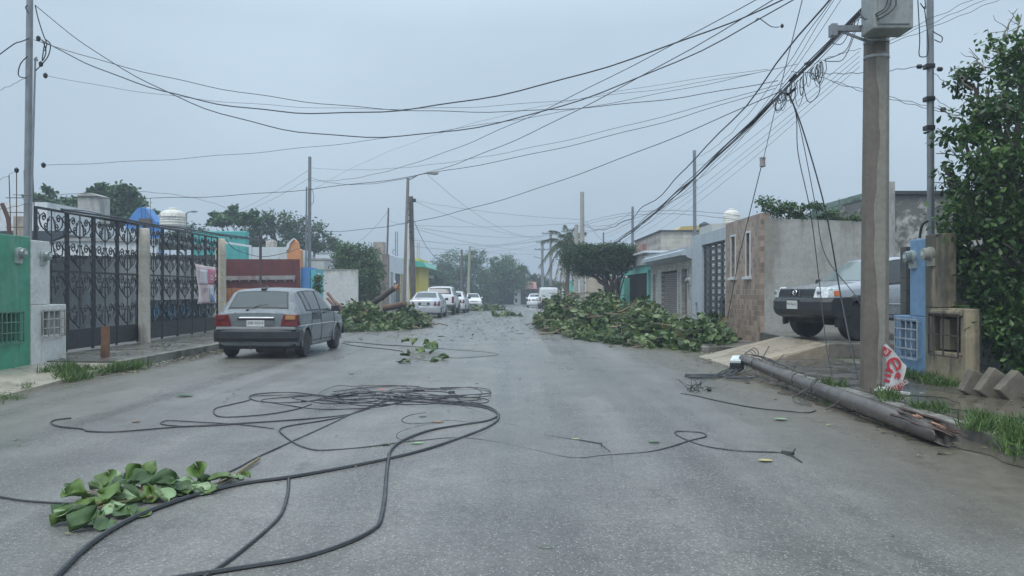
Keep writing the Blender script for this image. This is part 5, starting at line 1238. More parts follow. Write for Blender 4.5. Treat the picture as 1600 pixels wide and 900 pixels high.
for sd in (1,-1):
    for x0 in (-.52,1.02): seam(t, B, [(u(x0),v) for v in (2.2,3,4,5,6.05)], sd)
    seam(t, B, [(u(-.52),2.3),(u(1.02),2.3)], sd)
    mb = MB(); p = B.pt(u(-.36),5.2,sd,.012); mb.bar(p-Vector((.09,0,0)),p+Vector((.09,0,0)),.03,.04); mb.build('door_handle', BLKP, t, world=False, bevel=.006)
    mb = MB(); mb.tube([B.pt(u(x),3.9,sd,.006) for x in (-.5,.2,1.0)], .012, 4); mb.build('side_trim', PPAINT, t, world=False)
    # black flared arch
    mb = MB()
    N = 16
    for i in range(N):
        a0, a1 = R(-12+204*i/N), R(-12+204*(i+1)/N)
        def q(a, r, y): return (1.52+r*math.cos(a), sd*y, .38+r*math.sin(a))
        mb.hexa([q(a0,.43,.80),q(a1,.43,.80),q(a1,.43,.925),q(a0,.43,.925),q(a0,.53,.80),q(a1,.53,.80),q(a1,.50,.915),q(a0,.50,.915)])
    mb.build('wheel_flare', BLKP, t, world=False, smooth=30)
    mb = MB(); mb.hexa([(2.2,sd*.56,.84),(2.37,sd*.575,.83),(2.25,sd*.86,.83),(1.98,sd*.875,.83),(2.15,sd*.56,1.06),(2.30,sd*.58,1.05),(2.17,sd*.83,1.04),(1.99,sd*.85,1.03)]); hl = mb.build('headlight', CLR, t, world=False, bevel=.02)
    mb = MB(); mb.hexa([(2.10,sd*.80,.87),(2.10,sd*.875,.87),(1.97,sd*.885,.87),(1.97,sd*.80,.87),(2.10,sd*.78,.98),(2.10,sd*.85,.98),(1.99,sd*.862,.98),(1.99,sd*.78,.98)]); mb.build('indicator', M('orange_lens', (.50,.12,.03), .2), hl, world=False, bevel=.01)
    mb = MB(); mb.lathe([(.05,0),(.05,.012),(.01,.02)], (2.325,sd*.70,.94), 14, 'x'); mb.build('lamp_bowl', CHR, hl, world=False, smooth=50)
mb = MB(); mb.hexa([(2.24,-.57,.84),(2.36,-.57,.84),(2.36,.57,.84),(2.24,.57,.84),(2.20,-.57,1.015),(2.31,-.57,1.015),(2.31,.57,1.015),(2.20,.57,1.015)]); gr = mb.build('grille', M('grille_dark', (.03,.032,.035), .4), t, world=False, bevel=.01)
mb = MB()
for z in (.895,.935,.975): mb.box(2.32,2.365-(z-.86)*.3,-.55,.55,z-.008,z+.008)
for sd in (1,-1): mb.bar((2.365,sd*.16,.865),(2.325,sd*.13,1.005),.03,.02)
mb.build('grille_bar', BLKP, gr, world=False)
mb = MB(); ring = [(2.362+.0, .062*math.cos(a), .938+.052*math.sin(a)) for a in [2*math.pi*i/20 for i in range(21)]]; mb.tube(ring, .010, 6, cap=False); mb.box(2.355,2.372,-.078,.078,.926,.950); mb.build('badge', CHR, gr, world=False)
mb = MB(); sweepbar(mb, [(2.0,.50),(2.30,.44),(2.42,.50),(2.47,.60),(2.47,.76),(2.42,.84),(2.0,.86)], [-.92,-.90,-.85,-.75,-.6,-.35,0,.35,.6,.75,.85,.90,.92], lambda y: -.27*max(0,(abs(y)-.32)/.60)**2.4)
for sd in (1,-1): mb.hexa([(1.9,sd*.80,.50),(2.12,sd*.80,.48),(2.12,sd*.915,.48),(1.97,sd*.915,.50),(1.9,sd*.80,.84),(2.12,sd*.80,.84),(2.10,sd*.90,.84),(1.97,sd*.90,.84)])
fb = mb.build('front_bumper', BLKP, t, world=False, bevel=.015)
mb = MB(); mb.box(1.8,2.2,-.5,.5,.34,.44); mb.build('skid_plate', WELL, fb, world=False)
plate(t, 'YP-19-612', 2.475, .08, .70, 1, .34, .17, .075)
mb = MB(); mb.box(2.46,2.49,-.10,.27,.785,.80); mb.build('plate_frame', BLKP, t, world=False)
mirror(t, 1.08, .86, 1.15)
mb = MB(); mb.tube([(1.36,.5,1.10),(1.25,0,1.16)], .010, 5); mb.tube([(1.38,-.1,1.10),(1.25,-.55,1.15)], .010, 5); mb.build('wiper', BLKP, t, world=False)
# cargo bed
mb = MB(); 
for sd in (1,-1): mb.box(-2.35,-.66,sd*.80,sd*.86,.48,1.12)
mb.box(-2.35,-.66,-.80,.80,.48,.60); mb.box(-.72,-.66,-.8,.8,.6,1.12); bd = mb.build('cargo_bed', PPAINT, t, world=False, bevel=.01)
mb = MB(); mb.box(-2.42,-2.36,-.80,.80,.58,1.10); mb.build('tailgate', PPAINT, t, world=False, bevel=.01)
mb = MB(); mb.box(-2.5,-2.3,-.85,.85,.42,.56); mb.build('rear_bumper', CHR, t, world=False, bevel=.01)
for sd in (1,-1): mb = MB(); mb.box(-2.43,-2.36,sd*.80,sd*.865,.62,1.0); mb.build('tail_light', REDL, t, world=False)
mb = MB(); mb.tube([(.35,-.15,.42),(.35,.6,.42)], .05, 8); mb.box(-2.2,1.9,-.45,-.35,.38,.5); mb.box(-2.2,1.9,.35,.45,.38,.5); mb.box(1.4,1.6,-.6,.6,.28,.40); mb.build('chassis', WELL, t, world=False)
mb = MB(); mb.box(-.3,-.05,-.6,-.2,.95,1.42); mb.box(-.3,-.05,.2,.6,.95,1.42); mb.build('seats', WELL, t, world=False)
for x in (1.52,-1.40):
    for y in (.76,-.76): wheel(t, x, y, .375, .24, RIMM)

# --- parked cars further on: shared builder ---------------------------------------
def sedan(label, loc, rz, paint, sc=1.0, white=False, ptxt=None, cat='car', detail=True, glass=None):
    S = [(-2.24,.42,.62,.84,.88,.72,.71,.60),(-2.20,.30,.60,.90,.945,.80,.77,.64),(-2.08,.24,.60,.945,.99,.84,.80,.66),(-1.58,.22,.60,.955,1.03,.85,.81,.66),(-1.50,.21,.60,.955,1.06,.85,.81,.67),(-1.0,.2,.60,.95,1.35,.85,.81,.57),(-.85,.2,.6,.95,1.385,.85,.81,.56),(-.2,.2,.6,.945,1.415,.85,.81,.555),(.25,.2,.6,.94,1.40,.85,.81,.56),(.42,.2,.6,.94,1.365,.85,.81,.565),(1.18,.2,.59,.90,.955,.85,.80,.70),(1.28,.2,.58,.88,.92,.85,.80,.70),(1.95,.24,.55,.76,.80,.82,.77,.66),(2.14,.30,.52,.68,.71,.78,.74,.62),(2.2,.36,.50,.62,.65,.72,.69,.58)]
    B = Body(S); u = lambda x: uof(S, x); t = thing('sedan', label, cat, loc, rz); t.scale = (sc,sc,sc)
    B.mesh('body', paint, t, ((1.32,.29,.35,.55),(-1.32,.29,.35,.55)))
    B.patch('rear_window', glass or CARGL2, t, u(-1.47), u(-1.03), 9.3, 11, off=.006, both=True)
    B.patch('windscreen', CARGL, t, u(.46), u(1.14), 9.2, 11, off=.006, both=True)
    for nm, a, b_, c_, d_ in (('rear_door_window',-1.28,-.98,-.30,-.30),('front_door_window',-.2,-.2,1.02,.46)):
        B.patch(nm, CARGL, t, (u(a),u(b_)), (u(c_),u(d_)), 6.25, 7.95, (1,-1), .006)
    for sd in (1,-1):
        mb = MB(); mb.hexa([(-2.27,sd*.50,.68),(-2.23,sd*.835,.68),(-1.98,sd*.858,.68),(-2.1,sd*.5,.68),(-2.25,sd*.56,.875),(-2.20,sd*.815,.885),(-2.0,sd*.83,.885),(-2.1,sd*.55,.875)]); mb.build('tail_light', REDL, t, world=False, bevel=.01)
        mb = MB(); mb.hexa([(2.18,sd*.45,.54),(2.13,sd*.78,.54),(1.95,sd*.82,.54),(2.1,sd*.45,.54),(2.12,sd*.47,.67),(2.06,sd*.75,.68),(1.93,sd*.79,.69),(2.08,sd*.45,.67)]); mb.build('headlight', CLR, t, world=False, bevel=.01)
        for x0 in (-.26,1.1): seam(t, B, [(u(x0),v) for v in (2.2,3,4,5,6.05)], sd)
        for x0 in (-.95,.1): mb = MB(); p = B.pt(u(x0),5.2,sd,.012); mb.bar(p-Vector((.08,0,0)),p+Vector((.08,0,0)),.03,.03); mb.build('door_handle', paint, t, world=False)
    mb = MB(); sweepbar(mb, [(-2.1,.26),(-2.28,.30),(-2.32,.42),(-2.31,.58),(-2.24,.635),(-2.1,.64)], [-.86,-.82,-.7,-.35,0,.35,.7,.82,.86], lambda y: .14*max(0,(abs(y)-.5)/.36)**2); mb.build('rear_bumper', paint, t, world=False, smooth=40)
    mb = MB(); sweepbar(mb, [(2.0,.22),(2.24,.26),(2.28,.36),(2.27,.48),(2.0,.52)], [-.84,-.78,-.6,-.3,0,.3,.6,.78,.84], lambda y: -.16*max(0,(abs(y)-.45)/.39)**2); mb.build('front_bumper', paint, t, world=False, smooth=40)
    mb = MB(); mb.box(2.2,2.292,-.35,.35,.30,.37); mb.box(2.15,2.2,-.35,.35,.55,.63); mb.build('grille', BLKP, t, world=False)
    mb = MB(); mb.box(-2.26,-2.235,-.30,.30,.70,.84); mb.build('plate_recess', BLKP, t, world=False)
    plate(t, ptxt or 'YZC-413-B', -2.263, 0, .765, -1, .32, .115, .06); mirror(t, .92, .80, .98, paint if white else BLKP)
    for x in (1.32,-1.32):
        for y in (.75,-.75): wheel(t, x, y, .30, .19, RIMS, 5)
    return t
SIL = M('clean_silver_paint', (.47,.49,.53), .25, .04, 1, 0, metal=.3, coat=.4)
WHT = M('white_car_paint', (.72,.74,.76), .25, .04, 1, 0, coat=.4)
sedan('silver sedan seen from behind, nearest in the row of parked cars', (-4.52,45.3,gz(45)), R(89), SIL, .98)
sedan('pale silver sedan third in the row, past the white off roader', (-3.95,57.5,gz(57)), R(88), M('light_silver_paint', (.58,.60,.63), .3, .04, 1, 0, coat=.3), 1.03, ptxt='ZAN-207-C')
sedan('far white car facing the camera by the slim pale pole', (-4.15,88,gz(88)), R(-84), WHT, 1.0, white=True, ptxt='')
sedan('far white sedan parked left of the white van', (2.35,84.5,gz(84.5)), R(89), WHT, .98, white=True, ptxt='YX-50-318')
# white off roader
S = [(-2.0,.50,.78,1.08,1.14,.80,.79,.72),(-1.97,.42,.78,1.10,1.20,.86,.84,.76),(-1.93,.38,.78,1.12,1.30,.87,.85,.74),(-1.72,.36,.78,1.12,1.64,.88,.85,.66),(-1.6,.36,.78,1.12,1.68,.88,.85,.65),(-.4,.36,.78,1.10,1.72,.88,.85,.64),(.45,.36,.78,1.09,1.69,.88,.85,.64),(.6,.36,.78,1.09,1.64,.88,.85,.645),(1.2,.36,.77,1.06,1.13,.88,.84,.74),(1.35,.38,.77,1.04,1.09,.88,.84,.74),(2.1,.42,.75,.95,1.0,.85,.80,.70),(2.25,.5,.7,.85,.9,.80,.77,.66)]
B = Body(S); u = lambda x: uof(S, x)
t = thing('off_roader', 'white off roader with dark rear window between the two silver sedans', 'car', (-4.28,51.6,gz(51)), R(88.5))
B.mesh('body', WHT, t, ((1.4,.36,.43,.55),(-1.25,.36,.43,.55)))
B.patch('rear_window', CARGL, t, u(-1.95), u(-1.70), 8.9, 11, off=.006, both=True); B.patch('windscreen', CARGL, t, u(.63), u(1.17), 9.2, 11, off=.006, both=True)
for nm, a, b_ in (('cargo_window',-1.6,-1.1),('rear_door_window',-1.0,-.3)): B.patch(nm, CARGL, t, u(a), u(b_), 6.25, 7.9, (1,-1), .006)
B.patch('front_door_window', CARGL, t, u(-.2), (u(1.05),u(.6)), 6.25, 7.9, (1,-1), .006)
for sd in (1,-1):
    mb = MB(); mb.box(-2.01,-1.93,sd*.74,sd*.87,.72,1.12); mb.build('tail_light', REDL, t, world=False, bevel=.01)
    mb = MB(); mb.box(2.1,2.27,sd*.5,sd*.8,.72,.86); mb.build('headlight', CLR, t, world=False, bevel=.01)
    mb = MB(); mb.tube([(-1.5,sd*.62,1.75),(.3,sd*.62,1.77)], .02, 6); mb.build('roof_rail', BLKP, t, world=False)
mb = MB(); sweepbar(mb, [(-1.9,.38),(-2.12,.42),(-2.14,.56),(-2.1,.64),(-1.9,.66)], [-.89,-.8,-.4,0,.4,.8,.89], lambda y: .1*max(0,(abs(y)-.5)/.39)**2); mb.build('rear_bumper', BLKP, t, world=False)
mb = MB(); sweepbar(mb, [(2.1,.38),(2.36,.42),(2.38,.56),(2.3,.64),(2.1,.66)], [-.88,-.8,-.4,0,.4,.8,.88], lambda y: -.1*max(0,(abs(y)-.5)/.38)**2); mb.build('front_bumper', BLKP, t, world=False)
plate(t, 'ZCF-118-A', -2.02, 0, .85, -1, .32, .12, .06); mirror(t, 1.0, .84, 1.15)
for x in (1.4,-1.25):
    for y in (.78,-.78): wheel(t, x, y, .36, .23, RIMM)
# panel van on the right
S = [(-2.3,.50,.85,1.2,1.80,.80,.79,.70),(-2.27,.42,.85,1.2,1.86,.84,.83,.73),(-2.1,.38,.85,1.2,1.90,.85,.84,.74),(.6,.36,.85,1.15,1.90,.85,.84,.73),(.85,.36,.8,1.12,1.84,.85,.83,.72),(1.5,.36,.75,1.05,1.14,.85,.82,.74),(1.65,.38,.72,1.0,1.06,.84,.80,.72),(2.1,.44,.65,.85,.90,.80,.76,.66),(2.2,.5,.6,.75,.8,.76,.73,.62)]
B = Body(S); u = lambda x: uof(S, x)
t = thing('van', 'white panel van seen from behind parked under the palm', 'van', (3.25,76.2,gz(75)), R(90.5))
B.mesh('body', WHT, t, ((1.45,.32,.38,.5),(-1.35,.32,.38,.5)))
B.patch('windscreen', CARGL, t, u(.9), u(1.45), 9.2, 11, off=.006, both=True); B.patch('front_door_window', CARGL, t, u(.1), (u(1.3),u(.9)), 6.3, 7.9, (1,-1), .006)
mb = MB(); mb.box(-2.33,-2.295,-.66,.66,1.22,1.74); mb.build('rear_door_panel', M('van_panel', (.62,.65,.66), .4, .04), t, world=False, bevel=.02)
mb = MB(); mb.box(-2.33,-2.295,-.70,.70,.62,1.16); mb.build('rear_door_panel', M('van_panel', (.62,.65,.66), .4, .04), t, world=False, bevel=.02)
mb = MB(); mb.box(-2.38,-2.2,-.80,.80,.36,.58); mb.build('rear_bumper', BLKP, t, world=False, bevel=.02)
for sd in (1,-1): mb = MB(); mb.box(-2.33,-2.24,sd*.73,sd*.83,.70,1.05); mb.build('tail_light', REDL, t, world=False, bevel=.01)
plate(t, 'YR-71-094', -2.34, 0, .75, -1, .32, .12, .06); mirror(t, 1.1, .82, 1.2)
for x in (1.45,-1.35):
    for y in (.74,-.74): wheel(t, x, y, .32, .2, RIMM)
# ================================================================ vegetation
BARK = M('bark_grey', (.14,.12,.10), .85, .3, 4, .6, 20, stain=(.06,.055,.045), samt=.5)
BARKD = M('bark_dark', (.06,.05,.042), .85, .3, 4, .6, 20)
L_NEAR = leafmat('leaf_near', (.014,.036,.009), (.036,.090,.016), (.095,.18,.030), .38, .30, (.26,.28,.05), p=(.45,.8,.94))
L_ALM = leafmat('leaf_almond', (.022,.055,.018), (.040,.105,.030), (.085,.17,.055), .4, .25)
L_DARK = leafmat('leaf_dark', (.016,.040,.014), (.032,.078,.024), (.065,.125,.038), .5, .18)
L_MID = leafmat('leaf_mid', (.030,.068,.018), (.055,.12,.030), (.095,.175,.045), .5, .2)
L_PILE = leafmat('leaf_pile', (.020,.040,.010), (.050,.105,.022), (.20,.26,.11), .36, .22, (.24,.16,.08), p=(.42,.74,.93))
L_VINE = leafmat('leaf_vine', (.02,.05,.015), (.045,.10,.03), (.10,.16,.05), .5, .25)
def C(px, py, Y, rx, ry, rz=None):
    # clump centred on an image position at depth Y, radii given in pixels
    k = Y/F; p = P(px, py, Y); rz = rz or ry
    return (p, rx*k, max(rx*k*.8, ry*k), ry*k)
# big tree on the right
cl = [C(1590,75,11.6,42,38),C(1640,150,11.8,90,90),C(1560,150,11.4,48,48),C(1520,130,11.9,26,26),C(1505,205,11.6,34,36),C(1560,250,11.2,70,60),C(1640,300,11.2,90,110),
      C(1500,285,11.8,36,28),C(1530,340,11.4,54,50),C(1505,385,11.9,26,30),C(1590,410,11.0,70,70),C(1560,470,11.3,40,40),C(1610,520,11.0,50,55),C(1690,440,11.6,90,120),C(1572,545,11.2,22,24),C(1700,120,12.4,90,110),C(1540,440,11.6,32,26),C(1575,515,10.9,36,34),C(1605,575,10.7,34,28),C(1545,500,11.3,20,26),C(1500,340,11.9,22,18),C(1478,395,12.0,16,16),C(1476,262,12.0,12,12),C(1545,450,12.4,40,30),C(1570,520,12.3,40,40),C(1520,420,12.5,24,20)]
base = (7.55,11.7,.1)
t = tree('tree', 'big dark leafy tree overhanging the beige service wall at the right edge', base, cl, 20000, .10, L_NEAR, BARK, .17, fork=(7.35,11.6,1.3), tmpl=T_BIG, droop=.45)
mb = MB()
for (a, b_) in (((1530,300),(1452,285)),((1540,330),(1455,325)),((1520,200),(1462,165)),((1530,230),(1460,200)),((1520,140),(1488,112)),((1560,90),(1548,60)),((1590,60),(1592,22)),((1575,60),(1578,20)),((1520,370),(1456,352)),((1530,250),(1458,240)),((1540,110),(1510,75))):
    p = P(a[0],a[1],11.6); q = P(b_[0]+4,b_[1],11.9); m = limb(mb, p, q, .016, .005, .09, 4, 5)
    for _ in range(4): s = m[random.randrange(2,len(m)-1)]; limb(mb, s, s+Vector((random.uniform(-.25,.05),random.uniform(-.1,.1),random.uniform(-.15,.2))), .007, .003, .1, 3, 3)
mb.build('twigs', BARK, t, norm=False)
# left background almond trees with flat tiers
tree('tree', 'flat tiered tree behind the tall left service mast', (P(95,420,48).x,48,0), [C(80,322,48,36,9),C(128,318,48,28,8),C(60,312,48,22,6),C(75,300,48,9,6),C(110,332,48,38,6)], 5200, .24, L_ALM, BARK, .16, tmpl=T_ALM, group='almond trees behind the left houses')
tree('tree', 'dense rounded tree crown above the square grey tank', (P(185,420,50).x,50,0), [C(185,318,50,34,22),C(165,298,50,22,10),C(195,300,50,22,12),C(205,330,50,24,16),C(175,340,50,32,14),C(240,333,50,8,3),C(150,300,50,10,4)], 6500, .25, L_ALM, BARK, .17, tmpl=T_ALM, group='almond trees behind the left houses')
tree('tree', 'small flat tiered tree above the teal block house', (P(366,420,58).x,58,0), [C(350,334,58,20,4),C(386,334,58,20,4),C(366,325,58,5,5),C(368,344,58,40,4),C(340,348,58,18,3),C(395,350,58,12,4)], 3200, .24, L_ALM, BARK, .12, tmpl=T_ALM, group='almond trees behind the left houses')
tree('tree', 'broad dark tree mass behind the orange gable', (P(440,420,66).x,66,0), [C(430,352,66,34,20),C(470,362,66,36,22),C(395,372,66,32,20),C(505,380,66,28,18),C(450,390,66,60,18),C(350,385,66,45,16),C(420,345,66,16,9),C(520,396,66,20,12)], 11000, .28, L_DARK, BARKD, .3)
tree('tree', 'low dark hedge like tree behind the gates and teal house', (P(300,430,62).x,62,0), [C(255,372,62,35,14),C(300,365,62,30,14),C(330,375,62,25,16)], 2600, .25, L_DARK, BARKD, .2)
tree('tree', 'round dark green bushy tree right of the white boundary wall', (P(556,470,50).x,50,0), [C(548,400,50,24,20),C(572,405,50,20,20),C(585,425,50,12,24),C(556,430,50,32,28),C(570,450,50,24,22),C(532,408,50,14,12)], 11000, .19, L_MID, BARKD, .16)
mb_ = clump_points([C(496,440,35.3,7,13),C(499,452,35.3,6,10)], n=260)
o = leaves('climbing_plant', L_MID, mb_[0], .14, T_BIG, None, leaf_tone=mb_[1]); prop(o, 'small green climbing plant beside the blue service wall end', 'plant')
# far trees closing the street
far_tr = [('big pale green tree behind the slim pale pole', 730, 108, [C(715,415,108,40,24),C(745,402,108,22,12),C(700,435,108,34,26),C(735,440,108,45,30),C(690,420,108,14,12),C(745,460,108,40,14)], L_ALM),
 ('feathery tree at the street end left of the far grey house', 785, 112, [C(785,420,112,30,20),C(800,440,112,28,22),C(770,440,112,25,25),C(815,425,112,10,10),C(775,410,112,14,7)], L_MID),
 ('low dark tree beside the green awning shop', 672, 92, [C(668,430,92,12,18),C(680,445,92,20,22),C(664,455,92,14,18)], L_DARK),
 ('dark low tree between the pink roof and the palm', 845, 118, [C(846,445,118,16,14),C(862,455,118,22,16),C(832,436,118,12,8)], L_DARK),
 ('dark green trees mass behind the far pink roof', 815, 124, [C(815,448,124,30,10),C(780,462,124,30,12)], L_DARK),
 ('dark bushy tree behind the white panel van', 868, 96, [C(858,462,96,12,14),C(878,458,96,14,16)], L_DARK)]
for lb, px, Y, cs, lm in far_tr: tree('tree', lb, (P(px,470,Y).x,Y,gz(Y)), cs, 2500+1700*len(cs), .29, lm, BARKD, .25, group='trees at the far end of the street')
# flat clipped ficus
fic = [C(905,408,40,24,22),C(935,405,40,24,20),C(962,405,40,26,20),C(985,402,40,15,16),C(890,400,40,14,14),C(920,390,40,30,7),C(965,388,40,30,6),C(950,420,40,24,10),C(915,422,40,18,10)]
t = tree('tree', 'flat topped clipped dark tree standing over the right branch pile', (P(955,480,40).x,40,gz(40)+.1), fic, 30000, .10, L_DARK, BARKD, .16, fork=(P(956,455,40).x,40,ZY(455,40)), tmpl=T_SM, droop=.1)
mb = MB()
for k in range(16):
    a = 2*math.pi*k/16; b0 = Vector((4.78+.10*math.cos(a),40+.10*math.sin(a),gz(40))); e = P(940+ (k%8)*5,432-(k%3)*4,40); e.y = 40+.5*math.sin(a)
    limb(mb, b0, e, .045, .03, .05, 5, 5)
mb.build('aerial_stems', BARKD, t, norm=False)
# palm
PY_ = 55
t = thing('palm_tree', 'ragged coconut palm with browning fronds left of the clipped tree', 'palm', (P(884,480,PY_).x,PY_,gz(PY_)))
top = P(890,385,PY_); mb = MB(); limb(mb, (P(884,480,PY_).x,PY_,gz(PY_)-.1), top, .17, .12, .01, 8); mb.build('trunk', BARK, t, smooth=50)
fr = [(-44,-8,0),(-40,20,0),(-30,-25,0),(-36,45,1),(-25,62,1),(-18,75,1),(-48,32,0),(-8,-34,0),(10,-30,0),(25,-22,0),(32,-2,0),(30,25,1),(15,50,1),(-10,65,1),(-28,10,0),(22,8,0),(0,-22,0),(-15,-18,0),(5,60,1),(38,15,0)]
PGRN = leafmat('frond_green', (.035,.060,.018), (.075,.11,.035), (.13,.15,.06), .5, .2); PBRN = leafmat('frond_brown', (.13,.085,.035), (.22,.16,.075), (.30,.24,.13), .6, .2)
for i, (dx, dy, br) in enumerate(fr):
    e = P(890+dx,385+dy,PY_+random.uniform(-1.5,1.5)); mid = top.lerp(e,.5)+Vector((0,0,.35+.25*(dy>0))); pts = catmull([top,mid,e],9); q=[];d=[];s=[]
    for j in range(2,len(pts)):
        for sd in (1,-1):
            for rep in range(3):
                f = (j-rep/3); p = pts[j].lerp(pts[j-1], rep/3); ax = (pts[j]-pts[j-1]).normalized(); sde = ax.cross(Vector((random.uniform(-.4,.4),1,random.uniform(-.2,.2)))).normalized()*sd
                q.append(p); dd = ax*.55+sde*.55+Vector((0,0,-.75)); d.append(dd); s.append(random.uniform(.35,.6)*(1.15-j/len(pts)*.6))
    mb = MB(); mb.tube(pts, [.03-.02*j/(len(pts)-1) for j in range(len(pts))], 4)
    f = mb.build('frond', PBRN if br else PGRN, t, norm=False)
    leaves('leaflets', PBRN if br else PGRN, q, np.array(s), (np.array([(0,-.05,0),(0,.05,0),(.5,.045,.02),(.5,-.045,.02),(1,0,-.03)]), T_GR[1]), f, dirs=d)
# vine on top of the grey wall
vp = [C(1210,325,20.2,26,14),C(1195,315,20.2,10,6),C(1240,330,20.2,28,10),C(1270,325,20.2,18,8),C(1300,338,20.2,22,7),C(1325,342,20.2,20,5),C(1345,346,20.2,10,4)]
pts, tone = clump_points(vp, n=2300)
t = thing('vine', 'tangled green vine spilling along the top of the grey rendered wall', 'plant', P(1260,345,20.15))
leaves('foliage', L_VINE, pts, .085*RNG.uniform(.6,1.3,len(pts)), T_BIG, t, leaf_tone=tone)
mb = MB()
for k in range(26): a = P(random.uniform(1195,1340),345,20.2); limb(mb, a, a+Vector((random.uniform(-.5,.3),random.uniform(-.2,.1),random.uniform(.15,.62))), .010, .004, .15, 4, 4)
mb.build('stems', BARK, t, norm=False)
# ---- piles of broken branches
def in_heap(m, x, y): return sum(h*math.exp(-(((x-a)/rx)**2+((y-b)/ry)**2)) for a, b, h, rx, ry in m)
def heap(name, label, mounds, poly, n, size, nb, seed, bmat=None):
    rs = np.random.default_rng(seed); x0 = min(p[0] for p in poly); x1 = max(p[0] for p in poly); y0 = min(p[1] for p in poly); y1 = max(p[1] for p in poly)
    def inside(x, y):
        c = False; j = len(poly)-1
        for i in range(len(poly)):
            if (poly[i][1] > y) != (poly[j][1] > y) and x < (poly[j][0]-poly[i][0])*(y-poly[i][1])/(poly[j][1]-poly[i][1])+poly[i][0]: c = not c
            j = i
        return c
    cx = sum(p[0] for p in poly)/len(poly); cy = sum(p[1] for p in poly)/len(poly)
    t = thing(name, label, 'branch pile', (cx,cy,gz(cy)))
    P_ = []; D_ = []; T_ = []; S_ = []
    # sprays: twig with leaves in a rosette at its end, as broken almond branches have
    mb = MB(); cnt = 0
    while cnt < n:
        x, y = rs.uniform(x0,x1), rs.uniform(y0,y1)
        if not inside(x,y): continue
        h = in_heap(mounds, x, y)*(.78+.35*math.sin(x*2.3+y*1.1)*math.sin(y*1.9-x)+.12*rs.uniform())
        if rs.uniform() > min(1, .25+h*1.2): continue
        z = gz(y)+max(.03, h*(rs.uniform()**.45)+rs.normal(0,.05)+(rs.uniform(.08,.32) if rs.uniform() < .06 and h > .3 else 0)); az = rs.uniform(0,2*math.pi); tone = rs.uniform(0,.5); L = rs.uniform(.25,.6); el = rs.normal(.15,.4)
        dv = np.array([math.cos(az)*math.cos(el), math.sin(az)*math.cos(el), math.sin(el)])
        if rs.uniform() < .55: mb.tube([(x-dv[0]*L,y-dv[1]*L,max(gz(y)+.01,z-dv[2]*L)),(x,y,z)], [.012,.006], 4)
        k = rs.integers(6,13)
        for _ in range(k):
            a2 = rs.uniform(0,2*math.pi); u1 = np.array([math.cos(a2),math.sin(a2),rs.normal(-.05,.5)]); d = dv*.5+u1
            P_.append((x+rs.normal(0,.05),y+rs.normal(0,.05),max(gz(y)+.03,z+rs.normal(0,.05)))); D_.append(d); T_.append(tone+rs.uniform(0,.5)); S_.append(size*rs.uniform(.6,1.3))
        cnt += k
    leaves('foliage', L_PILE, np.array(P_), np.array(S_), T_ALM, t, dirs=np.array(D_), leaf_tone=np.array(T_), up=.6)
    if n > 1000: mb.build('twigs', BARK, t, norm=False)
    for _ in range(nb):
        for _try in range(50):
            x, y = rs.uniform(x0,x1), rs.uniform(y0,y1)
            if inside(x,y): break
        h = in_heap(mounds,x,y); a = rs.uniform(-.6,.6)+(0 if rs.uniform()<.5 else math.pi); L = rs.uniform(.6,1.6); z = gz(y)+h*rs.uniform(.5,1.0)+.03; m2 = MB()
        limb(m2, (x-L/2*math.cos(a),y-L/2*math.sin(a),max(gz(y)+.03,z-.1)), (x+L/2*math.cos(a),y+L/2*math.sin(a),z+rs.uniform(-.1,.25)), rs.uniform(.016,.036), .007, .10, 5, 6)
        m2.build('branch', bmat or M('fresh_branch', (.20,.15,.10), .7, .3, 5, .3), t, norm=False)
    return t
RM = [(2.9,30.5,1.30,1.4,2.3),(3.9,27.4,.85,1.3,1.8),(3.9,24.6,.85,1.2,1.6),(4.1,22.2,.62,1.2,1.3),(4.4,20.4,.34,.9,.8),(1.6,30,.55,.8,1.6),(2.6,26,.55,.8,2.0),(5.2,21,.35,.6,1.5)]
heap('branch_pile', 'long heap of freshly broken leafy branches along the right side of the road', RM, [(.85,30.2),(1.45,26.4),(1.9,23.6),(2.7,21.2),(3.3,19.9),(4.2,18.85),(4.9,19.4),(5.5,20.6),(5.85,24),(5.7,31),(4.5,36),(2.2,35),(1.0,33)], 21000, .175, 46, 3)
LM = [(-5.3,31,.50,1.0,1.5),(-4.4,31.6,.34,.9,1.4),(-3.8,32,.34,.7,1.2),(-5.9,30.2,.25,.7,1.2),(-6.2,31,.30,.8,1)]
heap('branch_pile', 'heap of broken leafy branches in front of the parked silver sedan', LM, [(-6.7,28.3),(-5.9,27.7),(-4.6,28.3),(-3.55,30.2),(-3.15,32),(-3.5,34),(-5,34.5),(-6.8,33.5)], 9500, .175, 18, 5)
heap('branch_pile', 'small low heap of leaves in the road beyond the parked cars', [(-2.9,64,.45,1.6,1.2),(-1.6,65,.35,1.2,1)], [(-5,62.5),(-3,62),(-.6,63),(-.5,66),(-3,67),(-5,66)], 900, .24, 3, 8)
heap('branch_pile', 'tiny leafy sprig lying in the middle of the road far away', [(-.2,46.5,.25,.8,.8)], [(-1.0,45.5),(.6,45.2),(.7,47.2),(-.9,47.5)], 130, .26, 1, 9)
WOODF = M('torn_wood', (.42,.22,.12), .8, .3, 8, .6, 30, stain=(.2,.1,.06), samt=.4); WOODT = M('trunk_wood', (.13,.08,.055), .8, .35, 4, .6, 25)
t = thing('broken_trunk', 'thick broken tree limb jutting from the left branch heap with a torn orange end', 'trunk', P(600,465,31))
mb = MB(); pts = limb(mb, P(580,476,31.4), P(618,450,31), .12, .10, .03, 8); mb.build('limb', BARKD, t, smooth=60)
mb = MB(); c = P(619,449,31)
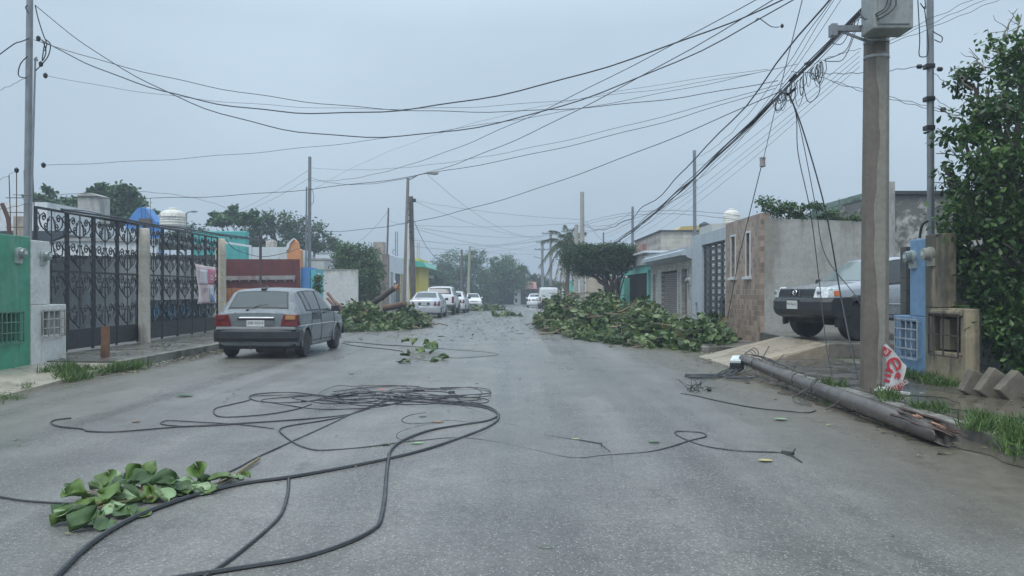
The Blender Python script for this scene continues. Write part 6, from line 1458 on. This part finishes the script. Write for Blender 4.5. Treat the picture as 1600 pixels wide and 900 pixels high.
for k in range(15): a = random.uniform(0,6.28); mb.tube([c+Vector((-.06+.08*math.cos(a),.08*math.sin(a),.08*math.sin(a*2)-.03)), c+Vector((random.uniform(.02,.18),random.uniform(-.08,.08),random.uniform(-.2,.15)))], [.045,.008], 5)
mb.build('torn_end', WOODF, t, norm=False)
t = thing('broken_trunk', 'short thick reddish log lying at the right side of the left branch heap', 'trunk', P(617,477,31.6))
mb = MB(); limb(mb, P(600,482,32), P(633,475,31.5), .13, .12, .03, 9); mb.build('log', WOODT, t, smooth=60)
mb = MB(); c = P(634,475,31.5)
for k in range(12): a = random.uniform(0,6.28); mb.tube([c+Vector((-.08,.09*math.cos(a),.09*math.sin(a))), c+Vector((random.uniform(0,.08),.12*math.cos(a),.12*math.sin(a)-.05))], [.045,.01], 5)
mb.build('torn_end', WOODT, t, norm=False)
t = thing('broken_trunk', 'two reddish splintered planks of wood leaning just beyond the hatchback', 'trunk', P(522,470,29))
for a, b_, r in (((512,458),(532,484),.06),((511,466),(526,483),.045),((522,470),(535,480),.05)):
    mb = MB(); mb.bar(P(a[0],a[1],29.2),P(b_[0],b_[1],28.6),r*1.5,r); mb.build('splinter', M('red_wood', (.15,.08,.06), .7, .3, 6, .4), t)
# ---- grass and weeds
GRS = leafmat('grass_blade', (.025,.055,.012), (.055,.115,.022), (.11,.18,.04), .5, .3)
def grass(label, regions, n, h, name='grass', z0=.0):
    pts = []
    w = np.array([r[2]*r[3] for r in regions]); w = w/w.sum()
    for r, ww in zip(regions, w):
        m = int(n*ww); k = max(2,int(m/40)); cx = RNG.uniform(-1,1,k)*r[2]; cy = RNG.uniform(-1,1,k)*r[3]; ok = (cx/r[2])**2+(cy/r[3])**2 < 1.05; cx, cy = cx[ok], cy[ok]
        if len(cx) == 0: continue
        i = RNG.integers(0,len(cx),m); pts.append(np.stack([r[0]+cx[i]+RNG.normal(0,.05,m), r[1]+cy[i]+RNG.normal(0,.08,m), np.full(m, r[4])],1))
    pts = np.concatenate(pts); N = len(pts); az = RNG.uniform(0,6.283,N); el = RNG.uniform(.35,1.35,N)
    d = np.stack([np.cos(az)*np.cos(el),np.sin(az)*np.cos(el),np.sin(el)],1)
    o = leaves(name, GRS, pts, h*RNG.uniform(.3,1.25,N), T_GR, None, dirs=d); prop(o, label, 'grass', kind='stuff')
grass('green grass strip on the right verge beside the fallen pole', [(4.62,7.2,.45,1.1,.12),(4.30,6.3,.35,.8,.10),(5.2,6.4,.5,.9,.12),(4.48,8.9,.12,.5,.11),(4.45,10.1,.15,.6,.11),(4.38,11.4,.16,.35,.10),(5.85,6.9,.3,.8,.12),(4.9,5.4,.7,.8,.12)], 10500, .15)
grass('green weeds along the foot of the blue and beige service walls', [(5.9,12.2,.10,1.1,.12),(5.75,11.2,.12,.3,.12),(6.1,9.6,.25,.5,.12),(6.0,8.2,.2,.7,.12)], 3200, .16)
grass('clump of weeds on the left kerb around the brown stump', [(-7.25,13.5,.30,.35,.05),(-6.9,14.1,.20,.45,.02),(-7.5,13.9,.16,.25,.08),(-6.85,12.9,.2,.4,.01),(-6.8,14.9,.15,.6,.01)], 2600, .18)
grass('sparse grass at the left road edge near the camera', [(-6.6,10.2,.30,.9,.0),(-6.7,8.9,.4,.6,.0),(-6.85,11.9,.15,.3,.03)], 1200, .10)
# ---- leaf litter
LIT = leafmat('litter_leaf', (.06,.045,.025), (.11,.08,.045), (.15,.17,.06), .5, .1, (.35,.30,.14))
def litter(label, n, fx, size, mat=LIT):
    q = np.array([fx() for _ in range(n)]); q = np.array([(x,y,gz(y)+.012+z) for x,y,z in q]); leaves_o = leaves('leaf_litter', mat, q, size*RNG.uniform(.4,1.25,n), T_BIG, None, flat=.8, up=3); prop(leaves_o, label, 'leaf litter', kind='stuff')
u_ = random.uniform
litter('brown leaf litter and debris scattered on the road between the heaps', 1300, lambda: (random.gauss(-.8,2.0), 23+44*random.random()**1.1, 0), .15)
litter('yellowing leaf litter along the left kerb', 520, lambda: (-6.72+abs(random.gauss(0,.22))*random.choice((1,-.2)), u_(13.8,27), 0), .12)
litter('fallen leaves on the left pavement before the gates', 160, lambda: (u_(-8.9,-7.2), u_(15,24), .14), .12)
litter('debris on the muddy right gutter beside the fallen pole', 220, lambda: (random.gauss(4.0,.3), u_(7,17), .0), .09)
litter('sparse bits of leaf on the open road near the camera', 120, lambda: (u_(-6,3.6), 4.5+20*random.random()**.8, 0), .06)
litter('wet leaves on the right pavement and driveway foot', 60, lambda: (u_(4.5,5.9), u_(8,15), .135), .10)
litter('leaf scraps around the edges of the right branch pile', 420, lambda: (lambda y: (4.3-(y-18.6)*.27+random.gauss(0,.35), y, 0))(u_(18.4,30)), .14, L_PILE)
GL = M('green_leaf', (.10,.22,.06), .35, .2, 20, .1); GLP = M('pale_leaf', (.20,.33,.16), .4, .15, 20, .1); GLD = M('dark_leaf', (.035,.085,.025), .35, .2, 20, .1); BRL = M('brown_leaf', (.22,.13,.07), .5, .2, 20, .1); ORL = M('orange_leaf', (.50,.17,.10), .5, .2, 20, .1); YLL = M('yellow_leaf', (.40,.34,.13), .5, .2, 20, .1)
def one_leaf(px, py, size, az, mat, label, lift=.006, curl=.8):
    p = G(px, py, .006); tv, tf = T_ALM; mb = MB(); ca, sa = math.cos(az), math.sin(az)
    for v in tv:
        x, y, z = v[0]*size-size/2, v[1]*size, v[2]*size*.9*curl; z += (v[0]-.5)**2*size*.35*curl
        mb.v.append((p.x+x*ca-y*sa, p.y+x*sa+y*ca, p.z+max(.002,z+lift)))
    for f in tf: mb.f.append(f); mb.mi.append(0)
    o = mb.build('fallen_leaf', mat, norm=False, smooth=60); return prop(o, label, 'leaf', 'single leaves fallen on the road')
one_leaf(652,694,.13,.5,GLP,'pale green leaf lying beside the crossing of the heavy cables')
one_leaf(603,696,.12,2.9,GLD,'dark green leaf just left of the pale one among the cables')
one_leaf(853,858,.085,.2,GLD,'small dark green leaf alone on the near asphalt')
one_leaf(597,615,.17,1.0,ORL,'orange red leaf on the back of the cable tangle',.05)
one_leaf(684,661,.14,.1,BRL,'brown leaf in the middle of the cable loops')
one_leaf(288,619,.24,.1,GLD,'long dark green leaf on the road left of the cables')
one_leaf(213,659,.12,2.8,BRL,'small dark leaf left of the thin looping wire')
one_leaf(1023,692,.12,3.0,GLD,'green leaf near the looped wire on the right')
one_leaf(1195,721,.14,.3,YLL,'pale leaf below the broken wire end')
one_leaf(549,584,.15,.2,BRL,'dark leaf on the road behind the cable tangle')
one_leaf(898,687,.08,.1,YLL,'tiny yellow scrap on the right straight wire')
one_leaf(660,652,.10,.4,GLD,'small green scrap inside the cable tangle')
one_leaf(813,522,.30,.1,GLD,'leaf lying on the road left of the right branch heap')
one_leaf(690,526,.28,.2,GLD,'curled leaf on the road beyond the small leafy sprig')
one_leaf(1219,656,.17,.2,GLP,'pale leaf beside the middle of the fallen pole')
# ---- leafy sprigs on the road
def sprig(label, stem, r0, leafspec, mat=None):
    t = thing('leafy_branch', label, 'branch', stem[0]); mb = MB(); q = catmull(stem, 5); mb.tube(q, [r0*(1-.6*i/(len(q)-1)) for i in range(len(q))], 6)
    for (p, s, d, m) in leafspec: 
        n = min(q, key=lambda v: (v-p).length); mb.tube([n, n.lerp(p,.6)+Vector((0,0,.01)), p], .0035, 4)
    mb.build('stem', M('green_stem', (.16,.12,.06), .6, .3, 10, .2), t, norm=False)
    for (p, s, d, m) in leafspec:
        dirv = Vector(d).normalized(); up = Vector((random.gauss(0,.35),random.gauss(-.35,.35),1)).normalized(); y = up.cross(dirv).normalized(); z = dirv.cross(y); mb = MB()
        tv, tf = T_ALM
        # finer leaf: refine lengthwise
        N = 8; prof = [0,.10,.20,.31,.40,.44,.42,.30,.03]
        rows = []
        ph = random.uniform(0,6); bend = random.uniform(.05,.45); cup = random.uniform(.05,.42)
        for i in range(N+1):
            u = i/N; row = []
            for k, w in ((-2,-1),(-1,-.5),(0,0),(1,.5),(2,1)):
                yy = prof[i]*w; zz = abs(w)*cup+.05*math.sin(u*7+ph+w*4)*(.3+abs(w))-bend*u*u
                v = p+dirv*(u*s)+y*(yy*s)+z*(zz*s); v.z = max(v.z, .008+.003*abs(k)); row.append(len(mb.v)); mb.v.append(tuple(v))
            rows.append(row)
        for i in range(N):
            for k in range(4): mb.f.append((rows[i][k],rows[i][k+1],rows[i+1][k+1],rows[i+1][k])); mb.mi.append(0)
        o = mb.build('leaf', m, t, norm=False, smooth=80)
        s_ = o.modifiers.new('thickness','SOLIDIFY'); s_.thickness = .0012
    return t
LF1 = M('almond_leaf_green', (.075,.135,.024), .42, .3, 14, .15, 60, stain=(.13,.16,.035), samt=.4, streak=False)
LF2 = M('almond_leaf_dark', (.036,.080,.018), .42, .3, 14, .15, 60, stain=(.05,.09,.02), samt=.4, streak=False)
LF3 = M('almond_leaf_pale', (.19,.28,.14), .42, .12, 14, .15, 60)
spec = []; SSC = .98
def A(px, py, lift, s, dx, dy, dz, m): spec.append((G(px,py)+Vector((0,0,lift*.8)), s*SSC, (dx,dy,dz*.65), m))
# big cluster at the left end; leaf bases sit on the road with their lift above it
for a in ((150,800,.06,.17,-1,-.3,-.2,LF1),(140,795,.09,.19,-.8,.2,.1,LF1),(135,812,.05,.18,-.9,-.8,-.2,LF2),(160,812,.05,.19,-.1,-1,-.15,LF2),(170,820,.04,.17,.3,-1,-.1,LF2),(150,820,.05,.20,-.3,-1,-.1,LF2),(175,800,.07,.17,.5,-.9,-.2,LF3),(130,785,.10,.12,-.9,.3,.4,LF1),(110,790,.10,.11,-.3,.8,.6,LF2),(140,780,.08,.17,.7,.2,.1,LF3),
          (175,790,.06,.19,.9,-.1,.1,LF2),(185,780,.08,.18,.3,.8,.5,LF2),(180,805,.05,.18,.9,-.6,-.1,LF2),(165,785,.09,.17,-.2,.6,.7,LF1),(205,778,.09,.17,.4,.7,.7,LF2),(215,790,.05,.17,-.8,-.3,.1,LF3),(200,770,.08,.15,.3,.4,.9,LF1),(190,768,.09,.13,-.9,.2,.3,LF3),(230,780,.05,.17,.9,.1,.3,LF2),(238,776,.07,.18,.6,.3,.5,LF2),(225,770,.09,.16,.2,.2,.95,LF1),
          (250,776,.05,.18,1,.1,.1,LF2),(262,774,.05,.18,.9,-.1,.2,LF2),(245,782,.04,.17,.7,-.6,0,LF3),(270,770,.07,.15,.8,.4,.2,LF3),(285,772,.04,.16,.9,-.2,.1,LF2),(300,772,.04,.15,.8,-.3,.1,LF3),(318,765,.05,.17,-.3,.4,.5,LF1),(325,764,.06,.16,.8,.3,.4,LF1),(345,758,.05,.13,.7,.6,.3,LF1),(360,752,.03,.10,.9,.5,.1,LF3),(120,815,.04,.16,-.6,-.9,-.1,LF1),(100,812,.06,.15,.2,-1,.0,LF2)): A(*a)
for _ in range(22):
    q_ = random.choice(spec[:32]); spec.append((q_[0]+Vector((random.uniform(-.10,.10),random.uniform(-.05,.05),random.uniform(-.02,.03))), q_[1]*random.uniform(.7,1.0), (q_[2][0]+random.uniform(-.7,.7), q_[2][1]+random.uniform(-.7,.7), random.uniform(-.3,.5)), random.choice((LF2,LF1,LF1,LF3))))
sprig('broken branch with large green leaves lying on the near left of the road', [G(405,722)+Vector((0,0,.03)),G(352,755)+Vector((0,0,.02)),G(300,771)+Vector((0,0,.03)),G(230,786)+Vector((0,0,.035)),G(165,802)+Vector((0,0,.05)),G(120,815)+Vector((0,0,.03))], .012, spec)
spec = []; SSC = .82
for a in ((640,541,.16,.28,-1,.3,.1,LF1),(645,545,.10,.25,.3,.3,.9,LF1),(650,552,.08,.28,.6,-.3,.0,LF1),(660,552,.12,.3,.8,.1,.2,LF2),(668,550,.14,.3,.9,.1,.1,LF1),(640,560,.05,.26,-.6,-.3,.3,LF2),(635,565,.04,.26,-.9,-.3,0,LF2),(640,568,.03,.26,-.9,-.1,0,LF2),(672,557,.06,.26,.5,.3,.8,LF2),(655,560,.06,.22,.4,-.6,.0,LF2),(684,562,.04,.24,.6,.1,.6,LF3),(690,564,.03,.2,.8,.3,.4,LF1),(685,566,.02,.2,-.9,-.1,0,LF2),(660,548,.16,.24,.5,.5,.5,LF1),(636,553,.12,.20,.1,-.2,-.4,LF2)): A(*a)
sprig('small leafy sprig standing up on the road beside the thin looped wire', [G(640,569)+Vector((0,0,.02)),G(644,556)+Vector((0,0,.06)),G(655,565)+Vector((0,0,.05)),G(675,566)+Vector((0,0,.03)),G(695,564)+Vector((0,0,.02))], .010, spec)
# ---- cables lying on the road
CAB = M('cable_rubber', (.022,.024,.028), .38, .25, 10, .05, 60)
def gcab(label, pts, r=.008, seg=7, name='fallen_cable', z=None):
    q = [G(a, b_, (r if z is None else z)+random.uniform(0,.004)) for a, b_ in pts]; mb = MB(); mb.tube(catmull(q,seg), r, 6); return prop(mb.build(name, CAB, norm=False), label, CB)
gcab('heaviest black cable curving from the bottom left corner across to the tangle', [(60,930),(88.7,900),(124.6,864),(158.6,837.6),(200,813),(245,794),(310,772),(378,756),(453,745.5),(532,731.8),(608,716.7),(664,702.7),(721,684),(762,667.6),(778,655),(774,642),(755,634),(720,630),(664,624),(615,619)], .0155)
gcab('heavy black cable looping down to the bottom edge, crossing the first', [(590,622),(640,627),(700,631),(750,636),(772,643),(779,649),(762,657.4),(732,662.7),(687,669.5),(657,677),(626.6,690),(611,703.5),(607,718),(604,741),(601,779),(594.5,813),(583,828),(551,845),(506,862),(457,875),(400,884),(340,893),(270,904),(200,918)], .0145)
gcab('flat grey cable branching from the heavy cable to the bottom edge', [(451,747.5),(449.5,771.5),(440,801.7),(419,826),(385,854.6),(351,881),(318,903)], .012)
gcab('thin cable entering from the left edge to the leafy branch', [(-60,768),(0,776.4),(41.5,782.8),(107,786.6),(140,787)], .007)
gcab('thin wire with a wavy left end running to the tangle', [(111,653),(85,656.5),(80,661),(94,666.5),(128,670),(140,674),(189,674),(264,668),(321,664.5),(415,659),(502,652.5),(543,648),(570,641),(596,630),(626,622),(660,616.6)], .008)
gcab('thin wire loop lying against the wavy one', [(428,670),(396,665.7),(358,662),(302,659),(264,657),(251,661),(264,664.5),(310,666),(380,662)], .006)
gcab('loop of thin wire farthest left of the tangle', [(487,631.7),(460,640),(415,647.6),(362,651.4),(340,649.9),(334,643.8),(338,637.4),(362,631.7),(389,625),(391,618.5),(408,614.8),(453,612.9),(491,616.6),(520,619),(560,617)], .007)
gcab('second loop of thin wire inside the farthest left one', [(389,621),(400,626),(430,629),(470,628),(500,624),(540,620),(600,617)], .006)
gcab('thin cable running from the tangle down to the broken branch stem', [(640,618),(612,624),(588,631.7),(551,646),(524,659),(494,673),(456,690),(430,701.6),(400,715.6),(370,731.8),(338,746)], .008)
gcab('long thin cable sweeping to the small loop and broken end on the right', [(543,650),(500,658),(460,664),(440,669),(438,675),(456,690),(475,699),(498,703.5),(543,701.6),(589,696.7),(623,692),(664,688),(702,684.6),(740,686),(778,692),(827,702),(868,712),(905,716),(944,712),(1008,707),(1045,699),(1080,688),(1102,682.5),(1099,677),(1076,674.2),(1056,674.6),(1058,680),(1080,690.5),(1110,699),(1159,704.6),(1215,706.7),(1238,708.5)], .008)
t = thing('frayed_end', 'frayed wire end fitting at the far right end of the long thin cable', 'cable', G(1238,709))
mb = MB(); mb.tube([G(1222,706.5,.012),G(1240,709,.014)], .018, 6); mb.build('sleeve', CAB, t); mb = MB(); mb.tube([G(1238,709,.02),G(1241,704,.06),G(1243,701,.09)], .005, 4); mb.tube([G(1225,708,.012),G(1240,713,.01),G(1253,722,.01)], .006, 4); mb.build('strand', CAB, t, norm=False)
gcab('middle thin cable leaving the loops toward the right, ending frayed', [(665,645),(641,649),(628,656),(638,662),(672,661),(702,657.4),(732,660),(778,661),(800,664),(823,669.5),(849,680),(894,686.5),(940,694)], .007)
t = thing('frayed_end', 'two frayed strands bent toward the camera at the end of the middle thin cable', 'cable', G(940,694))
mb = MB(); mb.tube([G(905,688,.012),G(940,694,.012)], .011, 6); mb.build('sleeve', CAB, t)
mb = MB(); mb.tube(catmull([G(940,694,.012),G(940,703,.008),G(950,711,.008),(G(955,712,.008)),G(957,734,.006)],5), .005, 4); mb.tube(catmull([G(940,695,.015),G(947,700,.02),G(953,705,.02)],4), .004, 4); mb.build('strand', CAB, t, norm=False)
gcab('teardrop wire loop in the middle of the cables', [(778,660),(755,677),(721,686.5),(664,689),(634,688),(621,684.6),(622,677),(641,669.5),(664,664),(690,660)], .006)
gcab('stray wire end below the right of the tangle', [(640,617),(690,625),(720,634),(745,643),(762,649)], .007)
t = thing('cable_tangle', 'messy coil of many thin wires lying on the road behind the heavy cables', 'cable', G(640,622))
mb = MB(); rc = random.Random(11)
for k in range(11):
    cx = rc.uniform(530,705); cy = rc.uniform(613,629); rx = rc.uniform(35,110); ry = rc.uniform(5,15); a0 = rc.uniform(0,6.28); tot = rc.uniform(4.2,7.5); n = 12
    pts = []
    for i in range(n+1):
        a = a0+tot*i/n; x = cx+rx*math.cos(a)*(1+.15*math.sin(3*a+k)); y = cy+ry*math.sin(a)*(1+.2*math.sin(2*a+k)); x = min(765,max(400,x)); y = min(646,max(602,y)); pts.append(G(x,y,rc.uniform(.008,.05)))
    pieces('coil', CAB, t, [(catmull(pts,5), rc.choice((.0045,.0055,.0065)))])
for pts in ([(560,602.5),(600,602),(640,603),(662,606),(700,607),(735,605),(752,612),(748,620),(745,626)],[(389,619),(450,617),(520,619),(590,612),(650,610)],[(470,627),(540,624),(600,622),(680,625),(740,630),(765,636)],[(520,612),(570,606),(620,603),(655,604)],[(700,618),(750,622),(764,626),(752,630),(735,628)]): pieces('coil', CAB, t, [(catmull([G(a,b_,rc.uniform(.01,.03)) for a, b_ in pts],6), .006)])
pieces('splice', CAB, t, [([G(645,609,.03),G(663,609,.03)], .022),([G(702,614,.02),G(709,613,.02)], .025)], 6)
gcab('thin looped wire behind the small leafy sprig', [(536,534),(560,535),(600,539),(641,541),(703,546),(756,550),(777,553.3),(771,556),(720,559.6),(700,559),(677,557.5)], .010)
gcab('thin wire lying behind the hatchback front wheel', [(534,536),(560,541),(600,545),(624,548),(630,550)], .009)
gcab('thin wire on the right of the road leading to the fallen pole', [(1064,614.8),(1090,619),(1121,626),(1177,636.7),(1227,642),(1262,644.5),(1275,641)], .007)
t = thing('twig_bunch', 'bunch of black curled twigs and wire beside the fallen pole head', 'debris', G(1085,608)); mb = MB()
for k in range(12): a = G(1078+random.uniform(-8,22),609+random.uniform(-3,3),.02); limb(mb, a, a+Vector((random.uniform(-.2,.25),random.uniform(-.1,.1),random.uniform(.02,.18))), .008, .003, .2, 4, 4)
mb.tube([G(1105,608,.03),G(1111,608,.03)], .035, 6); mb.build('twigs', CAB, t, norm=False)
# ---- fallen wooden pole
PWOOD = M('weathered_pole', (.080,.068,.059), .34, .35, 2.5, .6, 14, stain=(.042,.035,.030), samt=.45, sscale=1.5, streak=False)
A0 = Vector((3.93,14.15,.24)); B0 = G(1480,680,.115)
t = thing('fallen_pole', 'fallen grey wooden utility pole lying along the right gutter with a splintered end', 'pole', (4.0,11,0))
mb = MB(); N = 26; n = 14; k0 = len(mb.v); D = (B0-A0)
ax = D.normalized(); sx = ax.cross(Vector((0,0,1))).normalized(); sz = sx.cross(ax)
for i in range(N+1):
    u = i/N; c = A0+D*u+Vector((0,0,-.03*math.sin(u*3.1))); r = .098+(.142-.098)*u
    for j in range(n):
        a = 2*math.pi*j/n; rr = .78*r*(1+.03*math.sin(a*5+u*4)); shrink = 0
        ext = 0.0
        if i == N: ext = random.uniform(-.12,.10)-.25*max(0,math.cos(a-1.35)); rr *= .93
        if i >= N-7 and math.cos(a-1.35) > .55: rr *= 1-.07*(i-(N-7))*(math.cos(a-1.35)-.45)
        mb.v.append(tuple(c+sx*rr*math.cos(a)+sz*rr*math.sin(a)+ax*ext))
for i in range(N):
    for j in range(n): j2 = (j+1)%n; q = i*n+j; mb.f.append((q,i*n+j2,(i+1)*n+j2,q+n)); mb.mi.append(0)
mb.f.append(tuple(range(n))); mb.f.append(tuple(N*n+j for j in reversed(range(n)))); mb.mi += [0,0]
mb.build('pole', PWOOD, t, smooth=50)
mb = MB(); rs = random.Random(4)
for k in range(34):
    a = rs.uniform(.1,2.9); r = rs.uniform(.03,.135); r *= .78; s0 = B0-ax*rs.uniform(.05,1.05)+sx*r*math.cos(a)+sz*r*math.sin(a); e = s0+ax*rs.uniform(.3,.75); e += sx*rs.uniform(-.02,.02)
    if (e-B0).dot(ax) > .14: e = s0+ax*(.14+rs.uniform(-.1,.06)-(s0-B0).dot(ax))
    mb.tube([s0,(s0+e)/2+sz*rs.uniform(-.005,.012),e], [.015,.012,.003], 4); 
mb.build('splinters', M('splinter_wood', (.065,.036,.027), .6, .45, 9, .6, 40, stain=(.20,.10,.06), samt=.15, streak=False), t, norm=False)
mb = MB()
for k in range(8):
    a = rs.uniform(.2,2.2); r = rs.uniform(.02,.085); s0 = B0-ax*rs.uniform(.10,.7)+sx*r*math.cos(a)+sz*(r*math.sin(a)+.015); mb.tube([s0,s0+ax*rs.uniform(.12,.26)], [.013,.004], 4)
mb.build('fresh_break', M('orange_splinter', (.30,.15,.085), .7, .3, 9, .5, 40), t, norm=False)
mb = MB()
for u in (.12,.42,.53):
    c = A0+D*u; r = .082+.032*u
    pieces('wire_band', M('bolt_iron', (.06,.05,.045), .6, .3, 10), t, [([c+(sx*math.cos(a)+sz*math.sin(a))*(r+.006) for a in [6.283*i/16 for i in range(17)]], .007)])
for u, d1, L in ((.14,(.5,.2,.8),.35),(.22,(.75,.3,.6),.35),(.28,(-.8,-.5,-.35),.42),(.36,(.6,.4,.7),.28),(.50,(-.8,-.4,-.35),.40),(.54,(-.1,-.9,-.5),.30),(.10,(-.7,-.5,-.4),.40),(.66,(-.85,-.5,-.35),.36)):
    c = A0+D*u; pieces('step_bolt', M('bolt_iron', (.06,.05,.045), .6, .3, 10), t, [([c+Vector(d1).normalized()*.07, c+Vector(d1).normalized()*(.07+L*.8)], .008)])
mb = MB()
for k in range(4): pieces('lead_cable', CAB, t, [(catmull([A0+D*.02+Vector((0,0,.1)), A0+D*(.1+.03*k)+Vector((.05+.01*k,0,.11+.01*(k%3))), A0+D*(.2+.05*k)+Vector((.10,0,.07))],5), .007)])
for k in range(3): c = A0+D*.53; pieces('lead_cable', CAB, t, [(catmull([c+Vector((-.02,-.05,.12)),c+Vector((-.12,-.1,.03)),c+Vector((-.25-.08*k,-.25,-.12)),c+Vector((-.28-.05*k,-.5,-.16))],5), .006)])
# terminal box with its cable tails
c = P(1151,563,14.2); t = thing('terminal_box', 'dark cable terminal box with a white lid at the head of the fallen pole', 'terminal box', (c.x,14.2,c.z-.12))
mb = MB(); ux = Vector((.35,.93,.12)).normalized(); uy = Vector((0,0,1)).cross(ux).normalized(); uz = ux.cross(uy)
def obx(mb, c, a, b, d): mb.hexa([tuple(c+ux*sx_*a+uy*sy_*b+uz*sz_*d) for sz_ in (-1,1) for sx_, sy_ in ((-1,-1),(1,-1),(1,1),(-1,1))])
obx(mb, c-uz*.06, .22, .095, .055); mb.build('box', M('box_black', (.03,.032,.035), .5, .2, 8), t, bevel=.01)
mb = MB(); obx(mb, c+uz*.02, .21, .09, .022); obx(mb, c+uz*.045+ux*.08, .08, .05, .01); obx(mb, c+uz*.045-ux*.09, .08, .05, .01); mb.build('lid', M('lid_white', (.62,.68,.68), .4, .05), t, bevel=.006)
mb = MB()
for k in range(9):
    s0 = c+Vector((random.uniform(-.05,.15),-.05,-.06)); mb.tube(catmull([s0, s0+Vector((-.05,-.05,-.10)), G(1140-5*k%30,582+k%6,.05), G(1110,585+ (k%5)*1.4,.03), G(1070+5*(k%3),585.5+(k%5)*.9,.02)],6), .011, 5)
for k in range(7): s0 = c+Vector((random.uniform(0,.2),0,-.03)); e = G(1165+3*k,588+k%5,.06); m = s0.lerp(e,.5)+Vector((-.25-.05*k,-.25,-.08)); m.z = max(.03,m.z); mb.tube(catmull([s0,s0+Vector((-.1,-.1,-.06)),m,e],7), .010, 5)
for k in range(3): mb.tube(catmull([c+Vector((.1,.1,0)),c+Vector((.22+.05*k,.15,.14+.03*k)),c+Vector((.30+.05*k,.1,.10)),c+Vector((.2,0,0))],6), .007, 4)
mb.build('cable_tail', CAB, t, norm=False)
# torn red and white poster leaning against the concrete pole
t = thing('torn_poster', 'torn red and white sale poster with lettering propped against the concrete pole', 'poster', (5.05,10.9,.13))
YP = 10.62
def pst(px, py, o=0): return P(px, py, YP-o+.0006*(px-1378)*1)
OUT = [(1380,540),(1385,537),(1394,546),(1402,556),(1410,566),(1417,572),(1414,582),(1411,592),(1411,606),(1407,612),(1390,611),(1378,607)]
mb = MB(); k = len(OUT); mb.v = [tuple(pst(*p)+Vector((0,.012*math.sin(i*1.7),0))) for i, p in enumerate(OUT)]; mb.f = [tuple(range(k))]; mb.mi = [0]
o = mb.build('sheet', M('poster_white', (.55,.54,.54), .5, .1, 6, .1, 20, stain=(.4,.36,.34), samt=.3), t, norm=False); s_ = o.modifiers.new('thickness','SOLIDIFY'); s_.thickness = .004
RP = M('poster_red', (.42,.035,.045), .5, .15, 8)
mb = MB(); mb.poly([pst(*p,o=.02) for p in ((1379.5,541),(1382,541),(1394,549),(1387,557),(1379.5,555))]); mb.build('red_corner', RP, t, norm=False)
mb = MB(); mb.poly([pst(*p,o=.02) for p in ((1391,606),(1410,597),(1410,606),(1405,611),(1391,611))]); mb.build('red_corner', RP, t, norm=False)
xd = Vector((.50,0,-.86)); yd = Vector((.86,0,.50))
def ptx(tx, s, px, py, d, mt, nm='lettering', xd=xd, yd=yd): text_mb(tx, s, pst(px,py,.028), d[0] if d else xd, d[1] if d else yd, 0).build(nm, mt, t, norm=False)
dr = (Vector((.64,0,-.77)), Vector((.77,0,.64)))
text_mb('e', .46, pst(1400,568,.028), (.45,0,-.9), (.9,0,.45), 0, font_scale=(1,.9)).build('lettering', RP, t, norm=False)
mb = MB()
for i in range(3): a = (1386,578+8*i); mb.poly([pst(*p,o=.02) for p in ((a[0]-2-i,a[1]-3),(a[0]+9-i*2,a[1]),(a[0]+8-i*2,a[1]+4),(a[0]-3-i,a[1]+1.5))])
mb.poly([pst(*p,o=.024) for p in ((1404,581),(1408,585),(1407,591),(1402,594),(1403,588),(1397,592),(1399,584))]); mb.build('red_stroke', RP, t, norm=False)
text_mb('Mérida', .115, pst(1401,604,.03), (.86,0,.5), (-.5,0,.86), 0).build('lettering', M('poster_pink', (.62,.45,.45), .5), t, norm=False)
text_mb('a', .13, pst(1386,549,.03), (.7,0,-.7), (.7,0,.7), 0).build('lettering', M('poster_pink', (.62,.45,.45), .5), t, norm=False)
mb = MB(); mb.poly([pst(*p,o=.015) for p in ((1378.5,558),(1384,560),(1388,575),(1386,590),(1382,604),(1378.5,605))]); mb.build('grey_panel', M('poster_grey', (.22,.19,.19), .5, .3, 10), t, norm=False)
mb = MB(); a = G(1368,609,.15); b_ = G(1420,615,.16); mb.bar(a, b_, .05, .03); mb.build('bottom_stick', M('poster_white', (.55,.54,.54)), t)
mb = MB(); mb.v = [tuple(G(a,b_,z)) for a, b_, z in ((1363,600,.14),(1376,604,.20),(1390,606,.18),(1392,613,.14),(1370,611,.14))]; mb.f = [(0,1,2,3,4)]; mb.mi = [0]; mb.build('crumpled_foot', M('poster_white', (.55,.54,.54)), t, norm=False)
# ---- haze
mb = MB(); mb.box(-262,262,-72,412,-1.7,13)
hz = newmat('haze_air'); n = hz[1]; n.nodes.remove(hz[2]); pv = n.nodes.new('ShaderNodeVolumePrincipled'); pv.inputs['Color'].default_value = (.66,.74,.84,1); pv.inputs['Density'].default_value = .0030; pv.inputs['Anisotropy'].default_value = .2
n.links.new(pv.outputs[0], n.nodes['Material Output'].inputs['Volume'])
o = mb.build('haze', hz[0]); prop(o, kind='stuff', label='thin rain haze over the whole street')
